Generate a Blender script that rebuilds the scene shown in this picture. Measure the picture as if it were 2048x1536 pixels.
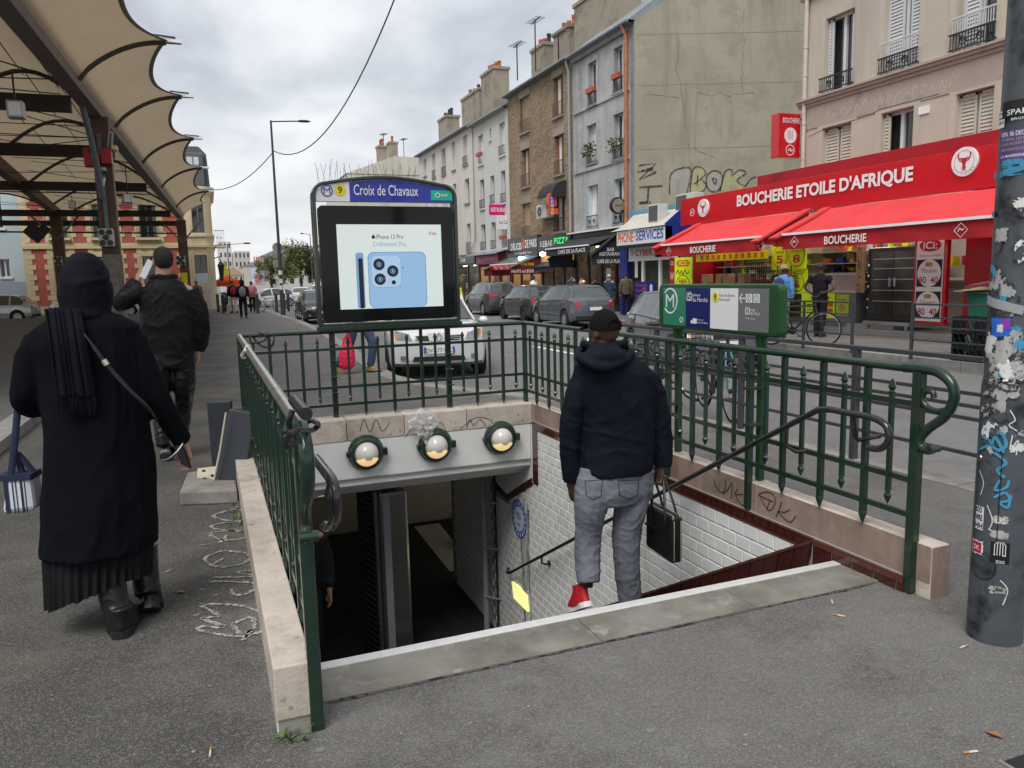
import bpy, bmesh, math, random
from mathutils import Vector, Matrix, noise
random.seed(7)
for o in list(bpy.data.objects): bpy.data.objects.remove(o)
S = bpy.context.scene
COL = S.collection
V = Vector
PI = math.pi
# ------------------------------------------------------------------ camera
FPX = 1540.0
CH = 1.5
YAW, PITCH, ROLL = math.radians(21.45), math.radians(7.85), math.radians(-1.35)
cf = V((math.sin(YAW)*math.cos(PITCH), math.cos(YAW)*math.cos(PITCH), -math.sin(PITCH)))
cr0 = V((math.cos(YAW), -math.sin(YAW), 0)); cu0 = cr0.cross(cf)
cr = cr0*math.cos(ROLL)+cu0*math.sin(ROLL); cu = cu0*math.cos(ROLL)-cr0*math.sin(ROLL)
CP = V((0, 0, CH))
cd = bpy.data.cameras.new('camera'); cam = bpy.data.objects.new('camera', cd); COL.objects.link(cam)
cd.sensor_width = 36; cd.lens = FPX/2048*36; cd.clip_end = 2000; cd.clip_start = 0.05
mw = Matrix((cr, cu, -cf)).transposed().to_4x4(); mw.translation = CP; cam.matrix_world = mw
S.camera = cam
# ------------------------------------------------------------------ sky: pale overcast cloud deck over a nishita sky
SUN_EL, SUN_AZ = math.radians(58), math.radians(225)     # azimuth measured from +y towards +x
W = bpy.data.worlds.new('World'); S.world = W; W.use_nodes = True
wn = W.node_tree.nodes; wl = W.node_tree.links; wn.clear()
wo = wn.new('ShaderNodeOutputWorld'); bg = wn.new('ShaderNodeBackground'); bg.inputs[1].default_value = 0.1
wl.new(bg.outputs[0], wo.inputs[0])
sky = wn.new('ShaderNodeTexSky'); sky.sky_type = 'NISHITA'; sky.sun_disc = False
sky.sun_elevation = SUN_EL; sky.sun_rotation = SUN_AZ; sky.dust_density = 3
tc = wn.new('ShaderNodeTexCoord'); sx = wn.new('ShaderNodeSeparateXYZ'); wl.new(tc.outputs['Generated'], sx.inputs[0])
def wmath(op, a, b=None):
    n = wn.new('ShaderNodeMath'); n.operation = op
    for i, q in enumerate((a, b)):
        if q is None: continue
        if isinstance(q, (int, float)): n.inputs[i].default_value = q
        else: wl.new(q, n.inputs[i])
    return n.outputs[0]
zc = wmath('MAXIMUM', sx.outputs[2], 0.0); zz = wmath('ADD', zc, 0.13)
cx = wn.new('ShaderNodeCombineXYZ')
wl.new(wmath('DIVIDE', sx.outputs[0], zz), cx.inputs[0]); wl.new(wmath('DIVIDE', sx.outputs[1], zz), cx.inputs[1])
def wnoise(scale, detail, off=0):
    n = wn.new('ShaderNodeTexNoise'); n.inputs['Scale'].default_value = scale; n.inputs['Detail'].default_value = detail
    n.inputs['Roughness'].default_value = 0.52; n.inputs['Distortion'].default_value = 0.4
    mp = wn.new('ShaderNodeMapping'); mp.inputs['Location'].default_value = (off, off*.6, 0); mp.inputs['Scale'].default_value = (1, .62, 1)
    wl.new(cx.outputs[0], mp.inputs[0]); wl.new(mp.outputs[0], n.inputs['Vector']); return n.outputs[0]
cn = wmath('ADD', wmath('MULTIPLY', wnoise(1.05, 6, 3.1), .62), wmath('MULTIPLY', wnoise(3.1, 5, 7.7), .38))
rp = wn.new('ShaderNodeValToRGB'); wl.new(cn, rp.inputs[0])
rp.color_ramp.elements[0].position = .40; rp.color_ramp.elements[0].color = (2.25, 2.48, 2.82, 1)
rp.color_ramp.elements[1].position = .62; rp.color_ramp.elements[1].color = (4.9, 5.0, 5.1, 1)
e = rp.color_ramp.elements.new(.51); e.color = (3.5, 3.68, 3.95, 1)
hz = wn.new('ShaderNodeMix'); hz.data_type = 'RGBA'
wl.new(wmath('POWER', wmath('SUBTRACT', 1.0, zc), 5.0), hz.inputs[0])
wl.new(rp.outputs[0], hz.inputs[6]); hz.inputs[7].default_value = (4.9, 4.95, 5.0, 1)
mx = wn.new('ShaderNodeMix'); mx.data_type = 'RGBA'; mx.inputs[0].default_value = .92
wl.new(sky.outputs[0], mx.inputs[6]); wl.new(hz.outputs[2], mx.inputs[7]); wl.new(mx.outputs[2], bg.inputs[0])
# ------------------------------------------------------------------ sun: bright part of the overcast
sd = bpy.data.lights.new('sun', 'SUN'); sd.energy = 1.5; sd.angle = math.radians(34); sd.color = (1, .97, .93)
so = bpy.data.objects.new('sun', sd); COL.objects.link(so)
sdir = V((math.sin(SUN_AZ)*math.cos(SUN_EL), math.cos(SUN_AZ)*math.cos(SUN_EL), math.sin(SUN_EL)))
so.rotation_euler = sdir.to_track_quat('Z', 'Y').to_euler()
S.view_settings.view_transform = 'Standard'; S.view_settings.look = 'None'
S.view_settings.exposure = 1.0; S.view_settings.gamma = 1; S.view_settings.use_curve_mapping = False
S.render.engine = 'CYCLES'
# ------------------------------------------------------------------ measuring helpers: a sight line cut by a real plane
def _ray(x, y): return (cf*FPX+cr*(x-1024)+cu*(768-y)).normalized()
def PY(x, y, Y): d = _ray(x, y); return CP+d*(Y/d.y)
def PXX(x, y, X): d = _ray(x, y); return CP+d*(X/d.x)
def PG(x, y, z=0.0): d = _ray(x, y); return CP+d*((z-CH)/d.z)
# ------------------------------------------------------------------ mesh helpers
class Fr:
    """a plane in the place: origin, right, up; n points towards the viewer's side"""
    def __init__(s, o, ux, uy=(0, 0, 1)):
        s.o = V(o); s.ux = V(ux).normalized(); s.uy = V(uy).normalized(); s.n = s.ux.cross(s.uy)
    def __call__(s, u, v, w=0.0): return s.o+s.ux*u+s.uy*v+s.n*w
    def at(s, u, v, w=0.0): return Fr(s(u, v, w), s.ux, s.uy)
class MB:
    def __init__(s): s.v = []; s.f = []; s.m = []; s.sm = []
    def add(s, vs, fs, mi=0, smooth=False):
        b = len(s.v); s.v += [V(p) for p in vs]
        for f in fs: s.f.append([b+i for i in f]); s.m.append(mi); s.sm.append(smooth)
        return s
    def hexa(s, p, mi=0):
        return s.add(p, [(0, 3, 2, 1), (4, 5, 6, 7), (0, 1, 5, 4), (1, 2, 6, 5), (2, 3, 7, 6), (3, 0, 4, 7)], mi)
    def box(s, x0, x1, y0, y1, z0, z1, mi=0):
        return s.hexa([(x0, y0, z0), (x1, y0, z0), (x1, y1, z0), (x0, y1, z0), (x0, y0, z1), (x1, y0, z1), (x1, y1, z1), (x0, y1, z1)], mi)
    def fbox(s, fr, u0, u1, v0, v1, w0, w1, mi=0):
        return s.hexa([fr(u0, v0, w0), fr(u1, v0, w0), fr(u1, v1, w0), fr(u0, v1, w0), fr(u0, v0, w1), fr(u1, v0, w1), fr(u1, v1, w1), fr(u0, v1, w1)], mi)
    def bar(s, a, b, wx, wy, up=(0, 0, 1), mi=0):
        a, b = V(a), V(b); d = (b-a).normalized(); up = V(up)
        if abs(d.dot(up)) > .98: up = V((0, 1, 0))
        x = d.cross(up).normalized(); y = x.cross(d)
        q = [x*sx_*wx/2+y*sy_*wy/2 for sx_, sy_ in ((-1, -1), (1, -1), (1, 1), (-1, 1))]
        return s.hexa([a+k for k in q]+[b+k for k in q], mi)
    def quad(s, a, b, c, d, mi=0): return s.add([a, b, c, d], [(0, 1, 2, 3)], mi)
    def loft(s, rings, closed=True, cap=True, mi=0, smooth=True):
        n = len(rings[0]); vs = [p for r in rings for p in r]; fs = []
        for i in range(len(rings)-1):
            for j in range(n if closed else n-1):
                k = (j+1) % n; fs.append((i*n+j, i*n+k, (i+1)*n+k, (i+1)*n+j))
        s.add(vs, fs, mi, smooth)
        if cap and closed:
            s.add(rings[0], [tuple(range(n))[::-1]], mi); s.add(rings[-1], [tuple(range(n))], mi)
        return s
    def tube(s, pts, r, n=8, cap=True, mi=0, loop=False, flat=1.0, upv=None):
        pts = [V(p) for p in pts]; m = len(pts); rr = r if isinstance(r, (list, tuple)) else [r]*m
        rings = []; ref = V(upv) if upv is not None else None
        for i, p in enumerate(pts):
            a = pts[(i-1) % m] if (loop or i > 0) else p; b = pts[(i+1) % m] if (loop or i < m-1) else p
            d = (b-a).normalized() if (b-a).length > 1e-9 else V((0, 0, 1))
            if ref is None: ref = V((0, 0, 1)) if abs(d.z) < .9 else V((0, 1, 0))
            x = d.cross(ref)
            if x.length < 1e-4: x = d.cross(V((.3, .8, .5)))
            x.normalize(); y = x.cross(d).normalized()
            if upv is None: ref = y
            rings.append([p+(x*math.cos(2*PI*k/n)+y*math.sin(2*PI*k/n)*flat)*rr[i] for k in range(n)])
        if loop: rings.append(rings[0])
        return s.loft(rings, True, cap and not loop, mi, True)
    def lathe(s, o, ax, prof, n=16, mi=0, smooth=True):
        o = V(o); ax = V(ax).normalized(); t = V((0, 0, 1)) if abs(ax.z) < .9 else V((1, 0, 0))
        x = ax.cross(t).normalized(); y = ax.cross(x)
        rings = [[o+ax*h+(x*math.cos(2*PI*k/n)+y*math.sin(2*PI*k/n))*max(r, 1e-4) for k in range(n)] for r, h in prof]
        return s.loft(rings, True, True, mi, smooth)
    def prism(s, fr, poly, w0, w1, mi=0):
        n = len(poly); a = [fr(u, v, w0) for u, v in poly]; b = [fr(u, v, w1) for u, v in poly]
        return s.add(a+b, [tuple(range(n))[::-1], tuple(range(n, 2*n))]+[(i, (i+1) % n, n+(i+1) % n, n+i) for i in range(n)], mi)
    def disc(s, fr, u, v, r, w0, w1, n=28, mi=0):
        return s.prism(fr, [(u+r*math.cos(2*PI*k/n), v+r*math.sin(2*PI*k/n)) for k in range(n)], w0, w1, mi)
    def ring(s, fr, u, v, r0, r1, w0, w1, n=32, mi=0, a0=0, a1=2*PI):
        c = [(a0+(a1-a0)*k/n) for k in range(n+1)]
        rr = [[fr(u+r*math.cos(a), v+r*math.sin(a), w) for r, w in ((r0, w0), (r1, w0), (r1, w1), (r0, w1))] for a in c]
        return s.loft(rings=rr, closed=True, cap=(a1-a0 < 6.28), mi=mi, smooth=False)
    def stroke(s, fr, pts, wd, w0=0.003, mi=0, jit=0, closed=False):
        """a painted or scratched line lying on a plane"""
        P = [V((p[0], p[1])) for p in pts]; L = []; R_ = []; n = len(P)
        for i, p in enumerate(P):
            d = (P[min(i+1, n-1)]-P[max(i-1, 0)])
            if d.length < 1e-9: d = V((1, 0))
            d.normalize(); q = V((-d.y, d.x))*wd*.5*(1+random.uniform(-jit, jit)); L.append(p+q); R_.append(p-q)
        return s.add([fr(p.x, p.y, w0) for p in L+R_], [(i+1, i, n+i, n+i+1) for i in range(n-1)], mi)
    def walls(s, fr, w, h, holes, reveal=.2, mi=0, mr=None, u0=0, v0=0):
        """a wall sheet with real openings and their reveals"""
        us = sorted({u0, w}|{x for q in holes for x in q[:2]}); vs = sorted({v0, h}|{x for q in holes for x in q[2:4]})
        us = [x for x in us if u0-1e-6 <= x <= w+1e-6]; vs = [x for x in vs if v0-1e-6 <= x <= h+1e-6]
        for i in range(len(us)-1):
            for j in range(len(vs)-1):
                a, b = (us[i]+us[i+1])/2, (vs[j]+vs[j+1])/2
                if any(q[0] < a < q[1] and q[2] < b < q[3] for q in holes): continue
                s.quad(fr(us[i], vs[j]), fr(us[i+1], vs[j]), fr(us[i+1], vs[j+1]), fr(us[i], vs[j+1]), mi)
        mr = mi if mr is None else mr
        for a, b, c, d in [q[:4] for q in holes]:
            for p, q in (((a, c), (b, c)), ((b, c), (b, d)), ((b, d), (a, d)), ((a, d), (a, c))):
                s.quad(fr(p[0], p[1]), fr(q[0], q[1]), fr(q[0], q[1], -reveal), fr(p[0], p[1], -reveal), mr)
        return s
    def build(s, name, mat, parent=None, bevel=0, smooth=None, **tags):
        o = mkobj(name, s.mesh(name, mat, parent, smooth), parent, bevel)
        return tag(o, **tags) if tags else o
    def mesh(s, name, mat, parent=None, smooth=None, org=None):
        og = V(org) if org is not None else origin_of(parent)
        me = bpy.data.meshes.new(name); me.from_pydata([p-og for p in s.v], [], s.f)
        for m_ in (mat if isinstance(mat, (list, tuple)) else [mat]): me.materials.append(m_)
        if max(s.m, default=0) > 0: me.polygons.foreach_set('material_index', s.m)
        sm = s.sm if smooth is None else [bool(smooth)]*len(s.f)
        if any(sm):
            me.polygons.foreach_set('use_smooth', sm)
            me.set_sharp_from_angle(angle=math.radians(42 if smooth is None else 180 if smooth is True else 50))
        me.update(); return me
ORG = {}
def origin_of(p):
    while p is not None:
        if p.name in ORG: return ORG[p.name]
        p = p.parent
    return V((0, 0, 0))
def mkobj(name, me, parent=None, bevel=0):
    o = bpy.data.objects.new(name, me); COL.objects.link(o)
    if parent is not None: o.parent = parent
    if bevel:
        m = o.modifiers.new('bevel', 'BEVEL'); m.width = bevel; m.segments = 2; m.limit_method = 'ANGLE'; m.angle_limit = math.radians(40)
    return o
def tag(o, label=None, cat=None, group=None, kind=None):
    if label: o['label'] = label
    if cat: o['category'] = cat
    if group: o['group'] = group
    if kind: o['kind'] = kind
    return o
def thing(name, label, cat, loc=(0, 0, 0), group=None, rz=0):
    o = bpy.data.objects.new(name, None); COL.objects.link(o); o.location = loc; o.rotation_euler.z = rz
    o.empty_display_size = .2
    ORG[o.name] = V(loc) if rz == 0 else V((0, 0, 0)); return tag(o, label, cat, group)
def local_thing(name, label, cat, loc, rz, group=None):
    """parts are built in the thing's own coordinates"""
    o = thing(name, label, cat, loc, group); o.rotation_euler.z = rz; ORG[o.name] = V((0, 0, 0)); return o
def piece(name, me, loc, parent):
    o = bpy.data.objects.new(name, me); COL.objects.link(o); o.parent = parent; o.location = V(loc)-origin_of(parent); return o
def copy_tree(o, parent=None):
    c = o.copy(); COL.objects.link(c); c.parent = parent
    for ch in list(o.children): copy_tree(ch, c)
    return c
# ------------------------------------------------------------------ lettering
_tc = {}
def _text(st, bold, extr=0.0):
    k = (st, bold)
    if k not in _tc:
        c = bpy.data.curves.new('t', 'FONT'); c.body = st; c.offset = bold; c.resolution_u = 3; c.size = 1
        ob = bpy.data.objects.new('t', c); me = ob.to_mesh()
        vs = [V((p.co.x, p.co.y)) for p in me.vertices]; fs = [tuple(q.vertices) for q in me.polygons]
        ob.to_mesh_clear(); bpy.data.objects.remove(ob); bpy.data.curves.remove(c); _tc[k] = (vs, fs)
    return _tc[k]
def text_into(mb, fr, st, u0, u1, v0, v1, w=.004, bold=.012, mi=0, shear=0, keep=False):
    vs, fs = _text(st, bold)
    if not vs: return mb
    x0, x1 = min(p.x for p in vs), max(p.x for p in vs); y0, y1 = min(p.y for p in vs), max(p.y for p in vs)
    if keep: u1 = u0+(x1-x0)*(v1-v0)/(y1-y0)
    out = []
    for p in vs:
        a, b = (p.x-x0)/(x1-x0), (p.y-y0)/(y1-y0); out.append(fr(u0+(u1-u0)*a+shear*(b-.5)*(v1-v0), v0+(v1-v0)*b, w))
    return mb.add(out, fs, mi)
def lettering(parent, fr, st, u0, u1, v0, v1, mat, w=.004, bold=.012, shear=0, name='lettering'):
    return text_into(MB(), fr, st, u0, u1, v0, v1, w, bold, 0, shear).build(name, mat, parent)
# ------------------------------------------------------------------ materials (all procedural)
MT = {}
def M(name, col, rough=.6, metal=0.0, var=.12, vs=6.0, bump=0.0, bs=80.0, spec=.4, rnd=0.0, emit=0.0, ecol=None, dirt=None, dsc=1.5, dth=(.5, .7), coat=0.0, streak=False, alpha=None, dirt2=None, d2sc=8, d2th=(.55, .65), rvar=0.0, trans=0.0, sheen=0.0):
    m = bpy.data.materials.new(name); m.use_nodes = True; nt = m.node_tree; N = nt.nodes; L = nt.links
    b = N['Principled BSDF']; b.inputs['Roughness'].default_value = rough; b.inputs['Metallic'].default_value = metal
    b.inputs['Specular IOR Level'].default_value = spec
    if coat: b.inputs['Coat Weight'].default_value = coat; b.inputs['Coat Roughness'].default_value = .05
    if sheen: b.inputs['Sheen Weight'].default_value = sheen
    geo = N.new('ShaderNodeNewGeometry'); pos = geo.outputs['Position']
    if streak:
        mp = N.new('ShaderNodeMapping'); mp.inputs['Scale'].default_value = (1, 1, .13); L.new(pos, mp.inputs[0]); spos = mp.outputs[0]
    else: spos = pos
    def nz(sc, det=6, src=None, rgh=.6):
        n = N.new('ShaderNodeTexNoise'); n.inputs['Scale'].default_value = sc; n.inputs['Detail'].default_value = det
        n.inputs['Roughness'].default_value = rgh; L.new(src or pos, n.inputs['Vector']); return n.outputs[0]
    def mixc(fac, a, c2):
        x = N.new('ShaderNodeMix'); x.data_type = 'RGBA'
        for k, q in ((0, fac), (6, a), (7, c2)):
            if isinstance(q, (int, float)): x.inputs[k].default_value = q
            elif isinstance(q, tuple): x.inputs[k].default_value = (*q, 1)
            else: L.new(q, x.inputs[k])
        return x.outputs[2]
    def rampf(src, lo, hi):
        r = N.new('ShaderNodeMapRange'); r.inputs[1].default_value = lo; r.inputs[2].default_value = hi; r.clamp = True; L.new(src, r.inputs[0]); return r.outputs[0]
    c = tuple(col)
    n1 = nz(vs)
    cc = mixc(rampf(n1, .3, .7), tuple(x*(1-var) for x in c), tuple(min(1, x*(1+var)) for x in c)) if var else c
    if rnd:
        oi = N.new('ShaderNodeObjectInfo'); hs = N.new('ShaderNodeHueSaturation')
        r = N.new('ShaderNodeMapRange'); r.inputs[3].default_value = 1-rnd; r.inputs[4].default_value = 1+rnd; L.new(oi.outputs['Random'], r.inputs[0])
        L.new(r.outputs[0], hs.inputs['Value'])
        if isinstance(cc, tuple): hs.inputs['Color'].default_value = (*cc, 1)
        else: L.new(cc, hs.inputs['Color'])
        cc = hs.outputs[0]
    if dirt: cc = mixc(rampf(nz(dsc, 8, spos, .65), *dth), cc, tuple(dirt))
    if dirt2: cc = mixc(rampf(nz(d2sc, 8, None, .7), *d2th), cc, tuple(dirt2))
    if isinstance(cc, tuple): b.inputs['Base Color'].default_value = (*cc, 1)
    else: L.new(cc, b.inputs['Base Color'])
    if rvar: L.new(rampf(nz(vs*1.7), .3-rvar, .7+rvar) , b.inputs['Roughness']) if False else None
    if bump:
        bp = N.new('ShaderNodeBump'); bp.inputs['Strength'].default_value = 1; bp.inputs['Distance'].default_value = bump
        L.new(nz(bs, 5), bp.inputs['Height']); L.new(bp.outputs[0], b.inputs['Normal'])
    if emit:
        b.inputs['Emission Strength'].default_value = emit; b.inputs['Emission Color'].default_value = (*(ecol or c), 1)
    if alpha is not None: b.inputs['Alpha'].default_value = alpha
    if trans: b.inputs['Transmission Weight'].default_value = trans
    MT[name] = m; return m
def R2(h):
    h = h.lstrip('#'); return tuple(((int(h[i:i+2], 16)/255+.055)/1.055)**2.4 if int(h[i:i+2], 16) > 10 else int(h[i:i+2], 16)/255/12.92 for i in (0, 2, 4))
M('asphalt', (.15, .147, .14), .9, var=.25, vs=.9, spec=.25)
M('road_asphalt', (.17, .169, .165), .9, var=.15, vs=.8, spec=.25)
M('hall_floor', (.11, .107, .1), .9, var=.2, vs=.6, spec=.25)
M('kerb_stone', (.25, .24, .225), .8, var=.18, vs=5, bump=.003, bs=90, dirt=(.16, .15, .14), dsc=2)
M('parapet_stone', (.52, .455, .39), .75, var=.14, vs=7, bump=.002, bs=70, rnd=.09, dirt=(.27, .22, .18), dsc=3.2, dth=(.5, .72), dirt2=(.2, .165, .14), d2sc=16, d2th=(.58, .68))
M('parapet_inner', (.3, .22, .18), .55, var=.25, vs=6, bump=.0015, bs=60, dirt=(.17, .115, .09), dsc=3, dth=(.45, .7), streak=True, dirt2=(.34, .28, .23), d2sc=9, d2th=(.6, .7))
M('step_stone', (.2, .19, .165), .75, var=.28, vs=3, bump=.001, bs=120, dirt=(.12, .11, .09), dsc=2.6, dth=(.45, .66), dirt2=(.28, .27, .24), d2sc=7, d2th=(.56, .68))
M('nosing', (.62, .62, .6), .45, .2, var=.08, vs=20, bump=.001, bs=220)
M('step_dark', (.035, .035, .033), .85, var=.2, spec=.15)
M('green_iron', R2('1a3126'), .28, var=.16, vs=14, coat=.3, spec=.5, dirt=(.03, .028, .022), dsc=5, dth=(.6, .75), dirt2=(.12, .15, .13), d2sc=45, d2th=(.68, .74), bump=.0006, bs=60)
M('green_worn', R2('1c352a'), .25, var=.16, vs=14, coat=.3, dirt=(.085, .03, .02), dsc=6, dth=(.5, .62), dirt2=(.35, .35, .34), d2sc=8, d2th=(.62, .7))
M('steel_rail', (.45, .44, .4), .3, .85, var=.2, vs=9, dirt=(.06, .09, .07), dsc=9, dth=(.58, .68))
M('green_sign', R2('1c4420'), .35, var=.08, vs=8, coat=.25)
M('black_rail', (.02, .02, .022), .22, var=.2, coat=.5)
M('white_plaster', (.72, .72, .70), .7, var=.06, vs=5, bump=.003, bs=14, dirt=(.4, .39, .36), dsc=2.4, dth=(.58, .8), streak=True)
M('grout', (.27, .265, .25), .9, var=.1)
M('white_tile', (.76, .77, .76), .12, var=.05, vs=3, coat=.4, rnd=.05, dirt=(.5, .49, .43), dsc=1.8, dth=(.58, .8), streak=True)
M('dim_tile', (.42, .36, .27), .18, var=.08, vs=3, coat=.3, rnd=.08)  # the passage's dim warm light is put into this tile colour
M('brown_tile', (.05, .012, .009), .15, var=.2, vs=9, coat=.5, rnd=.12)
M('brown_relief', (.1, .032, .018), .2, var=.2, vs=9, coat=.5)
M('lamp_glass', (.62, .6, .55), .12, var=.05, coat=.4)
M('lamp_glow', (1, .75, .35), .3, var=0, emit=.33, ecol=(1, .7, .34))
M('yellow_glow', (.9, .85, .2), .3, var=0, emit=.4, ecol=(.95, .95, .4))
M('stainless', (.42, .42, .41), .28, .9, var=.1, vs=4)
M('dark_metal', (.03, .031, .033), .4, .3, var=.15)
M('street_grey', R2('3a3d42'), .45, var=.12, vs=9, dirt=(.03, .03, .03), dsc=6, dth=(.6, .75))
M('black_plastic', (.018, .018, .02), .35, var=.1)
M('tactile', (.5, .46, .34), .6, var=.1, emit=0)
M('blue_sticker', (.02, .16, .5), .35, var=.06)
M('white_paint', (.78, .78, .77), .5, var=.04)
M('cream_paint', (.66, .56, .33), .6, var=.05)
M('sign_white', (.72, .73, .73), .3, var=.02, coat=.2)
M('sign_blue', R2('27309a'), .3, var=.03, coat=.3)
M('sign_navy', R2('0a1560'), .35, var=.04, coat=.2)
M('sign_yellow', R2('e0cf1c'), .35, var=.03)
M('sign_black', (.012, .012, .013), .4, var=.1)
M('sign_teal', R2('1fae8c'), .35, var=.03)
M('sign_green', R2('2a7a5c'), .35, var=.04, coat=.2)
M('sign_grey', R2('6a6c6c'), .35, var=.03, coat=.2)
M('sign_frame', R2('26302a'), .22, var=.08, coat=.5)
M('screen_bezel', (.008, .009, .01), .08, var=.05, coat=.0, spec=.25)
def flat_emit(name, c, k): return M(name, tuple(x*.1 for x in c), .3, var=0, emit=k, ecol=c)
flat_emit('screen_lit', R2('ccd6d3'), .5); flat_emit('screen_blue', R2('8fb4d8'), .48); flat_emit('screen_blue2', R2('7299c4'), .48)
flat_emit('screen_dark', R2('20242c'), .4); flat_emit('screen_red', R2('c03440'), .5); flat_emit('screen_pale', R2('a9c6e2'), .46)
M('rust_stain', (.24, .17, .09), .4, var=.3, vs=9, dirt=(.6, .6, .57), dsc=11, dth=(.47, .56), streak=True); M('glass', (.02, .023, .026), .04, var=.1, spec=.7, coat=.2)
M('car_glass', (.035, .045, .045), .03, var=0, spec=.8, coat=.5)
M('shop_glass', (.03, .03, .03), .05, var=0, spec=.5, alpha=.3)
M('window_white', (.62, .63, .64), .45, var=.06)
M('window_wood', (.25, .1, .045), .5, var=.2)
M('shutter_cream', (.52, .48, .4), .6, var=.08)
M('shutter_grey', (.55, .56, .57), .6, var=.06)
M('shutter_brown', (.42, .3, .19), .6, var=.12)
M('wall_white', (.56, .55, .52), .85, var=.06, vs=1.2, bump=.004, bs=20, dirt=(.4, .39, .36), dsc=.6, dth=(.52, .8), streak=True)
M('wall_cream', (.6, .575, .51), .85, var=.06, vs=1.2, bump=.004, bs=20, dirt=(.44, .41, .35), dsc=.6, dth=(.52, .8), streak=True)
M('wall_grey', (.4, .4, .395), .85, var=.16, vs=1.1, bump=.006, bs=18, dirt=(.22, .22, .215), dsc=1.1, dth=(.5, .76), streak=True, dirt2=(.5, .5, .49), d2sc=3, d2th=(.55, .7))
M('wall_olive', (.335, .315, .245), .88, var=.1, vs=.5, bump=.004, bs=14, dirt=(.16, .15, .125), dsc=.75, dth=(.52, .7), streak=True, dirt2=(.285, .268, .21), d2sc=1.3, d2th=(.5, .62))
M('wall_beige', (.5, .44, .365), .85, var=.07, vs=.9, bump=.003, bs=20, dirt=(.36, .32, .28), dsc=.9, dth=(.52, .78), streak=True)
M('band_beige', (.4, .34, .285), .85, var=.1, vs=1.5, dirt=(.22, .19, .165), dsc=1.5, dth=(.55, .75))
M('slate', (.16, .18, .2), .6, var=.2, vs=4)
M('zinc', (.27, .31, .34), .45, .3, var=.12)
M('chimney', (.31, .27, .21), .85, var=.15, vs=3, dirt=(.15, .13, .11), dsc=1.5, bump=.01, bs=15)
M('terracotta', (.42, .1, .05), .7, var=.2)
M('copper_pipe', (.42, .17, .08), .5, .1, var=.25, vs=5, dirt=(.25, .03, .03), dsc=1.2, dth=(.58, .66))
M('pipe_grey', (.3, .32, .35), .5, var=.1); M('pipe_cream', (.55, .5, .42), .5, var=.1)
M('iron_black', (.02, .02, .022), .5, var=.2); M('iron_rust', (.14, .085, .06), .6, var=.2)
M('red_panel', R2('c00d1f'), .22, var=.06, vs=2, coat=.4)
M('red_dark', R2('a30c1b'), .35, var=.08, vs=2)
M('red_awning', R2('d23c40'), .85, var=.14, vs=1.2, bump=.003, bs=6, dirt=(.5, .07, .07), dsc=2, dth=(.5, .75))  # faded cloth, lightened further by sky reflection put into the red
M('red_hem', R2('a51a22'), .8, var=.12, vs=2)
M('burgundy', (.12, .012, .016), .7, var=.15); M('pink_panel', R2('b01a60'), .4, var=.06); M('magenta', R2('d01a80'), .4, var=.04)
M('black_awning', (.028, .03, .035), .75, var=.15, vs=2); M('black_panel', (.012, .012, .013), .3, var=.1, coat=.2)
M('awning_olive', (.13, .125, .1), .8, var=.15); M('tarp', (.5, .48, .43), .7, var=.12, vs=2); M('blue_panel', R2('1d2f86'), .5, var=.08)
M('blue_worn', R2('5e93b3'), .6, var=.15); M('orange_ink', R2('e0652c'), .5, var=.03); M('blue_ink', R2('2d4bb0'), .5, var=.03); M('green_neon', R2('19d050'), .4, var=0, emit=.45, ecol=(.05, .8, .25))
M('fluo_yellow', R2('d6f010'), .5, var=.05); M('ink_red', R2('b41c28'), .5, var=.05); M('ink_black', (.015, .015, .016), .5, var=.05)
M('joint_line', (.27, .25, .19), .9, var=.1); M('aircon', (.55, .55, .52), .5, var=.06); M('aircon_grille', (.09, .09, .095), .6, var=.1)
M('shop_inside', (.2, .15, .1), .8, var=.6, vs=2.5); M('shop_warm', (.35, .2, .08), .7, var=.5, vs=3, emit=.12, ecol=(.9, .55, .2)); M('lamp_white', (1, .97, .9), .3, var=0, emit=7, ecol=(1, .95, .85))  # shop_warm surfaces glow faintly in place of warm lamplight inside the shops
M('checker_plate', (.36, .36, .35), .4, .6, var=.2, vs=20, bump=.004, bs=30)
M('meat_red', (.5, .1, .04), .4, var=.4, vs=10); M('bread', (.45, .25, .08), .6, var=.3, vs=12); M('rotisserie', (.06, .05, .042), .15, .4, var=.5, vs=3)
M('bin_green', R2('22604e'), .5, var=.08); M('bin_lid', (.12, .03, .04), .5, var=.1); M('cardboard', (.38, .27, .16), .8, var=.1); M('crate_black', (.01, .01, .011), .6, var=.1)
M('leaf', (.07, .105, .03), .6, var=.35, vs=3); M('leaf_dark', (.04, .075, .03), .6, var=.3, vs=2, rnd=.25); M('leaf_yellow', (.16, .16, .035), .6, var=.3, vs=2, rnd=.2); M('bark', (.09, .07, .05), .9, var=.25)
M('glulam', (.115, .055, .038), .55, var=.25, vs=3, bump=.002, bs=30, dirt=(.05, .03, .024), dsc=2.5, dth=(.5, .7)); M('glulam_worn', (.19, .165, .14), .8, var=.3, vs=6, bump=.004, bs=25, dirt=(.07, .055, .045), dsc=4, dth=(.5, .62), streak=True)
M('beam_grey', (.16, .13, .115), .6, var=.15, vs=2); M('beam_dark', (.03, .022, .018), .6, var=.2)
m_ = M('canvas', (.52, .44, .33), .8, var=.06, vs=.8, bump=.03, bs=2.2, spec=.15, dirt=(.4, .34, .25), dsc=.5, dth=(.5, .8)); 
M('canvas_edge', (.24, .215, .19), .7, var=.1); M('rib_metal', (.07, .066, .062), .5, .4, var=.1); M('alu', (.36, .37, .38), .35, .7, var=.06); M('red_box', (.38, .02, .03), .4, var=.1); M('conduit', (.12, .16, .17), .5, .2, var=.1)
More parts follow.
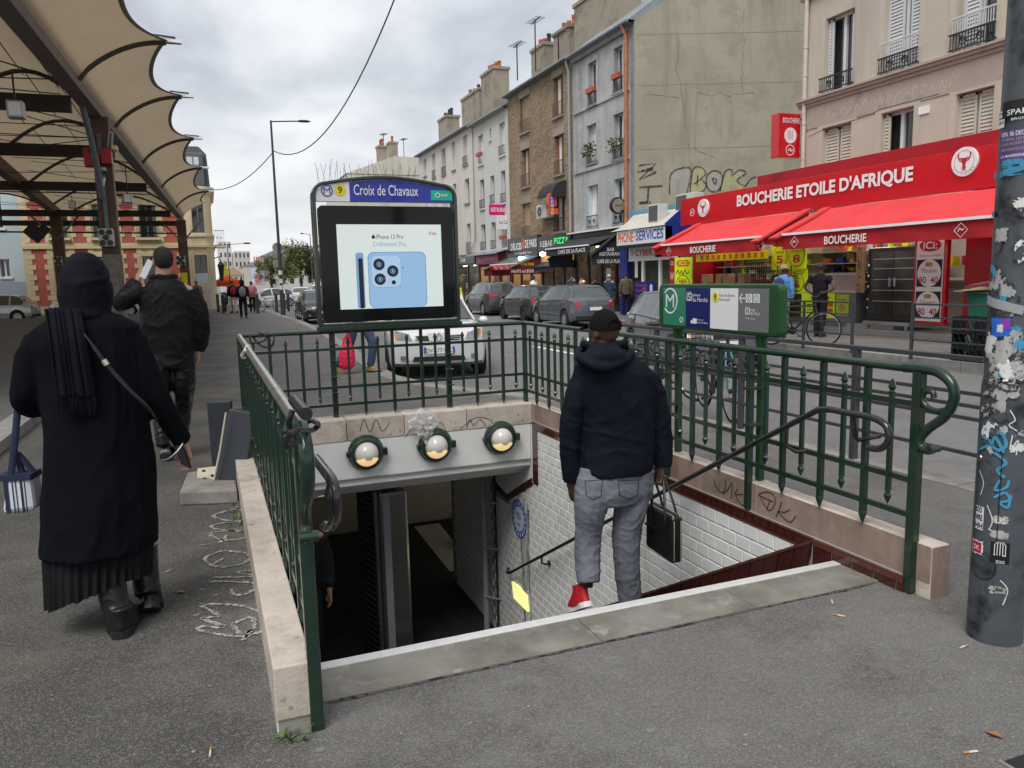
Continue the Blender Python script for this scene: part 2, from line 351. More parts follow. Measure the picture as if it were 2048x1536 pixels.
M('yel_wall', (.66, .55, .35), .8, var=.05, vs=2, rnd=.05); M('yel_quoin', (.7, .6, .38), .8, var=.05, vs=3, rnd=.06); M('red_brickwall', (.5, .13, .105), .8, var=.07, vs=2); M('pale_blue', (.5, .6, .64), .8, var=.04); M('slate_blue', (.33, .38, .48), .8, var=.05); M('mansard', (.1, .105, .115), .6, var=.15)
M('frame_grey', (.15, .155, .16), .5, var=.1); M('base_stone', (.5, .44, .36), .8, var=.12, vs=2)
M('skin_dark', (.085, .042, .027), .5, var=.12, vs=12); M('skin_light', (.48, .27, .2), .5, var=.08, vs=14); M('skin_mid', (.26, .14, .09), .5, var=.1)
M('hair_black', (.018, .014, .012), .6, var=.3, vs=80, bump=.004, bs=180); M('navy_cloth', (.0065, .008, .015), .75, spec=.12, var=.2, vs=6, bump=.003, bs=11)
M('jeans_grey', (.135, .145, .17), .85, var=.1, vs=7, bump=.001, bs=400, dirt=(.19, .2, .23), dsc=3.5, dth=(.42, .7), spec=.15); M('shoe_red', (.42, .012, .022), .35, var=.06); M('shoe_white', (.72, .7, .68), .5, var=.05); M('leather_black', (.012, .012, .013), .3, var=.2, vs=12, bump=.001, bs=60); M('zip', (.6, .56, .45), .3, .8, var=0)
M('black_wool', (.0048, .0055, .0075), .95, spec=.08, var=.2, vs=5, bump=.002, bs=60); M('scarf', (.006, .007, .0105), .85, spec=.1, var=.3, vs=5, bump=.002, bs=30); M('skirt', (.011, .0105, .013), .85, spec=.12, var=.2); M('bomber', (.0065, .0065, .007), .5, spec=.2, var=.2, vs=6, bump=.002, bs=14); M('leather_pants', (.007, .007, .0075), .35, spec=.3, var=.2, vs=5, bump=.004, bs=9)
M('phone_white', (.7, .7, .72), .3, var=.03); M('phone_dark', (.03, .03, .033), .25, var=0)
M('bag_canvas', (.6, .62, .68), .8, var=.08); M('bag_navy', (.012, .018, .05), .7, var=.1); M('pink_plastic', R2('e0244e'), .4, var=.1, vs=10, bump=.004, bs=20); M('denim', (.045, .07, .13), .8, var=.2, vs=8); M('suede', (.28, .17, .08), .8, var=.15)
M('clear_plastic', (.75, .75, .75), .15, var=.05, alpha=.35, spec=.7)
M('tyre', (.013, .013, .014), .8, var=.15); M('rim', (.4, .41, .42), .35, .7, var=.05); M('rim_dark', (.06, .06, .062), .35, .6, var=.05); M('arch', (.006, .006, .006), .9, var=0)
def paint(n, c, met=.35): return M('paint_'+n, c, .28, met, var=.03, coat=.8, spec=.5)
paint('silver', (.66, .66, .66), .15); paint('black', (.014, .014, .016)); paint('p207', (.1, .115, .135)); paint('dark', (.038, .036, .042)); paint('suv', (.055, .056, .06)); paint('yaris', (.15, .15, .175)); paint('white', (.7, .7, .7), 0); paint('clio', (.42, .43, .44))
M('light_red', (.4, .015, .03), .12, var=.1, coat=.6); M('light_clear', (.27, .28, .285), .1, .55, var=.3, vs=12, coat=.7); M('light_amber', (.7, .25, .04), .2, var=.1, coat=.5); M('plate', (.72, .72, .7), .5, var=.03); M('chrome', (.6, .6, .6), .15, 1, var=0); M('trim', (.02, .02, .021), .6, var=.1)
M('teal_fork', R2('4f8f94'), .4, var=.1); M('concrete', (.27, .25, .22), .9, var=.15, vs=6, bump=.003, bs=60, dirt=(.15, .14, .12), dsc=4); M('box_grey', R2('363a40'), .45, var=.08, vs=5, dirt=(.1, .1, .1), dsc=9, dth=(.66, .7)); M('box_cream', (.55, .5, .4), .6, var=.08)
M('pole_paint', (.068, .076, .088), .42, var=.2, vs=7, dirt=(.015, .016, .018), dsc=5, dth=(.5, .62), dirt2=(.1, .11, .12), d2sc=30, d2th=(.64, .7))
M('paper_torn', (.37, .37, .36), .8, var=.2, vs=22, dirt=(.035, .037, .04), dsc=13, dth=(.5, .53), dirt2=(.28, .28, .28), d2sc=40, d2th=(.55, .6)); M('paper_white', (.62, .62, .6), .8, var=.1, vs=20, dirt=(.3, .3, .3), dsc=18, dth=(.62, .66)); M('tag_blue', R2('3f8aab'), .6, var=.2, vs=30); M('tape', (.3, .31, .32), .35, var=.1); M('purple', (.1, .05, .2), .5, var=.2); M('purple2', (.25, .04, .4), .4, var=.2); M('blue_cartoon', (.02, .12, .55), .4, var=.2, vs=20)
M('grime', (.026, .024, .02), .95, var=.3, vs=20, dirt=(.1, .096, .088), dsc=22, dth=(.44, .52), spec=.1); M('crack', (.03, .029, .027), .95, var=.1, spec=.1); M('chalk', (.36, .35, .3), .95, var=.2, vs=30, dirt=(.13, .127, .12), dsc=55, dth=(.46, .52)); M('butt', (.55, .5, .42), .8, var=.1); M('butt_orange', (.45, .2, .06), .8, var=.1); M('dry_leaf', (.3, .13, .05), .8, var=.2); M('weed', (.09, .16, .04), .7, var=.2)
M('scrawl', (.03, .025, .024), .8, var=.2); M('graf_silver', (.33, .33, .31), .6, var=.1, dirt=(.33, .31, .22), dsc=3, dth=(.5, .7)); M('graf_yellow', (.37, .37, .2), .7, var=.1); M('graf_black', (.06, .055, .05), .8, var=.2, dirt=(.33, .31, .22), dsc=9, dth=(.55, .62)); M('graf_pale', (.54, .48, .41), .8, var=.1)
M('cloth_plaid', (.16, .1, .07), .8, spec=.12, var=.7, vs=18); M('cloth_blue', (.1, .25, .5), .8, spec=.12, var=.1); M('cloth_black', (.012, .012, .014), .8, spec=.12, var=.1); M('cloth_red', (.35, .02, .04), .8, spec=.12, var=.1); M('cloth_beige', (.45, .4, .3), .8, spec=.12, var=.1); M('cloth_pink', (.5, .2, .22), .8, spec=.12, var=.1); M('cloth_brown', (.1, .085, .06), .8, spec=.12, var=.15); M('hivis', R2('cfe030'), .6, var=.05); M('cloth_cyan', (.08, .35, .6), .7, var=.1); M('helmet', (.35, .36, .36), .3, .3, var=.05); M('jacket_orange', (.45, .22, .04), .7, var=.5, vs=14); M('cloth_navy', (.03, .05, .09), .8, spec=.12, var=.1); M('hat_straw', (.3, .23, .13), .8, var=.1); M('cloth_grey', (.2, .2, .2), .8, spec=.12, var=.1)
M('orange_awning', R2('e05a18'), .8, var=.1); M('lime', R2('a9c42c'), .6, var=.05); M('far_wall', (.5, .47, .42), .9, var=.06, vs=.3); M('far_wall2', (.56, .55, .53), .9, var=.05, vs=.3); M('far_roof', (.25, .27, .3), .8, var=.15); M('poster_lilac', (.55, .56, .68), .6, var=.06, vs=.6)
M('wire', (.05, .05, .06), .6, var=0); M('bike_orange', (.55, .07, .05), .5, var=.1); M('moto_black', (.02, .02, .022), .3, var=.1); M('bike_green', (.12, .25, .1), .4, var=.1)
def canvas_translucent():
    m = MT['canvas']; nt = m.node_tree; N = nt.nodes; L = nt.links; b = N['Principled BSDF']; out = N['Material Output']
    t = N.new('ShaderNodeBsdfTranslucent'); t.inputs[0].default_value = (.6, .48, .32, 1); x = N.new('ShaderNodeMixShader'); x.inputs[0].default_value = .2
    L.new(b.outputs[0], x.inputs[1]); L.new(t.outputs[0], x.inputs[2]); L.new(x.outputs[0], out.inputs[0])
canvas_translucent()
def brick_mat():
    m = M('brick_face', (.36, .26, .165), .85, var=.1, vs=2, bump=0); nt = m.node_tree; N = nt.nodes; L = nt.links; b = N['Principled BSDF']
    g = N.new('ShaderNodeNewGeometry'); s = N.new('ShaderNodeSeparateXYZ'); L.new(g.outputs['Position'], s.inputs[0])
    c = N.new('ShaderNodeCombineXYZ'); L.new(s.outputs[1], c.inputs[0]); L.new(s.outputs[2], c.inputs[1])
    br = N.new('ShaderNodeTexBrick'); L.new(c.outputs[0], br.inputs['Vector']); br.inputs['Scale'].default_value = 1
    br.inputs['Brick Width'].default_value = .24; br.inputs['Row Height'].default_value = .085; br.inputs['Mortar Size'].default_value = .012
    br.inputs['Color1'].default_value = (.42, .31, .2, 1); br.inputs['Color2'].default_value = (.25, .17, .105, 1); br.inputs['Mortar'].default_value = (.2, .165, .125, 1)
    n = N.new('ShaderNodeTexNoise'); n.inputs['Scale'].default_value = .9; n.inputs['Detail'].default_value = 8; L.new(g.outputs['Position'], n.inputs['Vector'])
    x = N.new('ShaderNodeMix'); x.data_type = 'RGBA'; x.blend_type = 'MULTIPLY'; x.inputs[0].default_value = .55
    r = N.new('ShaderNodeValToRGB'); r.color_ramp.elements[0].position = .3; r.color_ramp.elements[0].color = (.5, .48, .46, 1); r.color_ramp.elements[1].position = .65; L.new(n.outputs[0], r.inputs[0])
    L.new(br.outputs[0], x.inputs[6]); L.new(r.outputs[0], x.inputs[7]); L.new(x.outputs[2], b.inputs['Base Color'])
    bp = N.new('ShaderNodeBump'); bp.inputs['Distance'].default_value = .012; bp.invert = True; L.new(br.outputs['Fac'], bp.inputs['Height']); L.new(bp.outputs[0], b.inputs['Normal'])
brick_mat()
def mt(n): return MT[n]

def ground_mat(name, c, patch, grain=260, gk=.55, stain=(.07, .066, .06), west=None):
    """asphalt: stone chips in tar, worn pale patches and dark stains"""
    m = MT[name]; nt = m.node_tree; N = nt.nodes; L = nt.links; b = N['Principled BSDF']; g = N.new('ShaderNodeNewGeometry')
    def nz(sc, det=5, r=.6):
        n = N.new('ShaderNodeTexNoise'); n.inputs['Scale'].default_value = sc; n.inputs['Detail'].default_value = det; n.inputs['Roughness'].default_value = r; L.new(g.outputs['Position'], n.inputs['Vector']); return n.outputs[0]
    def mr(src, a, b_, c_=0, d=1):
        r = N.new('ShaderNodeMapRange'); r.inputs[1].default_value = a; r.inputs[2].default_value = b_; r.inputs[3].default_value = c_; r.inputs[4].default_value = d; L.new(src, r.inputs[0]); return r.outputs[0]
    def mix(f, a, c2, bt='MIX'):
        x = N.new('ShaderNodeMix'); x.data_type = 'RGBA'; x.blend_type = bt
        for k, q in ((0, f), (6, a), (7, c2)):
            if isinstance(q, (int, float)): x.inputs[k].default_value = q
            elif isinstance(q, tuple): x.inputs[k].default_value = (*q, 1)
            else: L.new(q, x.inputs[k])
        return x.outputs[2]
    col = mix(mr(nz(.35, 6), .4, .62), c, patch); col = mix(mr(nz(1.6, 7, .7), .5, .68, 0, .75), col, stain); col = mix(mr(nz(5, 6, .7), .52, .7, 0, .35), col, tuple(x*1.35 for x in patch))
    if west:            # the older, dirtier surfacing left of the stairs
        sx_ = N.new('ShaderNodeSeparateXYZ'); L.new(g.outputs['Position'], sx_.inputs[0]); ad = N.new('ShaderNodeMath'); ad.operation = 'ADD'; L.new(sx_.outputs[0], ad.inputs[0]); L.new(mr(nz(1.1, 5), .3, .7, -.7, .7), ad.inputs[1]); wc = mix(mr(nz(2.2, 6, .7), .4, .62), tuple(x*.72 for x in west), west); wc = mix(mr(nz(.8, 4), .52, .62, 0, .5), wc, (.15, .125, .095)); col = mix(mr(ad.outputs[0], .75, -.15), col, wc)
    v = N.new('ShaderNodeTexVoronoi'); v.inputs['Scale'].default_value = grain; L.new(g.outputs['Position'], v.inputs['Vector']); sp = N.new('ShaderNodeSeparateColor'); L.new(v.outputs['Color'], sp.inputs[0])
    col = mix(mr(sp.outputs[0], .55, 1, 0, gk), col, tuple(min(1, x*2.3) for x in patch)); col = mix(mr(sp.outputs[1], .6, 1, 0, gk*.9), col, tuple(x*.32 for x in c)); L.new(col, b.inputs['Base Color'])
    bp = N.new('ShaderNodeBump'); bp.inputs['Strength'].default_value = .8; bp.inputs['Distance'].default_value = .004; L.new(v.outputs['Distance'], bp.inputs['Height']); L.new(bp.outputs[0], b.inputs['Normal'])
ground_mat('asphalt', (.122, .118, .112), (.158, .153, .145), 230, .4, west=(.082, .078, .071)); ground_mat('road_asphalt', (.148, .146, .142), (.172, .17, .165), 190, .35, (.11, .108, .105)); ground_mat('hall_floor', (.1, .097, .09), (.125, .12, .112), 190, .4)
# ================================================================== SETTING: ground, road, kerbs, stairs
RZ = -0.15
def struct(mb, name, mat, **k): return tag(mb.build(name, mt(mat), None, **k), kind='structure')
HX0, HX1, HY0, HY1 = .27, 2.93, 2.68, 7.0
GX0, GX1, GY1 = .18, 3.04, 7.15
g = MB()
for (a, b, c, d) in ((-900, GX0, -200, 1500), (GX1, 900, -200, 1500), (GX0, GX1, -200, HY0), (GX0, GX1, GY1, 1500)):
    g.quad((a, c, RZ), (b, c, RZ), (b, d, RZ), (a, d, RZ))
struct(g, 'road', 'road_asphalt')
KP = [(5.0, -30), (4.97, 0), (4.95, 3.7), (4.9, 5.5), (4.82, 6.3), (4.45, 7.6), (3.9, 8.9), (3.38, 9.9), (2.95, 10.8), (2.74, 12), (2.8, 14.2), (3.12, 18.5), (3.42, 26), (3.5, 32), (3.35, 38), (3.3, 46)]
def kx(y):
    for (a, b), (c, d) in zip(KP, KP[1:]):
        if b <= y <= d: return a+(c-a)*(y-b)/(d-b)
    return KP[-1][0]
pz = MB(); ys = sorted({p[1] for p in KP}|{HY0, GY1})
for a, b in zip(ys, ys[1:]):
    if HY0 <= (a+b)/2 <= GY1:
        pz.quad((-60, a, 0), (GX0, a, 0), (GX0, b, 0), (-60, b, 0)); pz.quad((GX1, a, 0), (kx(a), a, 0), (kx(b), b, 0), (GX1, b, 0))
    else: pz.quad((-60, a, 0), (kx(a), a, 0), (kx(b), b, 0), (-60, b, 0))
pz.quad((-60, 46, RZ), (-60, 46, 0), (3.3, 46, 0), (3.3, 46, RZ))
pz.quad((3.3, 46, 0), (-60, 46, 0), (-60, 46, RZ), (3.3, 46, RZ))
pavement = struct(pz, 'pavement', 'asphalt')
def kerb_run(name, pts, wd, z0, z1, side, step=1.0):
    root = tag(thing(name, None, None, (pts[0][0], pts[0][1], 0)), kind='structure')
    L = [V((p[0], p[1], 0)) for p in pts]; acc = []
    for a, b in zip(L, L[1:]):
        n = max(1, round((b-a).length/step))
        for k in range(n): acc.append((a+(b-a)*k/n, a+(b-a)*(k+1)/n))
    for a, b in acc:
        d = (b-a).normalized(); q = V((-d.y, d.x, 0))*side*wd; e = d*.006
        zt = z1+random.uniform(0, .004)
        MB().hexa([a+e+V((0, 0, z0)), b-e+V((0, 0, z0)), b-e+q+V((0, 0, z0)), a+e+q+V((0, 0, z0)), a+e+V((0, 0, zt)), b-e+V((0, 0, zt)), b-e+q+V((0, 0, zt)), a+e+q+V((0, 0, zt))] if side > 0 else
                  [a+e+q+V((0, 0, z0)), b-e+q+V((0, 0, z0)), b-e+V((0, 0, z0)), a+e+V((0, 0, z0)), a+e+q+V((0, 0, zt)), b-e+q+V((0, 0, zt)), b-e+V((0, 0, zt)), a+e+V((0, 0, zt))]).build('kerb_stone', mt('kerb_stone'), root)
    return root
kerb_run('kerb', [(x+.02, y) for x, y in KP[1:]], .26, RZ-.1, .004, 1)
for k in range(7):
    y = 22+k*2.4; MB().box(kx(y)-1.15, kx(y)-.36, y, y+.1, .002, .006).build('paint_dash', mt('kerb_stone'), pavement)
# far pavement under the shops
FK = [(11.15, -30), (11.1, 14.6), (12.75, 18.5), (13.0, 36), (13.2, 64)]
fp = MB()
for (a, b), (c, d) in zip(FK, FK[1:]): fp.quad((a, b, 0), (40, b, 0), (40, d, 0), (c, d, 0))
fp.quad((13.2, 64, 0), (40, 64, 0), (40, 64, RZ), (13.2, 64, RZ))
struct(fp, 'far_pavement', 'asphalt'); kerb_run('far_kerb', [(x-.02, y) for x, y in FK[1:]]+[], .2, RZ-.1, .004, -1, 1.4)
kerb_run('far_kerb', [(11.13, 4), (11.08, 14.6)], .22, RZ-.1, .004, -1, 1.2)
# market hall floor, one step up
hf = MB(); hf.quad((-45, 2, .1), (-2.12, 2, .1), (-2.12, 44, .1), (-45, 44, .1))
struct(hf, 'hall_floor', 'hall_floor'); kerb_run('hall_kerb', [(-1.86, 2), (-1.86, 44)], .26, -.1, .105, 1, 1.3)
# painted line and drain cover
rd = MB(); rd.box(7.2, 7.32, 14, 17, RZ+.003, RZ+.006); rd.box(7.35, 7.47, 22, 25, RZ+.003, RZ+.006); rd.box(7.5, 7.62, 30, 33, RZ+.003, RZ+.006)
struct(rd, 'road_marking', 'white_paint')
# stairs
RISE, RUN = .165, .297
st = MB()
for k in range(1, 17):
    y0 = 2.95+RUN*(k-1); st.box(HX0-.05, HX1+.05, y0, y0+RUN+.03, -RISE*k-.4, -RISE*k)
    st.box(HX0-.05, HX1+.05, y0-.004, y0+.001, -RISE*k-.2, -RISE*(k-1)-.01)
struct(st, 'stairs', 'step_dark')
sn = MB()
for k in range(1, 16): sn.box(HX0, HX1-.02, 2.95+RUN*k-.05, 2.95+RUN*k+.003, -RISE*k-.005, -RISE*k+.004)
struct(sn, 'stair_nosing', 'step_stone')
ss = thing('top_step', None, None, (1.6, 2.8, 0)); tag(ss, kind='structure')
for a, b in ((.26, 1.42), (1.424, 2.2), (2.204, 2.95)): MB().box(a, b, 2.67, 2.905, -.12, .005).build('step_slab', mt('step_stone'), ss)
MB().box(.26, 2.93, 2.906, 2.958, -.05, .011).build('nosing_strip', mt('nosing'), ss, bevel=.004)
# corridor below
FZ = -2.66; cor = MB()
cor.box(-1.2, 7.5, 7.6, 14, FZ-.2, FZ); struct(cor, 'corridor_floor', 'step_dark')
cw = MB(); cw.box(-1.2, 7.5, 12.6, 12.8, FZ, -.45); cw.box(-1.35, -1.2, 7.6, 12.8, FZ, -.45); struct(cw, 'corridor_wall', 'grout')
ce = MB(); ce.box(-1.2, 7.5, 7.95, 12.8, -.45, -.3); struct(ce, 'corridor_ceiling', 'white_plaster')
# ================================================================== METRO ENTRANCE
# stone parapet
par = thing('stone_parapet', 'pale pink stone parapet kerb around the metro stairs', 'parapet', (1.6, 5, 0))
PT, PB = .25, .075
def stone(x0, x1, y0, y1, z0, z1, m='parapet_stone'): return MB().box(x0, x1, y0, y1, z0, z1).build('coping_stone', mt(m), par, bevel=.006)
yy = [2.5, 3.42, 4.1, 4.62, 5.3, 6.1, 7.02]
for a, b in zip(yy, yy[1:]):
    stone(.118, .243, a+.003, b-.003, .06, PT+random.uniform(-.002, .002))
MB().box(.125, .24, 2.51, 7.02, -.3, .062).build('footing', mt('concrete'), par)
xx = [.118, .55, 1.12, 1.66, 2.28, 2.97]
for a, b in zip(xx, xx[1:]): stone(a+.003, b-.003, 7.024, 7.3, .045, PT+random.uniform(-.002, .002))
yy = [2.42, 3.62, 4.75, 5.9, 7.02]
for a, b in zip(yy, yy[1:]):
    stone(2.974, 3.085, a+.002, b-.002, -.05, PT+random.uniform(-.0015, .0015))
    MB().quad((2.971, a+.004, PB), (2.971, b-.004, PB), (2.971, b-.004, PT-.004), (2.971, a+.004, PT-.004)).build('stained_face', mt('parapet_inner'), par)
stone(2.974, 3.085, 7.024, 7.3, -.05, PT)
MB().quad((2.975, 2.418, -.04), (3.083, 2.418, -.04), (3.083, 2.418, PT-.005), (2.975, 2.418, PT-.005)).build('stained_face', mt('parapet_inner'), par)
# scrawled letters on the right parapet face and the back face
pf = Fr((2.969, 0, 0), (0, -1, 0))       # u = -y
def scr(pts, fr, wd=.006, mat='scrawl', par_=par, w=.0015, name='scrawl', jit=.2):
    return MB().stroke(fr, pts, wd, w, jit=jit).build(name, mt(mat), par_)
def curve(pts, n=6):
    out = []; P = [V((p[0], p[1], 0)) for p in pts]
    for i in range(len(P)-1):
        p0, p1, p2, p3 = P[max(i-1, 0)], P[i], P[i+1], P[min(i+2, len(P)-1)]
        for k in range(n):
            t = k/n; q = .5*((2*p1)+(p2-p0)*t+(2*p0-5*p1+4*p2-p3)*t*t+(3*p1-p0-3*p2+p3)*t**3); out.append((q.x, q.y))
    out.append((P[-1].x, P[-1].y)); return out
def curve3(pts, n=6):
    out = []; P = [V(p) for p in pts]
    for i in range(len(P)-1):
        p0, p1, p2, p3 = P[max(i-1, 0)], P[i], P[i+1], P[min(i+2, len(P)-1)]
        for k in range(n):
            t = k/n; out.append(.5*((2*p1)+(p2-p0)*t+(2*p0-5*p1+4*p2-p3)*t*t+(3*p1-p0-3*p2+p3)*t**3))
    out.append(P[-1]); return out
def dk(px):
    def q(ps): return [(-PXX(x, y, 2.969).y, PXX(x, y, 2.969).z) for x, y in ps]
    return curve(q(px), 7)
z6 = lambda x, y: (1340+x/6.827, 960+y/6.827)
for L in ([(600, -20), (630, 80), (700, 170), (750, 120), (760, 0)], [(720, 190), (790, 130), (850, 40), (835, 250)], [(930, 120), (885, 190), (1000, 195)], [(890, 190), (940, 290), (1000, 345), (1070, 220)],
          [(1420, 300), (1240, 220), (1225, 190), (1330, 160), (1420, 210), (1440, 300), (1390, 400), (1330, 400), (1360, 290)], [(1240, 250), (1290, 340), (1340, 400)], [(1530, 300), (1490, 400), (1450, 500)], [(1640, 400), (1560, 440), (1480, 425), (1540, 500), (1640, 575), (1720, 490)]):
    scr(dk([z6(*p) for p in L]), pf)
bf = Fr((0, 7.022, 0), (1, 0, 0))
for L in ([(810, 880), (840, 850), (860, 890), (880, 850), (900, 885)], [(920, 865), (950, 842), (980, 845), (985, 860)], [(935, 858), (940, 845), (948, 858), (960, 845), (972, 858)], [(720, 868), (728, 845), (740, 870), (752, 845), (765, 868), (780, 850)]):
    scr(curve([(PY(x-0, y-6, 7.02).x, PY(x, y-6, 7.02).z) for x, y in L], 5), bf, .006)
# walls of the stairwell
wall = thing('stairwell_wall', 'white metro tile wall beside the stairs with brown tile border', 'tile wall', (3.0, 5, 0))
wl_ = MB(); wl_.box(2.955, 3.1, 2.5, 9.9, FZ-.3, -.052); wl_.box(2.955, 2.972, 2.5, 7.02, -.052, .074); wl_.box(2.936, 2.954, 2.54, 3.12, -.09, .066); wl_.build('backing', mt('grout'), wall)
def skz(y): return .07-.562*(y-3.12)          # top of the stair skirting
TW, TH = .1365, .0885
def tilemesh(w, h, d=.007, bv=.007):
    b = MB(); a = [(0, 0, 0), (0, w, 0), (0, w, h), (0, 0, h)]; c = [(-d*.55, 0, 0), (-d*.55, w, 0), (-d*.55, w, h), (-d*.55, 0, h)]
    t = [(-d, bv, bv), (-d, w-bv, bv), (-d, w-bv, h-bv), (-d, bv, h-bv)]
    b.loft([[V(p) for p in a][::-1], [V(p) for p in c][::-1], [V(p) for p in t][::-1]], True, False, 0, False); b.add(t, [(3, 2, 1, 0)])
    return b
tm = tilemesh(TW-.004, TH-.004).mesh('tile', mt('white_tile'), None, org=(0, 0, 0))
spots = []
for r in range(30):
    z = -.006-TH*(r+1)
    for c in range(38):
        y = 3.16+TW*c+(TW/2 if r % 2 else 0)
        if y > 8.1: continue
        if z+TH < skz(y+TW)-.02: continue
        if y > 6.86 and z+TH > -.93+.46*max(0, min(1, (7.70-y)/.8)) : continue
        spots.append((y, z))
spots.sort(key=lambda s: (s[0]-0)**2+(s[1]-1.5)**2)
vis = [s for s in spots]
for y, z in vis[:300]: piece('tile', tm, (2.954, y, z), wall)
rest = MB(); t0 = tilemesh(TW-.004, TH-.004)
for y, z in vis[300:]: rest.add([p+V((2.954, y, z)) for p in t0.v], t0.f)
for r in range(24):                                     # passage part beyond the stairs
    for c in range(12):
        y = 8.25+TW*c+(TW/2 if r % 2 else 0)
        if y < 9.72: rest.add([p+V((2.954, y, -.62-TH*(r+1))) for p in t0.v], t0.f)
tag(rest.build('tiling', mt('white_tile'), wall), kind='stuff')
# brown frieze with diamonds, border and skirting
y = 3.13
while y < 6.85:
    n = min(.275, 6.85-y); p = MB().box(2.944, 2.956, y+.001, y+n-.001, 0, .073).build('frieze_tile', mt('brown_tile'), wall, bevel=.002)
    fr = Fr((2.944, 0, 0), (0, -1, 0)); d = MB()
    d.fbox(fr, -(y+n-.001), -(y+.001), .002, .009, 0, .003); d.fbox(fr, -(y+n-.001), -(y+.001), .066, .072, 0, .003)
    for k in range(int(n/.0685)):
        c = -(y+.034+k*.0688)
        for s in (1, .45):
            d.stroke(fr, [(c-.02*s, .038), (c, .038+.022*s), (c+.02*s, .038), (c, .038-.022*s), (c-.02*s, .038)], .004, .0012)
    d.build('diamond_relief', mt('brown_relief'), p); y += .275
for q in range(4): MB().box(2.944, 2.956, 6.85, 6.98, -.16*(q+1)+.075+.001, -.16*q+.074).build('border_tile', mt('brown_tile'), wall, bevel=.002)
def strip(a, b, w, nm='border_tile', m='brown_tile'):
    (y0, z0), (y1, z1) = a, b; d = V((0, y1-y0, z1-z0)); L = d.length; d.normalize(); q = V((0, -d.z, d.y))*w
    n = max(1, round(L/.2))
    for k in range(n):
        s, e = V((0, y0, z0))+d*(L*k/n+.001), V((0, y0, z0))+d*(L*(k+1)/n-.001)
        f = lambda p, x: V((x, p.y, p.z))
        MB().hexa([f(s, 2.954), f(e, 2.954), f(e+q, 2.954), f(s+q, 2.954), f(s, 2.938), f(e, 2.938), f(e+q, 2.938), f(s+q, 2.938)]).build(nm, mt(m), wall, bevel=.002)
strip((6.98, -.58), (7.72, -.95), .075); strip((7.72, -.95), (8.22, -.87), .075)
ck = MB(); ck.add([(2.95, 6.985, .04), (2.95, 8.25, .04), (2.95, 8.25, -.86), (2.95, 7.72, -.9), (2.95, 6.985, -.52)], [(0, 1, 2, 3, 4)]); ck.build('cheek_plaster', mt('white_plaster'), wall)
y = 3.115
while y < 7.4:                                          # sloped skirting, one tile after another
    n = .122; z0, z1 = skz(y), skz(y+n); h = .175
    f = lambda yy_, zz_, x: V((x, yy_, zz_))
    t = MB().hexa([f(y+.002+.045, z0-h, 2.954), f(y+n-.003+.045, z1-h, 2.954), f(y+n-.003, z1, 2.954), f(y+.002, z0, 2.954), f(y+.002+.045, z0-h, 2.932), f(y+n-.003+.045, z1-h, 2.932), f(y+n-.003, z1, 2.932), f(y+.002, z0, 2.932)]).build('skirting_tile', mt('brown_tile'), wall, bevel=.002)
    MB().hexa([f(y+.002+.005, z0-.022, 2.932), f(y+n-.002+.005, z1-.022, 2.932), f(y+n-.002, z1-.002, 2.932), f(y+.002, z0-.002, 2.932), f(y+.002+.005, z0-.022, 2.927), f(y+n-.002+.005, z1-.022, 2.927), f(y+n-.002, z1-.002, 2.927), f(y+.002, z0-.002, 2.927)]).build('moulding', mt('brown_relief'), t)
    y += n
y = 3.112
while y > 2.53:
    n = min(.135, y-2.53); t = MB().box(2.932, 2.956, y-n+.003, y-.002, -.09, .071).build('skirting_tile', mt('brown_tile'), wall, bevel=.002)
    MB().box(2.927, 2.932, y-n+.002, y-.002, .046, .067).build('moulding', mt('brown_relief'), t); y -= n
lw = MB(); lw.box(.12, .262, 2.52, 9, FZ-.3, .058); lw.build('left_stairwell_wall', mt('white_tile'), label='white stairwell wall below the left railing', cat='tile wall')
sr = random.Random(5)
for k in range(7):
    y0 = 7.12+.035*k; z = -.72-.25*sr.random(); MB().stroke(Fr((2.9435, 0, 0), (0, -1, 0)), [(-y0-sr.uniform(-.015, .015), z-i*.14) for i in range(sr.randint(5, 10))], .03, .0, jit=.6).build('rust_stain', mt('rust_stain'), wall)
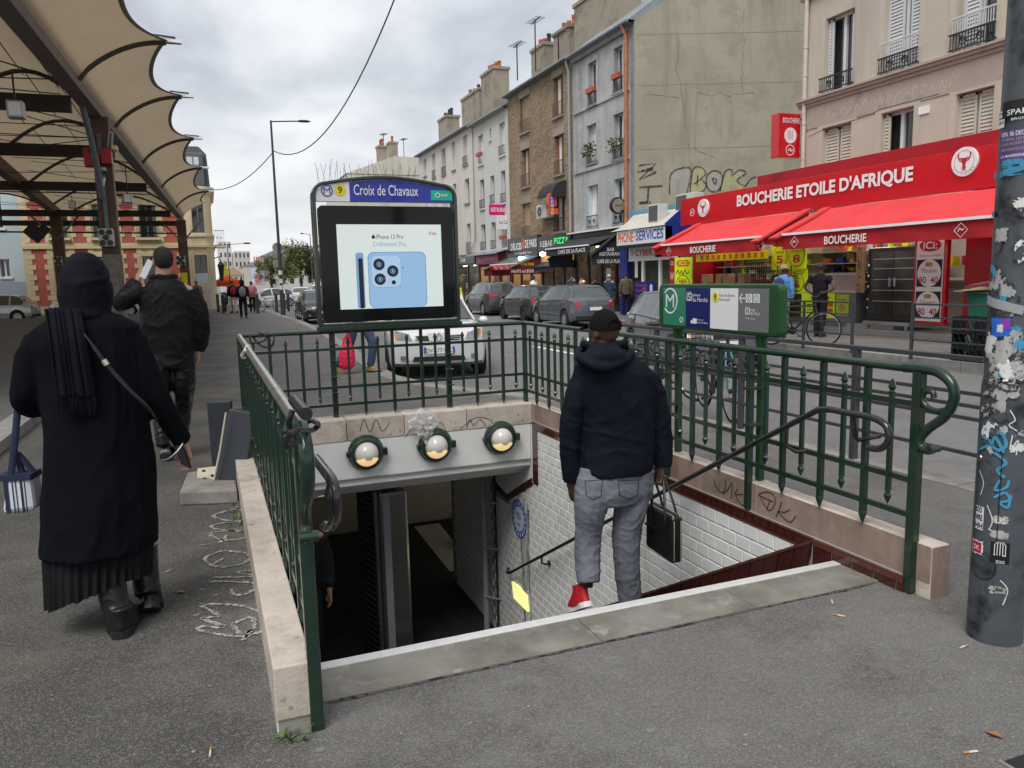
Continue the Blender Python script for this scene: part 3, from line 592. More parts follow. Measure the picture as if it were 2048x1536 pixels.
# lintel over the passage with three bulkhead lamps
lint = thing('lintel', 'white plastered concrete lintel over the metro stairs carrying three round lamps', 'lintel', (1.6, 7.3, 0))
prof = [(7.03, .043), (7.03, -.315), (7.045, -.325), (7.045, -.385), (7.3, -.52), (7.95, -.52), (7.95, .043)]
b = MB(); b.loft([[V((x, y, z)) for y, z in prof] for x in (.265, 2.944)], True, True, 0, False); b.build('beam', mt('white_plaster'), lint, bevel=.006)
MB().box(.27, 2.94, 7.02, 7.031, -.322, -.312).build('drip_edge', mt('kerb_stone'), lint)
lamps_px = [(735, 908), (875, 893), (1006, 878)]
LBL = ['left', 'middle', 'right']
for (px, py), lb in zip(lamps_px, LBL):
    c = PY(px, py, 6.93); c = V((c.x, 7.029, c.z))
    t = thing('bulkhead_lamp', 'round green cast iron lamp with frosted dome, %s of the three on the lintel' % {'left': 'leftmost', 'middle': 'middle one', 'right': 'rightmost'}[lb], 'lamp', c, 'lamps on the metro lintel')
    ax = V((0, -1, 0))
    MB().lathe(c, ax, [(.165, 0), (.168, .03), (.15, .05), (.147, .075), (.128, .085), (.118, .08), (.105, .055)], 36).build('housing', mt('green_iron'), t)
    MB().box(c.x+.145, c.x+.195, 6.955, 7.02, c.z-.035, c.z+.035).build('hinge', mt('green_iron'), t, bevel=.006)
    MB().box(c.x-.185, c.x-.145, 6.965, 7.02, c.z-.02, c.z+.02).build('latch', mt('green_iron'), t, bevel=.006)
    dm = MB(); n = 28; prof2 = [(.112*math.cos(a), .055+.115*math.sin(a)) for a in [i*PI/2/9 for i in range(10)]]
    tilt = V((0, -1, -.1)).normalized()
    dm.lathe(c, tilt, prof2, n); dome = dm.build('dome', mt('lamp_glass'), t)
    gl = MB()                                           # the lit bulb seen low through the glass
    rows = [[c+V((.116*math.cos(a)*math.sin(u), -.055-.119*math.cos(u)*math.cos(.0), .0))+V((0, -.0, -.116*math.sin(a)*math.sin(u)-.008)) for a in [PI*(.12+.76*i/10) for i in range(11)]] for u in (.42, .62, .85, 1.1, 1.35)]
    gl.loft(rows, False, False); gl.build('lit_bulb', mt('lamp_glow'), dome)
# plumbing and fittings inside
pp = thing('drain_pipe', 'grey vertical pipe at the foot of the tiled stair wall', 'pipe', (2.83, 8.2, FZ))
MB().tube([(2.83, 8.2, FZ), (2.83, 8.2, -.5)], .035, 10).build('pipe', mt('pipe_grey'), pp); MB().tube([(2.92, 8.05, FZ), (2.92, 8.05, -.5)], .012, 6).build('conduit', mt('dark_metal'), pp)
for z in (-2.2, -1.6, -1.05): MB().bar((2.8, 8.18, z), (2.955, 8.0, z), .02, .02).build('clip', mt('pipe_grey'), pp)
col = thing('steel_column', 'brushed steel ticket passage column standing at the bottom of the stairs', 'steel column', (1.62, 8.1, FZ))
MB().box(1.55, 1.86, 7.86, 8.2, FZ, -.72).build('cladding', mt('stainless'), col, bevel=.03)
MB().box(1.585, 1.66, 7.855, 7.86, FZ, -.75).build('cover_strip', mt('pipe_grey'), col); MB().box(1.5, 1.54, 7.9, 8.1, FZ, -.72).build('edge', mt('stainless'), col)
MB().box(1.6, 1.75, 7.95, 8.15, -.72, -.45).build('motor_box', mt('dark_metal'), col)
for k in range(26): MB().bar((1.5, 7.9, -.8-k*.07), (1.4, 8.05, -.74-k*.07), .012, .02).build('shutter_slat', mt('black_rail'), col)
MB().box(1.36, 1.5, 8.06, 8.12, FZ, -.6).build('shutter_guide', mt('sign_black'), col)
tag(MB().bar((-.2, 7.75, -.72), (2.85, 7.95, -.6), .018, .018).build('cable_run', mt('pipe_grey')), 'thin conduit crossing the passage under the lintel', 'conduit')
tc_ = thing('tactile_strip', 'pale yellow studded strip on the dark passage floor', 'floor strip', (3.1, 11, FZ))
MB().hexa([V(p) for p in [(3.02, 12.4, FZ+.004), (2.98, 10.2, FZ+.004), (3.36, 10.2, FZ+.004), (3.46, 12.4, FZ+.004), (3.02, 12.4, FZ+.01), (2.98, 10.2, FZ+.01), (3.36, 10.2, FZ+.01), (3.46, 12.4, FZ+.01)]]).build('mat', mt('tactile'), tc_)
sb = MB()
for i in range(26):
    for j in range(4): sb.lathe((3.06+j*.09+.004*i/3, 10.3+i*.08, FZ+.01), (0, 0, 1), [(.018, 0), (.012, .008)], 6)
tag(sb.build('studs', mt('tactile'), tc_), kind='stuff')
bn = thing('litter_bin', 'small dark round bin on the passage floor', 'bin', (3.55, 11.2, FZ))
MB().lathe((3.55, 11.2, FZ), (0, 0, 1), [(.15, 0), (.2, .1), (.21, .5), (.19, .56), (.1, .62)], 18).build('drum', mt('black_plastic'), bn); MB().lathe((3.55, 11.2, FZ+.42), (0, 0, 1), [(.213, 0), (.213, .03)], 18).build('band', mt('chrome'), bn)
bw = MB(); k = 0
for r in range(24):
    for c in range(46):
        x = -1.1+.16*c+(.08 if r % 2 else 0); bw.add([V((x+p.y*1.15, 12.598+(p.x), FZ+.02+r*.088+p.z)) for p in t0.v], [f[::-1] for f in t0.f])
tag(bw.build('passage_tiling', mt('dim_tile')), 'cream tiles on the far wall of the passage, coloured for dim light', 'tiling', kind='stuff')
# round blue sticker and lit yellow panel on the tiles
wf = Fr((2.943, 0, 0), (0, -1, 0)); stk = thing('round_notice', 'round blue and white notice stuck on the white tiles', 'sticker', (2.943, 7.38, -1.03))
MB().disc(wf, -7.38, -1.05, .21, 0, .002, 36).build('disc', mt('blue_sticker'), stk); MB().disc(wf, -7.38, -1.05, .135, .002, .004, 30).build('centre', mt('sign_white'), stk)
mk = MB()
for k in range(4): mk.ring(wf, -7.38+.0, -1.07, .02+.022*k, .03+.022*k, .004, .005, 14, a0=.5, a1=2.6)
mk.fbox(wf, -7.42, -7.34, -1.12, -1.1, .004, .005); mk.build('pictogram', mt('blue_sticker'), stk)
wr = MB()
for k in range(18):
    a = .4+k*PI*2/18; wr.fbox(wf.at(-7.38+.172*math.cos(a), -1.05+.172*math.sin(a)), -.008, .008, -.018, .018, .002, .004)
tag(wr.build('ring_lettering', mt('sign_white'), stk), kind='stuff')
ys_ = thing('lit_panel', 'glowing yellow light panel low on the tiled stair wall', 'light panel', (2.94, 7.2, -1.8))
MB().prism(wf, [(-PXX(x, y, 2.943).y, PXX(x, y, 2.943).z) for x, y in ((1025, 1163), (1029, 1196), (1057, 1224), (1056, 1192), (1038, 1172))], 0, .012).build('glow_face', mt('yellow_glow'), ys_)
# handrails
hr = thing('handrail', 'black tube handrail running down the tiled right wall', 'handrail', (2.86, 3, .8))
hp = curve3([(2.86, 2.70, .665), (2.86, 2.63, .675), (2.86, 2.585, .72), (2.86, 2.6, .785), (2.86, 2.68, .812), (2.86, 2.82, .812), (2.86, 2.94, .812)], 5)
hp = hp+[V((2.86, 3.02, .80)), V((2.86, 3.1, .757)), V((2.86, 7.45, -1.66)), V((2.86, 7.55, -1.70)), V((2.9, 7.62, -1.68))]
MB().tube(hp, .0165, 12).build('rail', mt('black_rail'), hr)
for y, z in ((3.25, .665),): MB().tube([(2.86, y, z), (2.86, y-.0, z-.1), (2.9, y-.03, z-.13), (2.985, y-.05, z-.13)], .011, 8).build('bracket', mt('black_rail'), hr)
MB().tube([(2.86, 2.8, .805), (2.88, 2.8, .7), (2.9, 2.8, .68), (2.99, 2.75, .7)], .012, 8).build('bracket', mt('black_rail'), hr)
for y in (4.6, 5.6, 6.6):
    z = .757-.5556*(y-3.1); MB().tube([(2.86, y, z), (2.86, y, z-.07), (2.9, y, z-.09), (2.95, y, z-.085)], .011, 8).build('bracket', mt('black_rail'), hr); MB().disc(wf, -y, z-.085, .03, 0, .006, 14).build('rosette', mt('black_rail'), hr)
h2 = thing('handrail', 'worn black handrail end inside the left railing scroll', 'handrail', (.38, 2.6, .8))
hp = [PXX(x, y, .36) for x, y in ((632, 918), (645, 935), (664, 962), (671, 1000), (669, 1040), (659, 1056), (650, 1052))]
hp = [V((.33, 5.0, hp[0].z-1.25)), V((.34, 3.2, hp[0].z-.05))]+curve3(hp, 4)
MB().tube(hp, .02, 12).build('rail', mt('black_rail'), h2); MB().tube([hp[9]+V((0, 0, -.02)), hp[9]+V((-.01, .05, -.08)), hp[9]+V((-.1, .06, -.09))], .011, 8).build('bracket', mt('black_rail'), h2)
# ------------------------------------------------------------------ green railing
rail = thing('entrance_railing', 'dark green wrought iron railing on three sides of the metro stairs', 'railing', (1.6, 5, .25))
RX0, RX1, RYB, RYF = .25, 2.96, 7.16, 2.52
ZT, Z2, Z3, Z4 = 1.05, .89, .535, .37
GI = mt('green_iron')
rl = lambda a, b, w, h, nm='cross_rail', m=GI: MB().bar(a, b, w, h).build(nm, m, rail)
def toprail(pts, m, nm='top_rail'): MB().tube(pts, .024, 12, flat=.85).build(nm, m, rail)
toprail([(RX1, RYF, ZT), (RX1, RYB, ZT)], GI); toprail([(RX1, RYB, ZT), (RX0, RYB, ZT)], GI); toprail([(RX0, RYB, ZT), (RX0, RYF, ZT)], mt('steel_rail'))
for z in (Z2, Z3, Z4):
    rl((RX1, RYF, z), (RX1, RYB, z), .016, .026); rl((RX0, RYB, z), (RX1, RYB, z), .016, .026); rl((RX0, RYF, z), (RX0, RYB, z), .016, .026)
def spear(b, p, z, s):
    b.lathe(p+V((0, 0, z)), (0, 0, s), [(.009, 0), (.016, .006), (.011, .014), (.02, .028), (.012, .05), (.002, .07)], 6)
def full_mesh(z0=.27):
    b = MB(); b.box(-.0135, .0135, -.0135, .0135, z0+.03, ZT-.02); b.lathe((0, 0, z0+.05), (0, 0, -1), [(.012, 0), (.021, .018), (.012, .045), (.002, .07)], 6); return b
def short_mesh():
    b = MB(); b.box(-.01, .01, -.01, .01, .455, .93); spear(b, V((0, 0, 0)), .925, 1); spear(b, V((0, 0, 0)), .46, -1); return b
fm = full_mesh().mesh('baluster', GI, None, org=(0, 0, 0)); sm_ = short_mesh().mesh('spear_bar', GI, None, org=(0, 0, 0))
def post(x, y, z0, w=.02): MB().box(x-w, x+w, y-w, y+w, z0, ZT).build('post', GI, rail, bevel=.003)
for k in range(1, 16):
    y = RYF+.2903*k
    for X in (RX0, RX1):
        if X == RX1 and k in (4, 7): MB().box(X-.018, X+.018, y-.018, y+.018, .085, ZT).build('post', GI, rail, bevel=.003)
        else: piece('baluster', fm, (X, y, 0), rail)
for k in range(16):
    for X in (RX0, RX1): piece('spear_bar', sm_, (X, RYF+.145+.2903*k, 0), rail)
for k in range(10):
    x = RX0-.02+.2775*k+.27
    if k < 9 and k not in (2, 6): piece('baluster', fm, (x, RYB, 0), rail)
    piece('spear_bar', sm_, (x-.139, RYB, 0), rail)
for X, z0 in ((RX0, .0), (RX1, .0)): MB().box(X-.022, X+.022, RYF-.022, RYF+.022, z0, ZT-.01).build('post', GI, rail, bevel=.004)
post(RX0, RYB, .25); post(RX1, RYB, .25)
for X in (RX0, RX1):
    sp = curve3([(X, 2.6, 1.052), (X, 2.5, 1.055), (X, 2.42, 1.045), (X, 2.355, 1.0), (X, 2.345, .93), (X, 2.385, .855), (X, 2.455, .795), (X, 2.5, .74), (X, 2.495, .70), (X, 2.46, .69), (X, 2.43, .703)], 5)
    n = len(sp); MB().tube(sp, [.025-.006*i/n for i in range(n)], 12).build('scroll', mt('green_worn') if X == RX0 else GI, rail)
    cu_ = curve3([(X, 2.36, .895), (X, 2.42, .875), (X, 2.475, .885), (X, 2.5, .92), (X, 2.485, .955), (X, 2.45, .955), (X, 2.44, .93)], 5)
    MB().tube(cu_, .014, 10).build('scroll_curl', GI, rail)
    MB().tube([(X-.03, 2.43, .703), (X+.03, 2.43, .703)], .017, 12).build('scroll_roll', GI, rail)
# bands tying the sign posts to the railing
for x in (1.06, 2.17):
    for z in (.93, .78, .63, .48): MB().box(x-.032, x+.032, RYB-.02, RYB+.07, z-.006, z+.006).build('clamp', GI, rail, bevel=.002)
for y in (3.68, 4.55):
    for z in (.82, .6): MB().box(RX1-.03, RX1+.1, y-.03, y+.03, z-.009, z+.009).build('clamp', GI, rail, bevel=.002)
# cables left on the rail
def loop_lock(name, lab, pts, r, m, extra=None):
    t = thing(name, lab, 'bike lock', pts[0]); MB().tube(curve3(pts, 5), r, 8).build('cable', mt(m), t)
    if extra: MB().tube(extra, .019, 10).build('lock_barrel', mt('black_plastic'), t)
q = lambda x, y, X: PXX(x, y, X)
loop_lock('cable_lock', 'black coiled bike lock hanging from the left rail by the scroll', [q(585, 820, .21), q(578, 850, .2), q(592, 868, .24), q(618, 842, .3), q(636, 848, .31), q(625, 860, .29), q(590, 862, .2), q(570, 885, .18), q(575, 893, .19), q(600, 880, .23)], .009, 'black_plastic', [q(588, 800, .24), q(612, 828, .24)])
loop_lock('cable_lock', 'thin black cable lock looped over the back rail near the corner', [q_ for q_ in [PY(500, 672, 7.12), PY(503, 686, 7.1), PY(530, 680, 7.1), PY(527, 668, 7.12), PY(505, 670, 7.2), PY(520, 690, 7.1), PY(540, 695, 7.1), PY(548, 680, 7.1), PY(545, 668, 7.16), PY(530, 666, 7.16)]], .009, 'black_plastic')
loop_lock('wire_loop', 'white wire looped round the steel rail near the corner', [PXX(490, 700, .2), PXX(482, 712, .21), PXX(490, 718, .28), PXX(500, 705, .3), PXX(503, 695, .3), PXX(494, 692, .25), PXX(484, 716, .2), PXX(500, 712, .3)], .007, 'white_paint')
# ================================================================== SIGNS
# --- station sign with advertising screen on two posts above the back railing
SG = thing('station_sign', 'tall dark green station sign with blue header and lit phone advert on two posts', 'station sign', (1.6, 7.2, .25))
sf = Fr((0, 7.09, 0), (1, 0, 0))
def rr(x0, x1, y0, y1, r, arch=0, n=6, rb=None):
    rb = r if rb is None else rb; P = []
    for cx_, cy_, q, a in ((x1-rb, y0+rb, rb, -PI/2), (x1-r, y1-r, r, 0)):
        P += [(cx_+q*math.cos(a+PI/2*k/n), cy_+q*math.sin(a+PI/2*k/n)) for k in range(n+1)]
    P += [(x1-r-(x1-x0-2*r)*k/10, y1+arch*math.sin(PI*k/10)) for k in range(1, 10)] if arch else []
    for cx_, cy_, q, a in ((x0+r, y1-r, r, PI/2), (x0+rb, y0+rb, rb, PI)):
        P += [(cx_+q*math.cos(a+PI/2*k/n), cy_+q*math.sin(a+PI/2*k/n)) for k in range(n+1)]
    return P
O = rr(.935, 2.275, 1.095, 2.385, .13, .06, rb=.03); I = rr(.968, 2.242, 1.125, 2.358, .105, .057, rb=.02)
b = MB(); rings = [[sf(u, v, w) for u, v in P] for P, w in ((I, -.13), (O, -.13), (O, .0), (I, .0), (I, -.13))]
b.loft(rings, True, False, 0, False); b.build('frame', mt('sign_frame'), SG, bevel=.008)
MB().fbox(sf, .93, 2.28, 1.06, 1.1, -.15, .02).build('base_bar', mt('green_iron'), SG, bevel=.004)
HD = rr(.972, 2.238, 2.212, 2.353, .1, .057, rb=.006)
def clip(P, a, b): return [(min(max(u, a), b), v) for u, v in P]
hb = MB().prism(sf, HD, -.08, -.02).build('header', mt('sign_blue'), SG)
ux = lambda px: PY(px, 380, 7.1).x
MB().prism(sf, clip(HD, .972, ux(699)), -.02, -.016).build('header_white', mt('sign_white'), hb)
b = MB(); b.fbox(sf, ux(862), 2.232, 2.235, 2.325, -.02, -.016); b.build('header_teal', mt('sign_teal'), hb)
h3 = sf.at(0, 0, -.014)
def P2(px, py, Y=7.1): p = PY(px, py, Y); return p.x, p.z
cx_, cz_ = P2(654, 381); MB().ring(h3, cx_, cz_, .043, .052, 0, .002).build('metro_ring', mt('sign_blue'), hb); text_into(MB(), h3, 'M', cx_-.03, cx_+.03, cz_-.026, cz_+.026, .001, .0).build('metro_letter', mt('sign_blue'), hb)
cx_, cz_ = P2(680, 380); MB().disc(h3, cx_, cz_, .05, 0, .002).build('line_disc', mt('sign_yellow'), hb); text_into(MB(), h3, '9', cx_-.018, cx_+.018, cz_-.03, cz_+.03, .003, .012).build('line_number', mt('sign_black'), hb)
a = P2(708, 392); c = P2(836, 370); lettering(hb, h3, 'Croix de Chavaux', a[0], c[0], a[1]+.008, c[1]-.006, mt('sign_white'), .002, .005)
cx_, cz_ = P2(875, 385); cz_ = 2.28; MB().ring(h3, cx_, cz_, .017, .024, .002, .003, 20).build('emblem', mt('sign_white'), hb); lettering(hb, h3, 'RATP', cx_+.035, cx_+.1, cz_-.012, cz_+.012, mt('sign_white'), .003)
SB = rr(.985, 2.225, 1.135, 2.175, .035)
sb_ = MB().prism(sf, SB, -.1, -.005).build('screen_box', mt('screen_bezel'), SG, bevel=.006)
d0, d1 = P2(668, 443), P2(884, 610); U0, U1, V1, V0 = d0[0], d1[0], 2.01, 1.25
U0, U1 = 1.135, 2.105
MB().fbox(sf, U0, U1, V0, V1, -.005, -.002).build('display', mt('screen_lit'), sb_)
s3 = sf.at(0, 0, -.002)
def F(px, py):      # place inside the lit display, as fractions of it
    return U0+(U1-U0)*(px-668)/(884-668), V1-(V1-V0)*(py-443)/(612-443)
a, c = F(746, 472), F(803, 463); 
lettering(sb_, s3, 'iPhone 13 Pro', a[0], c[0], a[1], c[1], mt('sign_black'), .001, .0); a, c = F(740, 487), F(810, 477); lettering(sb_, s3, "L'infiniment Pro.", a[0], c[0], a[1], c[1], mt('screen_blue2'), .001, .0)
a = F(741, 468); b = MB(); b.disc(s3, a[0], a[1], .016, 0, .001, 16); b.disc(s3, a[0]+.004, a[1]+.022, .005, 0, .001, 8); b.build('fruit_mark', mt('sign_black'), sb_)
a, c = F(858, 463), F(874, 458); lettering(sb_, s3, 'free', a[0], c[0], a[1]-.006, c[1]+.006, mt('screen_red'), .001, .01, .3)
def fr_rect(n, p, q, r, m, w):
    (x0, y1), (x1, y0) = F(*p), F(*q); MB().prism(s3, rr(x0, x1, y0, y1, r), 0, w).build(n, mt(m), sb_)
fr_rect('phone_side', (703, 499), (719, 611), .02, 'screen_blue2', .001); fr_rect('phone_screen', (708, 510), (717, 611), .012, 'screen_dark', .002)
fr_rect('phone_rim', (727, 498), (849, 611.5), .055, 'screen_blue2', .001); fr_rect('phone_back', (729, 500), (847, 611.3), .053, 'screen_blue', .0015)
fr_rect('camera_bump', (733, 504), (796, 570), .05, 'screen_blue2', .002); fr_rect('camera_plate', (734, 505), (795, 569), .05, 'screen_pale', .0022)
for px, py in ((750, 523), (778, 537), (751, 553)):
    u, v = F(px, py); L_ = MB().disc(s3, u, v, .062, .002, .003).build('lens_rim', mt('screen_pale'), sb_); MB().disc(s3, u, v, .053, .003, .004).build('lens', mt('screen_dark'), L_); MB().ring(s3, u, v, .018, .024, .004, .0045, 20).build('lens_ring', mt('screen_blue2'), L_); MB().fbox(s3, u-.006, u+.006, v-.012, v+.012, .004, .0045).build('glint', mt('screen_blue'), L_)
for px, py, m, r in ((779, 515, 'screen_pale', .022), (779, 560, 'screen_dark', .02), (760, 552, 'screen_red', .012), (800, 530, 'screen_red', .008)):
    u, v = F(px, py); MB().disc(s3, u, v, r, .003, .004, 18).build('flash_dot', mt(m), sb_)
for x in (1.06, 2.17): MB().box(x-.024, x+.024, 7.19, 7.238, 0, 1.1).build('post', mt('green_iron'), SG, bevel=.004)
b = MB()
for k in range(34):
    x = .99+k*.027+random.uniform(-.008, .008); b.bar((x, 7.15, 2.36+.04*math.sin(min(1, k/20)*1.5)), (x+random.uniform(-.05, .05), 7.15+random.uniform(-.08, .03), 2.53+random.uniform(-.04, .05)), .0022, .0022)
tag(b.build('bird_spikes', mt('dark_metal'), SG), kind='stuff')
# --- direction sign box on the right railing
DS = thing('direction_sign', 'long green framed metro exit sign board on the right railing', 'metro sign', (3.05, 4.1, .25))
df = Fr((2.985, 0, 0), (0, -1, 0))
D = lambda px, py: (-PXX(px, py, 2.985).y, PXX(px, py, 2.985).z)
zd = lambda x, y: (1180+x/5.12, 560+y/5.12)
A, B_ = -4.72, -3.47
MB().prism(df, rr(A, B_, 1.125, 1.432, .04), -.06, 0).build('frame', mt('green_sign'), DS, bevel=.014)
pu = [D(*zd(x, 260))[0] for x in (757, 985, 1237, 1522, 1835)]
pv0, pv1 = 1.152, 1.405
for (a, b), m, nm in zip(zip(pu, pu[1:]), ('sign_green', 'sign_navy', 'sign_white', 'sign_grey'), ('panel',)*4): MB().fbox(df, a, b, pv0, pv1, 0, .004).build(nm, mt(m), DS)
d4 = df.at(0, 0, .004); WM = mt('sign_white')
def dr(zx, zy):     # within the panel
    u = D(*zd(zx, 260))[0]; f = (u-pu[0])/(pu[-1]-pu[0]); top, bot = 52-8*f, 462+66*f; return u, pv1-(pv1-pv0)*(zy-top)/(bot-top)
def dl(s, x0, x1, yt, yb, m=WM, bold=.0): (a, c), (b, d) = dr(x0, yb), dr(x1, yt); return lettering(DS, d4, s, a, b, c, d, m, .002, bold)
u, v = dr(825, 195); MB().ring(d4, pu[0]+.085, v, .078, .089, 0, .002, 36, a0=-2.45, a1=2.45).build('metro_ring', WM, DS); text_into(MB(), d4, 'M', pu[0]+.035, pu[0]+.135, v-.045, v+.045, .002, .0).build('metro_letter', WM, DS)
u, v = dr(942, 408); MB().ring(d4, u, v, .014, .019, 0, .002, 20).build('emblem', WM, DS)
b = MB(); (x0, y0), (x1, y1) = dr(997, 192), dr(1050, 105)
for q in ((x0, x1, y0, y0+.005), (x0, x1, y1-.005, y1), (x0, x0+.005, y0, y1), (x1-.005, x1, y0, y1)): b.fbox(d4, *q, 0, .002)
b.build('number_box', WM, DS); dl('5', 1010, 1038, 115, 182); dl('Sortie', 1000, 1048, 85, 98, bold=0); dl('place', 1060, 1135, 108, 150); dl('du Marché', 1060, 1210, 155, 200)
dl('Voyageurs', 1108, 1175, 398, 412, bold=0); dl('munis de billets', 1108, 1215, 428, 442, bold=0); b = MB(); (x0, y0), (x1, y1) = dr(1040, 445), dr(1100, 390); b.fbox(d4, x0, x0+.018, y0, y0+.02, 0, .002); b.fbox(d4, x0+.022, x1, y0, y1, 0, .002); b.build('ticket_pictogram', WM, DS)
u, v = dr(1290, 145); MB().disc(d4, u, v, .032, 0, .002).build('line_disc', mt('sign_yellow'), DS); text_into(MB(), d4, '9', u-.011, u+.011, v-.02, v+.02, .004, .01).build('line_number', mt('sign_black'), DS)
dl('Pont de Sèvres', 1330, 1490, 105, 138, mt('sign_grey'), .0); dl('Montreuil', 1330, 1435, 155, 182, mt('sign_grey'), .0)
u, v = dr(1565, 155); b = MB(); b.fbox(d4, u-.024, u+.028, v-.004, v+.004, 0, .002)
for s in (1, -1): b.stroke(d4, [(u-.026, v), (u, v+.028*s)], .008, .002)
b.build('arrow', WM, DS)
for x0, x1, s in ((1602, 1665, 'i'), (1680, 1742, '!')):
    (a, c), (e, f) = dr(x0, 200), dr(x1, 105); q = MB().fbox(d4, a, e, c, f, 0, .002).build('pictogram', WM, DS); MB().ring(d4, (a+e)/2, (c+f)/2, .017, .021, .002, .003, 18).build('ring', mt('sign_grey'), q); text_into(MB(), d4, s, (a+e)/2-.004, (a+e)/2+.004, (c+f)/2-.012, (c+f)/2+.012, .003, .01).build('mark', mt('sign_grey'), q)
b = MB(); (x0, y0), (x1, y1) = dr(1598, 330), dr(1645, 260)
for q in ((x0, x1, y0, y0+.004), (x0, x1, y1-.004, y1), (x0, x0+.004, y0, y1), (x1-.004, x1, y0, y1)): b.fbox(d4, *q, 0, .002)
b.build('number_box', WM, DS); dl('2', 1612, 1634, 272, 318, bold=0); dl('Sortie', 1600, 1645, 240, 252, bold=0); dl('rue', 1652, 1695, 270, 292, bold=0); dl('de Paris', 1652, 1748, 300, 335, bold=0); dl('à 150 mètres', 1600, 1700, 365, 380, bold=0)
for y in (3.68, 4.55): MB().box(3.022, 3.062, y-.02, y+.02, .25, 1.13).build('post', mt('green_sign'), DS, bevel=.004); MB().lathe((3.035, y, 1.05), (0, 0, 1), [(.028, 0), (.036, .05), (.04, .08)], 12).build('socket', mt('green_sign'), DS)
# ================================================================== STREET FURNITURE
# --- stickered lamp column at the right
PCX, PCY, PR = 2.905, 2.06, .1
lc = thing('lamp_column', 'thick dark grey lamp column covered in stickers and torn paper, nearest the camera', 'lamp column', (PCX, PCY, 0))
MB().lathe((PCX, PCY, -.02), (.004, .0, 1), [(.1, 0), (.1, 1.05), (.094, 1.1), (.093, 4.6), (.06, 7)], 48).build('shaft', mt('pole_paint'), lc)
def pole_at(px, py):
    d = _ray(px, py); ox, oy = -PCX, -PCY; a = d.x*d.x+d.y*d.y; b = ox*d.x+oy*d.y; c = ox*ox+oy*oy-PR*PR; k = b*b-a*c
    if k < 0: p = CP+d*(-b/a)
    else: p = CP+d*((-b-math.sqrt(k))/a)
    return math.atan2(p.y-PCY, p.x-PCX), p.z
class PF:          # the column's skin as a drawing surface
    def __init__(s, px, py): s.a, s.z = pole_at(px, py)
    def __call__(s, u, v, w=0):
        z = s.z+v; r = (.1 if z < 1.07 else .0945)+.0012+w; a = s.a+u/.1; return V((PCX+r*math.cos(a), PCY+r*math.sin(a), z))
def sticker(px, py, w, h, m, name='sticker', rag=0, w0=0, rot=0):
    f = PF(px, py); n = 10; b = MB(); ca, sa = math.cos(rot), math.sin(rot)
    def pt(i, j):
        u, v = (i/n-.5)*w, (j/n-.5)*h
        if rag and (i in (0, n) or j in (0, n)): u += random.uniform(-rag, rag)*w; v += random.uniform(-rag, rag)*h
        return f(u*ca-v*sa, u*sa+v*ca, w0)
    P = [[pt(i, j) for i in range(n+1)] for j in range(n+1)]; b.loft(P, False, False); return b.build(name, mt(m), lc)
def ptext(px, py, s, w, h, m, w0=.0012, parent=None, bold=.01): return text_into(MB(), PF(px, py), s, -w/2, w/2, -h/2, h/2, w0, bold).build('lettering', mt(m), parent or lc)
def pstroke(pts, wd, m, name='paint_mark', w0=.0008):
    a0, z0 = pole_at(*pts[0]); f = PF(*pts[0]); q = []
    for p in pts: a, z = pole_at(*p); q.append(((a-a0)*.1, z-z0))
    return MB().stroke(f, curve(q, 5), wd, w0, jit=.15).build(name, mt(m), lc)
k = sticker(2035, 215, .13, .06, 'sign_black', w0=.0006); ptext(2034, 222, 'SPAM', .075, .02, 'sign_white', .002, k); ptext(2036, 236, 'BROS', .05, .009, 'sign_white', .002, k)
k = sticker(2000, 240, .04, .06, 'sign_white'); [ptext(2000, 228+9*i, 'xk#w%', .034, .013, 'sign_black', .001, k) for i in range(3)]
k = sticker(2022, 290, .11, .11, 'purple'); [ptext(2022, y, s, .09, h, m, .001, k, .005) for y, s, h, m in ((267, 'VEN. 06 DEC', .017, 'sign_white'), (278, 'GENERAL LEVY', .01, 'graf_yellow'), (287, 'LORD KOSSITY', .01, 'graf_yellow'), (298, 'DEMOLISHA DELUXE', .01, 'graf_yellow'), (311, 'LA MARBRERIE', .01, 'sign_white'))]
for p, w, m in (([(2005, 348), (2018, 330), (2040, 322), (2045, 335), (2020, 345), (2005, 348)], .022, 'tag_blue'),): pstroke(p, w, m)
random.seed(11)
for k in range(44):
    y = random.uniform(410, 900); x = random.uniform(1962, 2046)
    sticker(x, y, random.uniform(.012, .05), random.uniform(.012, .07), random.choice(['paper_torn', 'paper_torn', 'paper_white', 'tag_blue', 'paper_torn', 'pole_paint']), 'torn_paper', .16, random.uniform(0, .0006), random.uniform(-.6, .6))
for x, y, w, h in ((2000, 470, .05, .05), (1985, 560, .05, .07), (2010, 730, .13, .12), (1985, 700, .09, .08), (1995, 800, .06, .09), (2005, 780, .1, .06), (2025, 690, .06, .1), (2015, 580, .05, .05)): sticker(x, y, w, h, 'paper_torn', 'torn_paper', .1, .0004)
k = sticker(2000, 610, .17, .035, 'tape', 'tape', .03, .001, -.25)
k = sticker(1998, 655, .075, .065, 'blue_cartoon', 'cartoon_sticker', .08, .0012); sticker(2010, 648, .03, .04, 'purple2', 'patch', .1, .0016); sticker(1999, 657, .022, .03, 'paper_white', 'patch', .1, .0018)
for p, w in (([(1958, 900), (1966, 872), (1985, 862), (2005, 868), (2012, 890), (1998, 900), (1985, 890), (1992, 875), (2008, 905)], .012), ([(1990, 905), (2012, 925), (1995, 940), (2010, 955)], .012), ([(2000, 960), (1990, 980), (2012, 975), (2018, 960)], .01), ([(1988, 995), (2010, 985), (2018, 1000), (2000, 1005), (2015, 1015), (2022, 990)], .01)): pstroke(p, w, 'tag_blue', 'blue_tag')
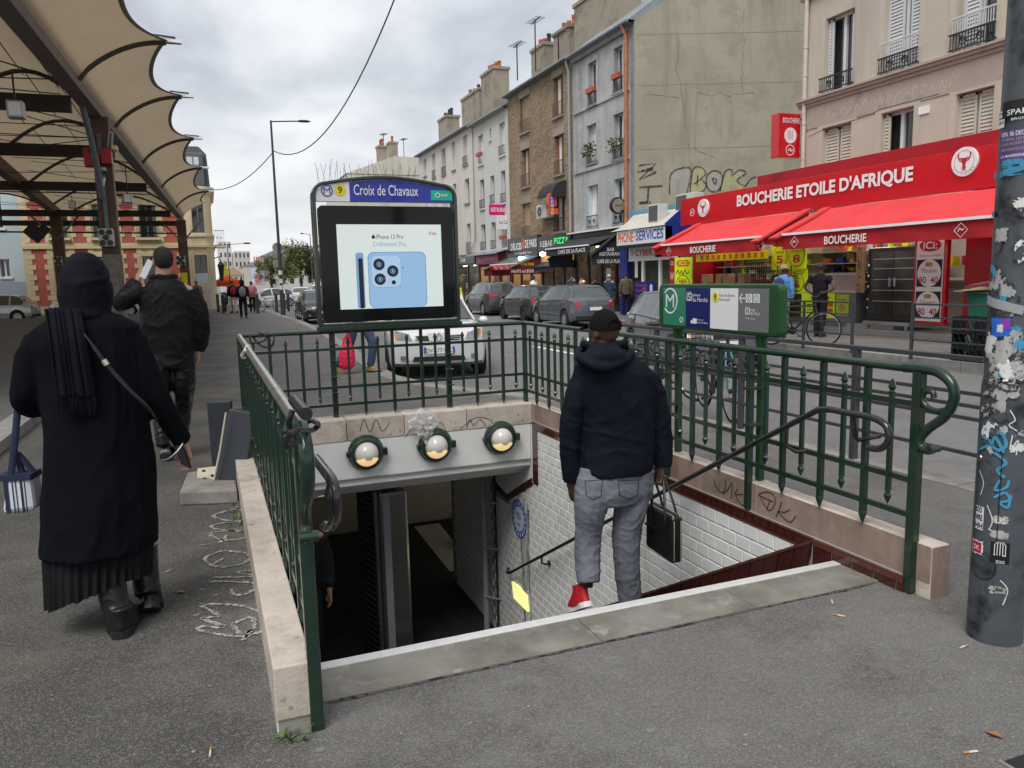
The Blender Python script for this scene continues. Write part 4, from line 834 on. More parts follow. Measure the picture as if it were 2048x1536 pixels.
for p in ([(2020, 820), (2030, 840), (2018, 850), (2034, 862)], [(2025, 870), (2020, 900), (2036, 880), (2032, 910)], [(1960, 940), (1968, 965), (1962, 990)], [(1975, 1010), (1985, 1040), (1978, 1060)], [(2000, 1160), (2015, 1180), (2005, 1210)]): pstroke(p, .004, 'paper_white', 'scratch')
MB().lathe(PF(1962, 915)(0, 0, .002), V((math.cos(pole_at(1962, 915)[0]), math.sin(pole_at(1962, 915)[0]), 0)), [(.012, 0), (.01, .004)], 12).build('door_bolt', mt('stainless'), lc)
f = PF(1965, 1020); MB().stroke(f, rr(-.035, .06, -.28, .27, .045)+[rr(-.035, .06, -.28, .27, .045)[0]], .004, .0008).build('service_door', mt('sign_black'), lc)
k = sticker(1958, 1035, .045, .095, 'sign_white'); [ptext(1958, 1018+16*i, s, .036, .024, 'sign_black', .001, k, .03) for i, s in enumerate(('BOO', 'WRE', 'HH'))]
k = sticker(1954, 1093, .055, .055, 'sign_white', rag=.06); sticker(1954, 1093, .044, .044, 'ink_red', w0=.0008); ptext(1954, 1093, 'OK', .03, .02, 'sign_white', .002, k)
k = sticker(2000, 1106, .065, .085, 'sign_black'); f = PF(2000, 1100)
b = MB(); [b.stroke(f, [(x, -.022), (x, .02), (x*.5, .032)], .0025, .0015) for x in (-.018, -.009, 0, .009, .018)]; b.stroke(f, [(-.02, -.022), (.02, -.022)], .004, .0016); b.build('cage_drawing', mt('sign_white'), k); ptext(2000, 1124, 'ZOO', .03, .012, 'sign_white', .0015, k)
for x, y, w, h in ((2000, 1040, .05, .03), (1998, 1070, .06, .03), (1995, 1180, .05, .03)): sticker(x, y, w, h, 'paper_torn', 'torn_paper', .15)
ptext(2001, 1042, 'US', .03, .02, 'sign_white', .002)
# --- steel barrier along the near kerb
def barrier(name, lab, X, ya, yb, posts, levels, z0, group, topw=.05, pw=.05):
    t = thing(name, lab, 'barrier', (X, ya, z0), group)
    for y in posts: MB().box(X-pw/2, X+pw/2, y-pw/2, y+pw/2, z0, z0+levels[0]-.02).build('post', mt('street_grey'), t, bevel=.004)
    MB().box(X-topw/2, X+topw/2, ya, yb, z0+levels[0]-.02, z0+levels[0]+.012).build('top_rail', mt('street_grey'), t, bevel=.004)
    for z in levels[1:]: MB().box(X-.012, X+.012, ya, yb, z0+z-.012, z0+z+.012).build('rail', mt('street_grey'), t)
    return t
barrier('kerb_barrier', 'long dark grey steel kerb barrier behind the right railing', 4.72, 2.9, 9.0, (3.1, 4.6, 6.0, 7.5, 8.95), (.9, .66, .575, .49, .25), 0, 'grey steel barriers')
barrier('kerb_barrier', 'grey barrier with a red bicycle leaning on it before the butcher', 10.85, 10.68, 13.9, (10.7, 11.93, 13.85), (.92, .7, .55, .33), 0, 'grey steel barriers', .03, .045)
barrier('kerb_barrier', 'grey barrier in front of the stacked black crates, near the sticker column', 10.85, 7.9, 9.45, (7.95, 9.43), (.92, .7, .55, .33), 0, 'grey steel barriers', .03, .045)
# --- street lamps
def street_lamp(x, y, h, arm, lab, s=1.0, group='street lamps'):
    t = thing('street_lamp', lab, 'street lamp', (x, y, 0), group)
    MB().tube([(x, y, RZ), (x, y, 1.1), (x, y, 1.12), (x, y, h)], [.11*s, .1*s, .075*s, .045*s], 10).build('mast', mt('street_grey'), t)
    MB().tube([(x, y, h-.05), (x+arm*.6, y, h+.02), (x+arm*.75, y, h+.02)], .03*s, 8).build('arm', mt('street_grey'), t)
    a = .25*abs(arm)*(1 if arm > 0 else -1); MB().loft([[V((x+arm*.7+a*f*1.3, y+w*math.cos(k*PI/4), h+.04+q*math.sin(k*PI/4))) for k in range(8)] for f, w, q in ((0, .04, .04), (.2, .13, .06), (.7, .15, .06), (1, .06, .02))]).build('lantern', mt('street_grey'), t)
    return t
L1 = street_lamp(3.4, 38.3, 8.95, 1.75, 'tall grey street lamp with round and square road signs at the far kerb')
sg = Fr((3.4, 38.42, 0), (1, 0, 0))
MB().disc(sg, -.05, 3.17, .24, -.02, 0).build('round_sign', mt('kerb_stone'), L1); MB().fbox(sg, -.3, .2, 2.68, 2.93, -.02, 0).build('square_sign', mt('kerb_stone'), L1); MB().fbox(sg, -.3, .2, 2.24, 2.6, -.02, 0).build('square_sign', mt('kerb_stone'), L1)
for z in (1.9, 1.5, 1.2): MB().lathe((3.4, 38.3, z), (0, 0, 1), [(.1, 0), (.1, .2)], 10).build('sticker', mt('paper_white'), L1)
street_lamp(1.75, 60, 4.4, 1.6, 'thin street lamp beside the orange parasol far down the street', .6); street_lamp(8.9, 70, 5.7, -.8, 'far street lamp standing above the trees', .7)
w1 = PY(548, 302, 38.3); w2 = V((.8, 48.3, 6.9)); w3 = PY(800, -30, 22)
def wire(name, lab, a, b, sag, r): tag(MB().tube([a+(b-a)*t-V((0, 0, sag*4*t*(1-t))) for t in [i/16 for i in range(17)]], r, 5).build(name, mt('wire')), lab, 'cable')
wire('overhead_cable', 'overhead cable from the street lamp up out of the top of the picture', w1, w3, 1.6, .022); wire('overhead_cable', 'overhead cable from the street lamp to the market canopy tip', w1, w2, .5, .022)
# --- broken electric cabinet on a concrete plinth
cb = thing('broken_cabinet', 'broken dark grey electric cabinet with open doors leaning on the left railing', 'electric cabinet', (-.05, 5.9, .1))
pl = MB(); pl.prism(Fr((0, 0, 0), (1, 0, 0), (0, 1, 0)), [(-.26, 5.62), (.11, 5.5), (.11, 6.25), (-.22, 6.2)], 0, .1); tag(pl.build('plinth', mt('concrete'), bevel=.012), 'low concrete plinth under the broken cabinet', 'plinth')
p = lambda px, py, Y: PY(px, py, Y)
def panel(n, c4, th, m, par_): 
    a, b_, c, d = [V(q) for q in c4]; nn = (b_-a).cross(d-a).normalized()*th; return MB().hexa([a, b_, c, d, a+nn, b_+nn, c+nn, d+nn]).build(n, mt(m), par_, bevel=.006)
panel('back_panel', (p(430, 950, 6.35), p(470, 945, 6.3), p(465, 800, 6.25), p(417, 802, 6.3)), .05, 'box_grey', cb)
panel('front_door', (p(425, 968, 5.85), p(484, 968, 5.75), p(513, 828, 5.75), p(458, 818, 5.85)), -.14, 'box_grey', cb)
MB().tube([p(428, 960, 5.8), p(440, 900, 5.78), p(452, 825, 5.78)], .007, 6).build('rod', mt('box_cream'), cb)
panel('base_plate', (p(395, 975, 5.9), p(440, 968, 5.8), p(438, 935, 6.1), p(397, 940, 6.1)), .02, 'box_cream', cb)
for px, py in ((408, 946), (410, 962), (425, 955)): MB().lathe(p(px, py, 5.92)+V((0, 0, .01)), (0, 0, 1), [(.012, 0), (.012, .012)], 8).build('bolt', mt('dark_metal'), cb)
# ================================================================== BUILDINGS ON THE RIGHT
def frX(X): return Fr((X, 0, 0), (0, -1, 0))       # facade seen from the street: u = -y, v = z
def frY(Y): return Fr((0, Y, 0), (1, 0, 0))        # faces the camera side: u = x, v = z
def guard(parent, fr, u0, u1, v0, v1, mat='iron_black', n=None, w=.06, curls=False, name='guard_rail'):
    b = MB(); n = n or max(4, int((u1-u0)/.11))
    b.fbox(fr, u0-.04, u1+.04, v1-.02, v1+.015, w-.015, w+.015); b.fbox(fr, u0-.04, u1+.04, v0, v0+.025, w-.012, w+.012)
    for k in range(n+1): u = u0+(u1-u0)*k/n; b.fbox(fr, u-.007, u+.007, v0+.02, v1-.02, w-.007, w+.007)
    if curls:
        for k in range(2):
            c = u0+(u1-u0)*(.3+.4*k); m = (v0+v1)/2; b.ring(fr, c, m, .07, .085, w-.01, w+.012, 16); b.ring(fr, c, m+.02, .03, .042, w-.01, w+.012, 12)
    for u in (u0, u1): b.fbox(fr, u-.012, u+.012, v0+.02, v0+.045, -.2, w)
    return b.build(name, mt(mat), parent)
def window(parent, fr, u0, u1, v0, v1, dep=.2, fm='window_white', style='c', glass='glass', curtain=None):
    f = fr.at(0, 0, -dep); t = .055; b = MB(); um = (u0+u1)/2
    for q in ((u0, u1, v1-t, v1), (u0, u1, v0, v0+t), (u0, u0+t, v0, v1), (u1-t, u1, v0, v1)): b.fbox(f, *q, -.05, .03)
    if 'c' in style: b.fbox(f, um-.045, um+.045, v0, v1, -.05, .036)
    if 't' in style: v = v0+(v1-v0)*.68; b.fbox(f, u0, u1, v-.03, v+.03, -.05, .034)
    if 'm' in style:
        for k in (.36, .68): v = v0+(v1-v0)*k; b.fbox(f, u0, u1, v-.012, v+.012, -.05, .028)
    w_ = b.build('window', mt(fm), parent)
    MB().quad(f(u0, v0, -.03), f(u1, v0, -.03), f(u1, v1, -.03), f(u0, v1, -.03)).build('pane', mt(glass), w_)
    if curtain: MB().quad(f(u0+t, v0+t, -.026), f(um-.05, v0+t, -.026), f(um-.05, v1-t, -.026), f(u0+t, v1-t, -.026)).build('curtain', mt(curtain), w_)
    return w_
def shutter(parent, fr, u0, u1, v0, v1, w, mat, name='shutter'):
    b = MB(); t = .05; b.fbox(fr, u0, u1, v0, v1, w, w+.012)
    for q in ((u0, u1, v1-t, v1), (u0, u1, v0, v0+t), (u0, u0+t, v0, v1), (u1-t, u1, v0, v1)): b.fbox(fr, *q, w+.012, w+.035)
    n = int((v1-v0-2*t)/.075)
    for k in range(n):
        v = v0+t+(v1-v0-2*t)*(k+.5)/n; b.add([fr(u0+t, v-.03, w+.034), fr(u1-t, v-.03, w+.034), fr(u1-t, v+.03, w+.014), fr(u0+t, v+.03, w+.014)], [(0, 1, 2, 3)])
    return b.build(name, mt(mat), parent)
def chimney(parent, x0, x1, y0, y1, z0, z1, pots):
    c = MB(); c.box(x0, x1, y0, y1, z0, z1-.16); c.box(x0-.07, x1+.07, y0-.07, y1+.07, z1-.16, z1); c = c.build('chimney', mt('chimney'), parent)
    for k in range(pots):
        y = y0+(y1-y0)*(k+.6)/(pots+.2); h = random.uniform(.38, .6); MB().lathe(((x0+x1)/2, y, z1), (0, 0, 1), [(.12, 0), (.1, h*.7), (.12, h*.72), (.12, h)], 10).build('chimney_pot', mt('terracotta' if random.random() < .8 else 'dark_metal'), c)
    return c
def facade(name, label, X, y0, y1, z0, z1, holes, wm, depth=9, roof='slate', rise=2.6, reveal=.22, eave=.28, group='houses along the right of the street'):
    t = thing(name, label, 'house', (X, (y0+y1)/2, 0), group); f = frX(X); b = MB()
    b.walls(f, -y0, z1, [(-h[1], -h[0], h[2], h[3]) for h in holes], reveal, u0=-y1, v0=z0)
    b.quad((X, y0, z0), (X+depth, y0, z0), (X+depth, y0, z1), (X, y0, z1)); b.quad((X, y1, z0), (X, y1, z1), (X+depth, y1, z1), (X+depth, y1, z0)); b.build('wall', mt(wm), t)
    r = MB(); m = X+depth/2
    r.add([(X-eave, y0-.02, z1), (X-eave, y1+.02, z1), (m, y1+.02, z1+rise), (m, y0-.02, z1+rise), (X+depth, y0-.02, z1), (X+depth, y1+.02, z1), (X-eave, y0-.02, z1-.1), (X-eave, y1+.02, z1-.1), (X, y0, z1-.1), (X, y1, z1-.1), (m, y0, z1), (m, y1, z1)],
          [(1, 0, 3, 2), (2, 3, 4, 5), (0, 1, 7, 6), (6, 7, 9, 8), (0, 4, 3), (1, 2, 5)]); r = r.build('roof', mt(roof), t)
    MB().tube([(X-eave-.05, y0, z1-.03), (X-eave-.05, y1, z1-.03)], .06, 8).build('gutter', mt('zinc'), r)
    for h in holes:
        st = h[4] if len(h) > 4 else 'w'; q = (-h[1], -h[0], h[2], h[3])
        if 's' in st: shutter(t, f, q[0]+.02, (q[0]+q[1])/2-.01, q[2], q[3], -.16, 'shutter_brown' if 'b' in st else 'shutter_cream'); shutter(t, f, (q[0]+q[1])/2+.01, q[1]-.02, q[2], q[3], -.16, 'shutter_brown' if 'b' in st else 'shutter_cream')
        else: window(t, f, *q, dep=.2, fm='window_wood' if 'b' in st else 'window_white', style='ct' if 't' in st else 'c', curtain='shutter_cream' if 'u' in st else ('white_paint' if random.random() < .4 else None))
        if 'n' not in st:
            MB().fbox(f, q[0]-.08, q[1]+.08, q[2]-.1, q[2], -.05, .09).build('sill', mt('kerb_stone' if wm != 'wall_white' else 'wall_white'), t)
        if 'g' in st: guard(t, f, q[0], q[1], q[2]+.02, q[2]+(.62 if 'G' in st else .5), 'iron_rust' if 'r' in st else 'iron_black', curls='o' in st)
        if 'p' in st:
            p = MB().fbox(f, q[0]+.05, q[1]-.05, q[2]+.48, q[2]+.68, .02, .2).build('planter', mt('terracotta'), t)
        if 'l' in st:
            lb = MB(); rnd = random.Random(int(h[0]*100))
            for k in range(130):
                c = f(rnd.uniform(q[0]-.12, q[1]+.12), q[2]+rnd.uniform(.25, .85), rnd.uniform(.02, .32)); a, b2 = V((rnd.uniform(-1, 1), rnd.uniform(-1, 1), rnd.uniform(-1, 1))).normalized()*.07, V((rnd.uniform(-1, 1), rnd.uniform(-1, 1), rnd.uniform(-1, 1))).normalized()*.05
                lb.add([c-a, c+b2, c+a, c-b2], [(0, 1, 2, 3)])
            tag(lb.build('window_plants', mt('leaf'), t), kind='stuff')
    return t, f
H1 = facade('cream_house', 'long cream rendered house farthest along the right of the street', 16, 46.4, 59.2, 3.0, 10.9, [(57.1, 57.9, 9.2, 10.45), (54.7, 55.5, 8.8, 10.45, 'wg'), (52.2, 53.1, 8.7, 10.45, 'wg'), (50.0, 50.7, 8.7, 10.5), (47.4, 48.3, 8.7, 10.5, 'wg'), (57.1, 57.9, 6.3, 7.8), (54.7, 55.5, 6.3, 7.8, 'w'), (52.2, 53.1, 6.3, 7.8), (50.0, 50.7, 6.3, 7.8), (47.3, 48.2, 6.3, 7.8), (57.1, 57.9, 3.3, 5.0), (54.7, 55.5, 3.3, 5.0), (52.2, 53.1, 3.3, 5.0), (50.0, 50.7, 3.3, 5.0), (47.3, 48.1, 3.3, 5.0, 'wg')], 'wall_cream')
chimney(H1[0], 18, 19, 57.6, 62, 10, 13.9, 4) if False else chimney(H1[0], 17.6, 18.6, 56.8, 59.0, 10, 13.6, 4); chimney(H1[0], 17.6, 18.6, 49.5, 53.2, 10, 13.9, 4); chimney(H1[0], 17.6, 18.6, 46.6, 49.0, 10, 14.5, 4)
H2 = facade('white_house', 'narrow white house with a tiny attic window next to the brick house', 16, 40.45, 46.35, 3.0, 10.75, [(44.5, 45.4, 8.3, 10.0, 'wp'), (43.05, 43.35, 9.45, 10.05), (40.9, 41.8, 8.3, 10.05, 'wg'), (44.5, 45.3, 5.7, 7.4, 'wg'), (42.75, 43.45, 5.8, 7.4, 'wg'), (41.0, 41.7, 5.7, 7.45, 'wg'), (44.5, 45.35, 3.2, 4.75, 'wg'), (42.75, 43.5, 3.2, 4.75, 'wg'), (41.0, 41.75, 3.2, 4.7, 'wp')], 'wall_white', roof='zinc')
MB().tube([(15.92, 46.3, 10.6), (15.92, 46.3, 4), (15.85, 47.2, 3.0)], .05, 8).build('downpipe', mt('wall_cream'), H2[0])
H3 = facade('brick_house', 'yellow brown brick house with long rust coloured windows', 16, 32.5, 40.4, 3.4, 11.2, [(37.45, 38.65, 8.95, 10.7, 'sbgrG'), (37.55, 38.6, 6.2, 8.1, 'wbugrG'), (37.55, 38.6, 3.65, 5.35, 'sbgr'), (33.45, 34.5, 8.95, 10.75, 'wbgrG'), (33.45, 34.45, 6.3, 8.1, 'wbgrG'), (33.45, 34.6, 3.65, 5.3, 'wbgG')], 'brick_face', roof='slate')
for h in ((37.4, 38.7, 10.7), (37.5, 38.65, 8.1), (37.5, 38.65, 5.35), (33.4, 34.55, 10.75), (33.4, 34.5, 8.1)): MB().fbox(H3[1], -h[1]-.1, -h[0]+.1, h[2], h[2]+.38, 0, .03).build('lintel', mt('chimney'), H3[0])
MB().tube([(15.75, 32.6, 11.05), (15.86, 32.55, 10.6), (15.86, 32.55, 3.5)], .06, 8).build('downpipe', mt('pipe_grey'), H3[0])
chimney(H3[0], 17.6, 18.6, 40.4, 42.4, 10.6, 13.9, 3) if False else chimney(H3[0], 17.4, 18.3, 38.6, 40.3, 10.6, 13.7, 3); chimney(H3[0], 17.4, 18.3, 35.6, 37.4, 10.6, 13.7, 3)
H4 = facade('grey_house', 'weathered grey rendered house with plants on its window sills', 16, 27.05, 32.45, 3.35, 11.15, [(30.1, 30.85, 8.75, 10.5, 'wgp'), (30.15, 31.0, 6.35, 7.95, 'wgl'), (30.1, 31.05, 3.6, 5.4, 'wgo'), (27.9, 28.6, 8.8, 10.5, 'wgp'), (27.85, 28.65, 6.2, 7.95, 'wgl'), (27.85, 28.7, 3.6, 5.4, 'wgo')], 'wall_grey', roof='zinc', depth=13, rise=5)
for z in (8.65, 6.05): MB().fbox(H4[1], -32.3, -27.4, z, z+.14, 0, .07).build('string_course', mt('wall_grey'), H4[0])
MB().fbox(H4[1], -32.3, -27.4, 10.85, 11.05, 0, .16).build('cornice', mt('kerb_stone'), H4[0])
for y0, y1, z0, z1 in ((30.1, 30.85, 8.75, 10.5), (27.9, 28.6, 8.8, 10.5), (30.15, 31.0, 6.35, 7.95), (27.85, 28.65, 6.2, 7.95)):
    b = MB(); b.fbox(H4[1], -y1-.16, -y1, z0, z1, 0, .035); b.fbox(H4[1], -y0, -y0+.16, z0, z1, 0, .035); b.fbox(H4[1], -y1-.2, -y0+.2, z1, z1+.16, 0, .04); b.build('surround', mt('wall_grey'), H4[0])
for y0, y1 in ((30.1, 31.05), (27.85, 28.7)):
    b = MB(); b.quad((16.02, y1-.004, 3.6), (16.2, y1-.004, 3.6), (16.2, y1-.004, 5.4), (16.02, y1-.004, 5.4)); b.quad((16.02, y0+.004, 3.6), (16.2, y0+.004, 3.6), (16.2, y0+.004, 5.4), (16.02, y0+.004, 5.4)); b.build('blue_reveal', mt('pale_blue'), H4[0])
MB().tube([(15.72, 27.55, 11.1), (15.85, 27.45, 10.7), (15.85, 27.45, 3.4)], .075, 10).build('downpipe', mt('copper_pipe'), H4[0]); MB().fbox(H4[1], -27.32, -27.05, 3.4, 11.0, 0, .02).build('corner_strip', mt('kerb_stone'), H4[0])
c = chimney(H4[0], 17.2, 18.2, 30.2, 34.6, 10.8, 14.2, 5)
# blank olive gable wall (party wall of the grey house), seen almost square on
GD = V((math.cos(YAW), -math.sin(YAW), 0)); GO = V((16.02, 27.04, 0)); gf = Fr(GO, GD)
GW = thing('gable_wall', 'tall blank olive stained gable wall with graffiti above the red shop', 'wall', GO)
b = MB(); b.prism(gf, [(0, 0), (13, 0), (13, 14.5), (6.5, 14.6), (0, 11.18)], -.3, 0); b.build('render', mt('wall_olive'), GW)
for z in (10.6, 8.75, 6.35): MB().stroke(gf, [(.1+i*.65, z+random.uniform(-.01, .01)) for i in range(20)], .03, .004).build('joint', mt('joint_line'), GW)
random.seed(3)
def crack(u, v, du, dv, n): 
    P = []; 
    for k in range(n): P.append((u, v)); u += du+random.uniform(-.09, .09); v += dv+random.uniform(-.07, .07)
    MB().stroke(gf, P, .010, .005, jit=.7).build('crack', mt('graf_black'), GW)
crack(1.7, 10.4, .01, -.22, 24); crack(2.4, 8.4, .12, .0, 18); crack(.3, 8.4, .14, .0, 12); crack(4.2, 11.5, -.01, -.2, 16); crack(2.3, 6.4, .14, -.08, 9)
def gl(px, py):
    d = _ray(px, py); nn = gf.n; t = (GO-CP).dot(nn)/d.dot(nn); q = CP+d*t; return (q-GO).dot(GD), q.z
def graf(poly, m, w, nm='graffiti_fill'): MB().prism(gf, [gl(*p) for p in poly], 0, w).build(nm, mt(m), GW)
zg = lambda x, y: (1000+x/3.2, y/3.2)
G_ = lambda *ps: [zg(*p) for p in ps]
graf(G_((1220, 1240), (1240, 1090), (1290, 1080), (1310, 1110), (1285, 1145), (1310, 1180), (1300, 1215), (1260, 1238)), 'graf_yellow', .004)
graf(G_((1330, 1190), (1330, 1130), (1370, 1100), (1410, 1120), (1415, 1170), (1390, 1215), (1350, 1215)), 'graf_silver', .004)
graf(G_((1415, 1215), (1445, 1105), (1480, 1095), (1475, 1140), (1530, 1095), (1565, 1110), (1510, 1155), (1560, 1195), (1540, 1215), (1475, 1180), (1460, 1225)), 'graf_yellow', .005)
graf(G_((1090, 1240), (1095, 1130), (1140, 1090), (1215, 1090), (1190, 1240), (1150, 1245), (1160, 1150), (1130, 1150), (1125, 1240)), 'graf_silver', .004)
for L in ([(1215, 1245), (1235, 1085), (1290, 1072), (1318, 1110), (1288, 1145), (1318, 1180), (1300, 1222), (1215, 1245)], [(1322, 1190), (1325, 1125), (1370, 1092), (1418, 1115), (1422, 1170), (1390, 1224), (1345, 1222), (1322, 1190)], [(1408, 1225), (1440, 1100), (1485, 1088), (1480, 1130), (1530, 1088), (1575, 1108), (1515, 1155), (1570, 1195)], [(1085, 1245), (1090, 1125), (1140, 1082), (1222, 1085), (1195, 1245)], [(1570, 1195), (1600, 1150), (1640, 1130)], [(1240, 1180), (1285, 1145)], [(1265, 1120), (1262, 1190)], [(1360, 1140), (1385, 1150), (1375, 1180), (1358, 1140)]):
    MB().stroke(gf, curve([gl(*zg(*p)) for p in L], 4), .05, .008, jit=.3).build('graffiti_line', mt('graf_black'), GW)
for L in ([(885, 1060), (1000, 1045), (890, 1150), (1000, 1100)], [(890, 1200), (1040, 1190)], [(950, 1195), (945, 1290), (900, 1300)], [(880, 1100), (980, 1080)], [(890, 1300), (965, 1295)]): MB().stroke(gf, [gl(*zg(*p)) for p in L], .1, .008, jit=.4).build('graffiti_line', mt('graf_black'), GW)
# antennas
def antenna(x, y, z0, z1, lab):
    t = thing('antenna', lab, 'antenna', (x, y, z0)); MB().bar((x, y, z0), (x, y, z1), .05, .05).build('mast', mt('dark_metal'), t); MB().bar((x-.1, y-.9, z1-.1), (x+.1, y+.7, z1), .04, .04).build('boom', mt('dark_metal'), t)
    for k in range(6): MB().bar((x-.28, y-.7+k*.25, z1-.08+k*.015), (x+.28, y-.7+k*.25, z1-.08+k*.015), .02, .02).build('element', mt('dark_metal'), t)
for (px, py0, py1, Y), lb in zip(((1035, 160, 88, 40), (1071, 115, 40, 38), (1117, 110, 68, 36), (768, 300, 268, 70), (808, 310, 278, 70)), ('leaning aerial over the brick house chimneys', 'tallest aerial rising above the brick house', 'aerial above the ridge near the big grey chimney', 'aerial on the far roofs, the left of two', 'aerial on the far roofs, the right of two')):
    a, b = PY(px, py0, Y), PY(px, py1, Y); antenna(a.x, Y, min(a.z, 12.0), b.z, lb)
# ---- beige building over the butcher
t, f = facade('beige_house', 'beige plastered house with white shutters and iron window guards over the butcher', 15, 2, 16.8, 3.2, 11.5, [(15.05, 16.0, 5.95, 7.75), (13.2, 14.15, 5.95, 7.85), (11.4, 12.3, 5.95, 7.85), (9.6, 10.5, 5.95, 7.85), (15.05, 16.0, 3.6, 5.08), (13.25, 14.15, 3.6, 5.08), (11.35, 12.2, 3.6, 5.1), (9.6, 10.5, 3.6, 5.1)][:0] or [(15.05, 16.0, 5.95, 7.75, 'n'), (13.2, 14.15, 5.95, 7.85, 'n'), (11.4, 12.3, 5.95, 7.85, 'n'), (15.05, 16.0, 3.6, 5.08, 'n'), (13.25, 14.15, 3.6, 5.08, 'n'), (11.35, 12.2, 3.6, 5.1, 'n')], 'wall_beige', depth=12)
BH, BF = t, f
b = MB()
for z0, z1, w in ((5.72, 5.8, .06), (5.8, 5.87, .12), (5.87, 5.92, .17), (8.4, 8.5, .08), (8.5, 8.58, .15)): b.fbox(f, -16.86, -2, z0, z1, 0, w)
b.build('cornice', mt('band_beige'), BH); MB().fbox(f, -16.75, -2, 5.16, 5.72, 0, .02).build('frieze_band', mt('band_beige'), BH)
for y0, y1 in ((15.05, 16.0), (13.25, 14.15), (11.35, 12.2)):
    b = MB(); b.fbox(f, -y1-.17, -y1, 3.4, 5.1, 0, .02); b.fbox(f, -y0, -y0+.17, 3.4, 5.1, 0, .02); b.fbox(f, -y1-.17, -y0+.17, 5.1, 5.16, 0, .022); b.build('surround', mt('wall_beige'), BH)
for y0, y1 in ((15.05, 16.0), (13.2, 14.15), (11.4, 12.3)):
    guard(BH, f, -y1-.03, -y0+.03, 5.97, 6.3, n=14, w=.12, curls=True)
    b = MB(); b.fbox(f, -y1-.16, -y1, 5.95, 7.9, 0, .03); b.fbox(f, -y0, -y0+.16, 5.95, 7.9, 0, .03); b.build('surround', mt('wall_beige'), BH)
    if y1 < 15: guard(BH, f, -y1, -y0, 6.3, 6.62, 'shutter_grey', n=16, w=.1, name='upper_rail')
def half(y0, y1, z0, z1, m, side): shutter(BH, f, -y1 if side else -y1+(y1-y0)*.52, -y1+(y1-y0)*.46 if side else -y0, z0, z1, -.14, m)
shutter(BH, f, -15.99, -15.82, 5.97, 7.7, -.12, 'shutter_grey'); shutter(BH, f, -15.22, -15.06, 5.97, 7.7, -.12, 'shutter_grey')
half(13.2, 14.15, 5.97, 7.8, 'shutter_grey', 1); half(13.2, 13.9, 5.97, 7.8, 'shutter_grey', 0); half(11.4, 12.2, 5.97, 7.8, 'shutter_grey', 1)
half(15.05, 16.0, 3.62, 5.05, 'shutter_cream', 1); half(15.05, 16.0, 3.62, 5.05, 'shutter_cream', 0); shutter(BH, f, -14.14, -13.95, 3.62, 5.05, -.1, 'shutter_cream'); half(11.35, 12.2, 3.62, 5.07, 'shutter_cream', 1); half(11.35, 12.2, 3.62, 5.07, 'shutter_cream', 0)
MB().tube([(14.93, 16.62, 8.4), (14.93, 16.62, 3.2)], .055, 10).build('downpipe', mt('pipe_cream'), BH)
for z in (7.2, 6.5, 5.3, 4.4): MB().lathe((14.93, 16.62, z), (0, 0, 1), [(.065, 0), (.065, .05)], 10).build('pipe_collar', mt('pipe_cream'), BH)
b = MB(); b.fbox(f, -13.12, -12.85, 4.86, 5.02, 0, .03); b.build('vent_box', mt('white_paint'), BH)
b = MB(); random.seed(5); u = -15.9
for k in range(16):
    b.stroke(f, curve([(u, 5.3), (u+.06, 5.3+random.uniform(.1, .25)), (u+.12, 5.32+random.uniform(-.05, .15)), (u+.16, 5.3+random.uniform(.0, .25))], 4), .02, .024, jit=.4); u += .235
b.build('faded_lettering', mt('graf_pale'), BH)
MB().stroke(f, [(-16.5, 4.98), (-15.9, 5.07), (-14.5, 5.12), (-14.2, 5.2), (-12.6, 5.2)], .012, .024).build('cable', mt('dark_metal'), BH)
# ================================================================== SHOPS
def shopfront(parent, X, y0, y1, z1, fm, n=3, lit='shop_inside', base=.45, door=None):
    f = frX(X); b = MB(); t = .07; L = y1-y0
    MB().box(X+.01, X+2.6, y0+.01, y1-.01, 0, z1).walls if False else None
    bk = MB(); bk.quad((X+2.2, y0, 0), (X+2.2, y1, 0), (X+2.2, y1, z1), (X+2.2, y0, z1)); bk.quad((X, y0, .02), (X+2.2, y0, .02), (X+2.2, y1, .02), (X, y1, .02)); bk.quad((X, y0, 0), (X, y0, z1), (X+2.2, y0, z1), (X+2.2, y0, 0)); bk.quad((X, y1, 0), (X+2.2, y1, 0), (X+2.2, y1, z1), (X, y1, z1)); bk.quad((X, y0, z1), (X, y1, z1), (X+2.2, y1, z1), (X+2.2, y0, z1)); bk.build('interior', mt(lit), parent)
    for k in range(n): yl = y0+L*(k+.5)/n; MB().box(X+.9, X+1.05, yl-.4, yl+.4, z1-.09, z1-.05).build('ceiling_tube', mt('lamp_white'), parent)
    rs = random.Random(int(y0*10))
    for k in range(int(L*5)): yl = y0+.2+rs.random()*(L-.6); zz_ = rs.choice((.4, .8, 1.2, 1.6)); xx_ = X+rs.uniform(.4, 2.0); MB().box(xx_, xx_+.2, yl, yl+rs.uniform(.15, .45), zz_-.35, zz_+rs.uniform(.05, .25)).build('stock_item', mt(rs.choice(['cardboard', 'ink_red', 'white_paint', 'terracotta', 'bread', 'sign_yellow', 'sign_black', 'lime', 'shop_inside'])), parent)
    b.fbox(f, -y1, -y0, 0, base, -.05, .02)
    for k in range(n+1): u = -y1+L*k/n; b.fbox(f, max(-y1, u-t), min(-y0, u+t), base, z1, -.05, .04)
    b.fbox(f, -y1, -y0, z1-.1, z1, -.05, .045); b.build('shopfront_frame', mt(fm), parent)
    for k in range(n):
        u0, u1 = -y1+L*k/n+t, -y1+L*(k+1)/n-t; MB().quad(f(u0, base, -.01), f(u1, base, -.01), f(u1, z1-.1, -.01), f(u0, z1-.1, -.01)).build('shop_pane', mt('shop_glass'), parent)
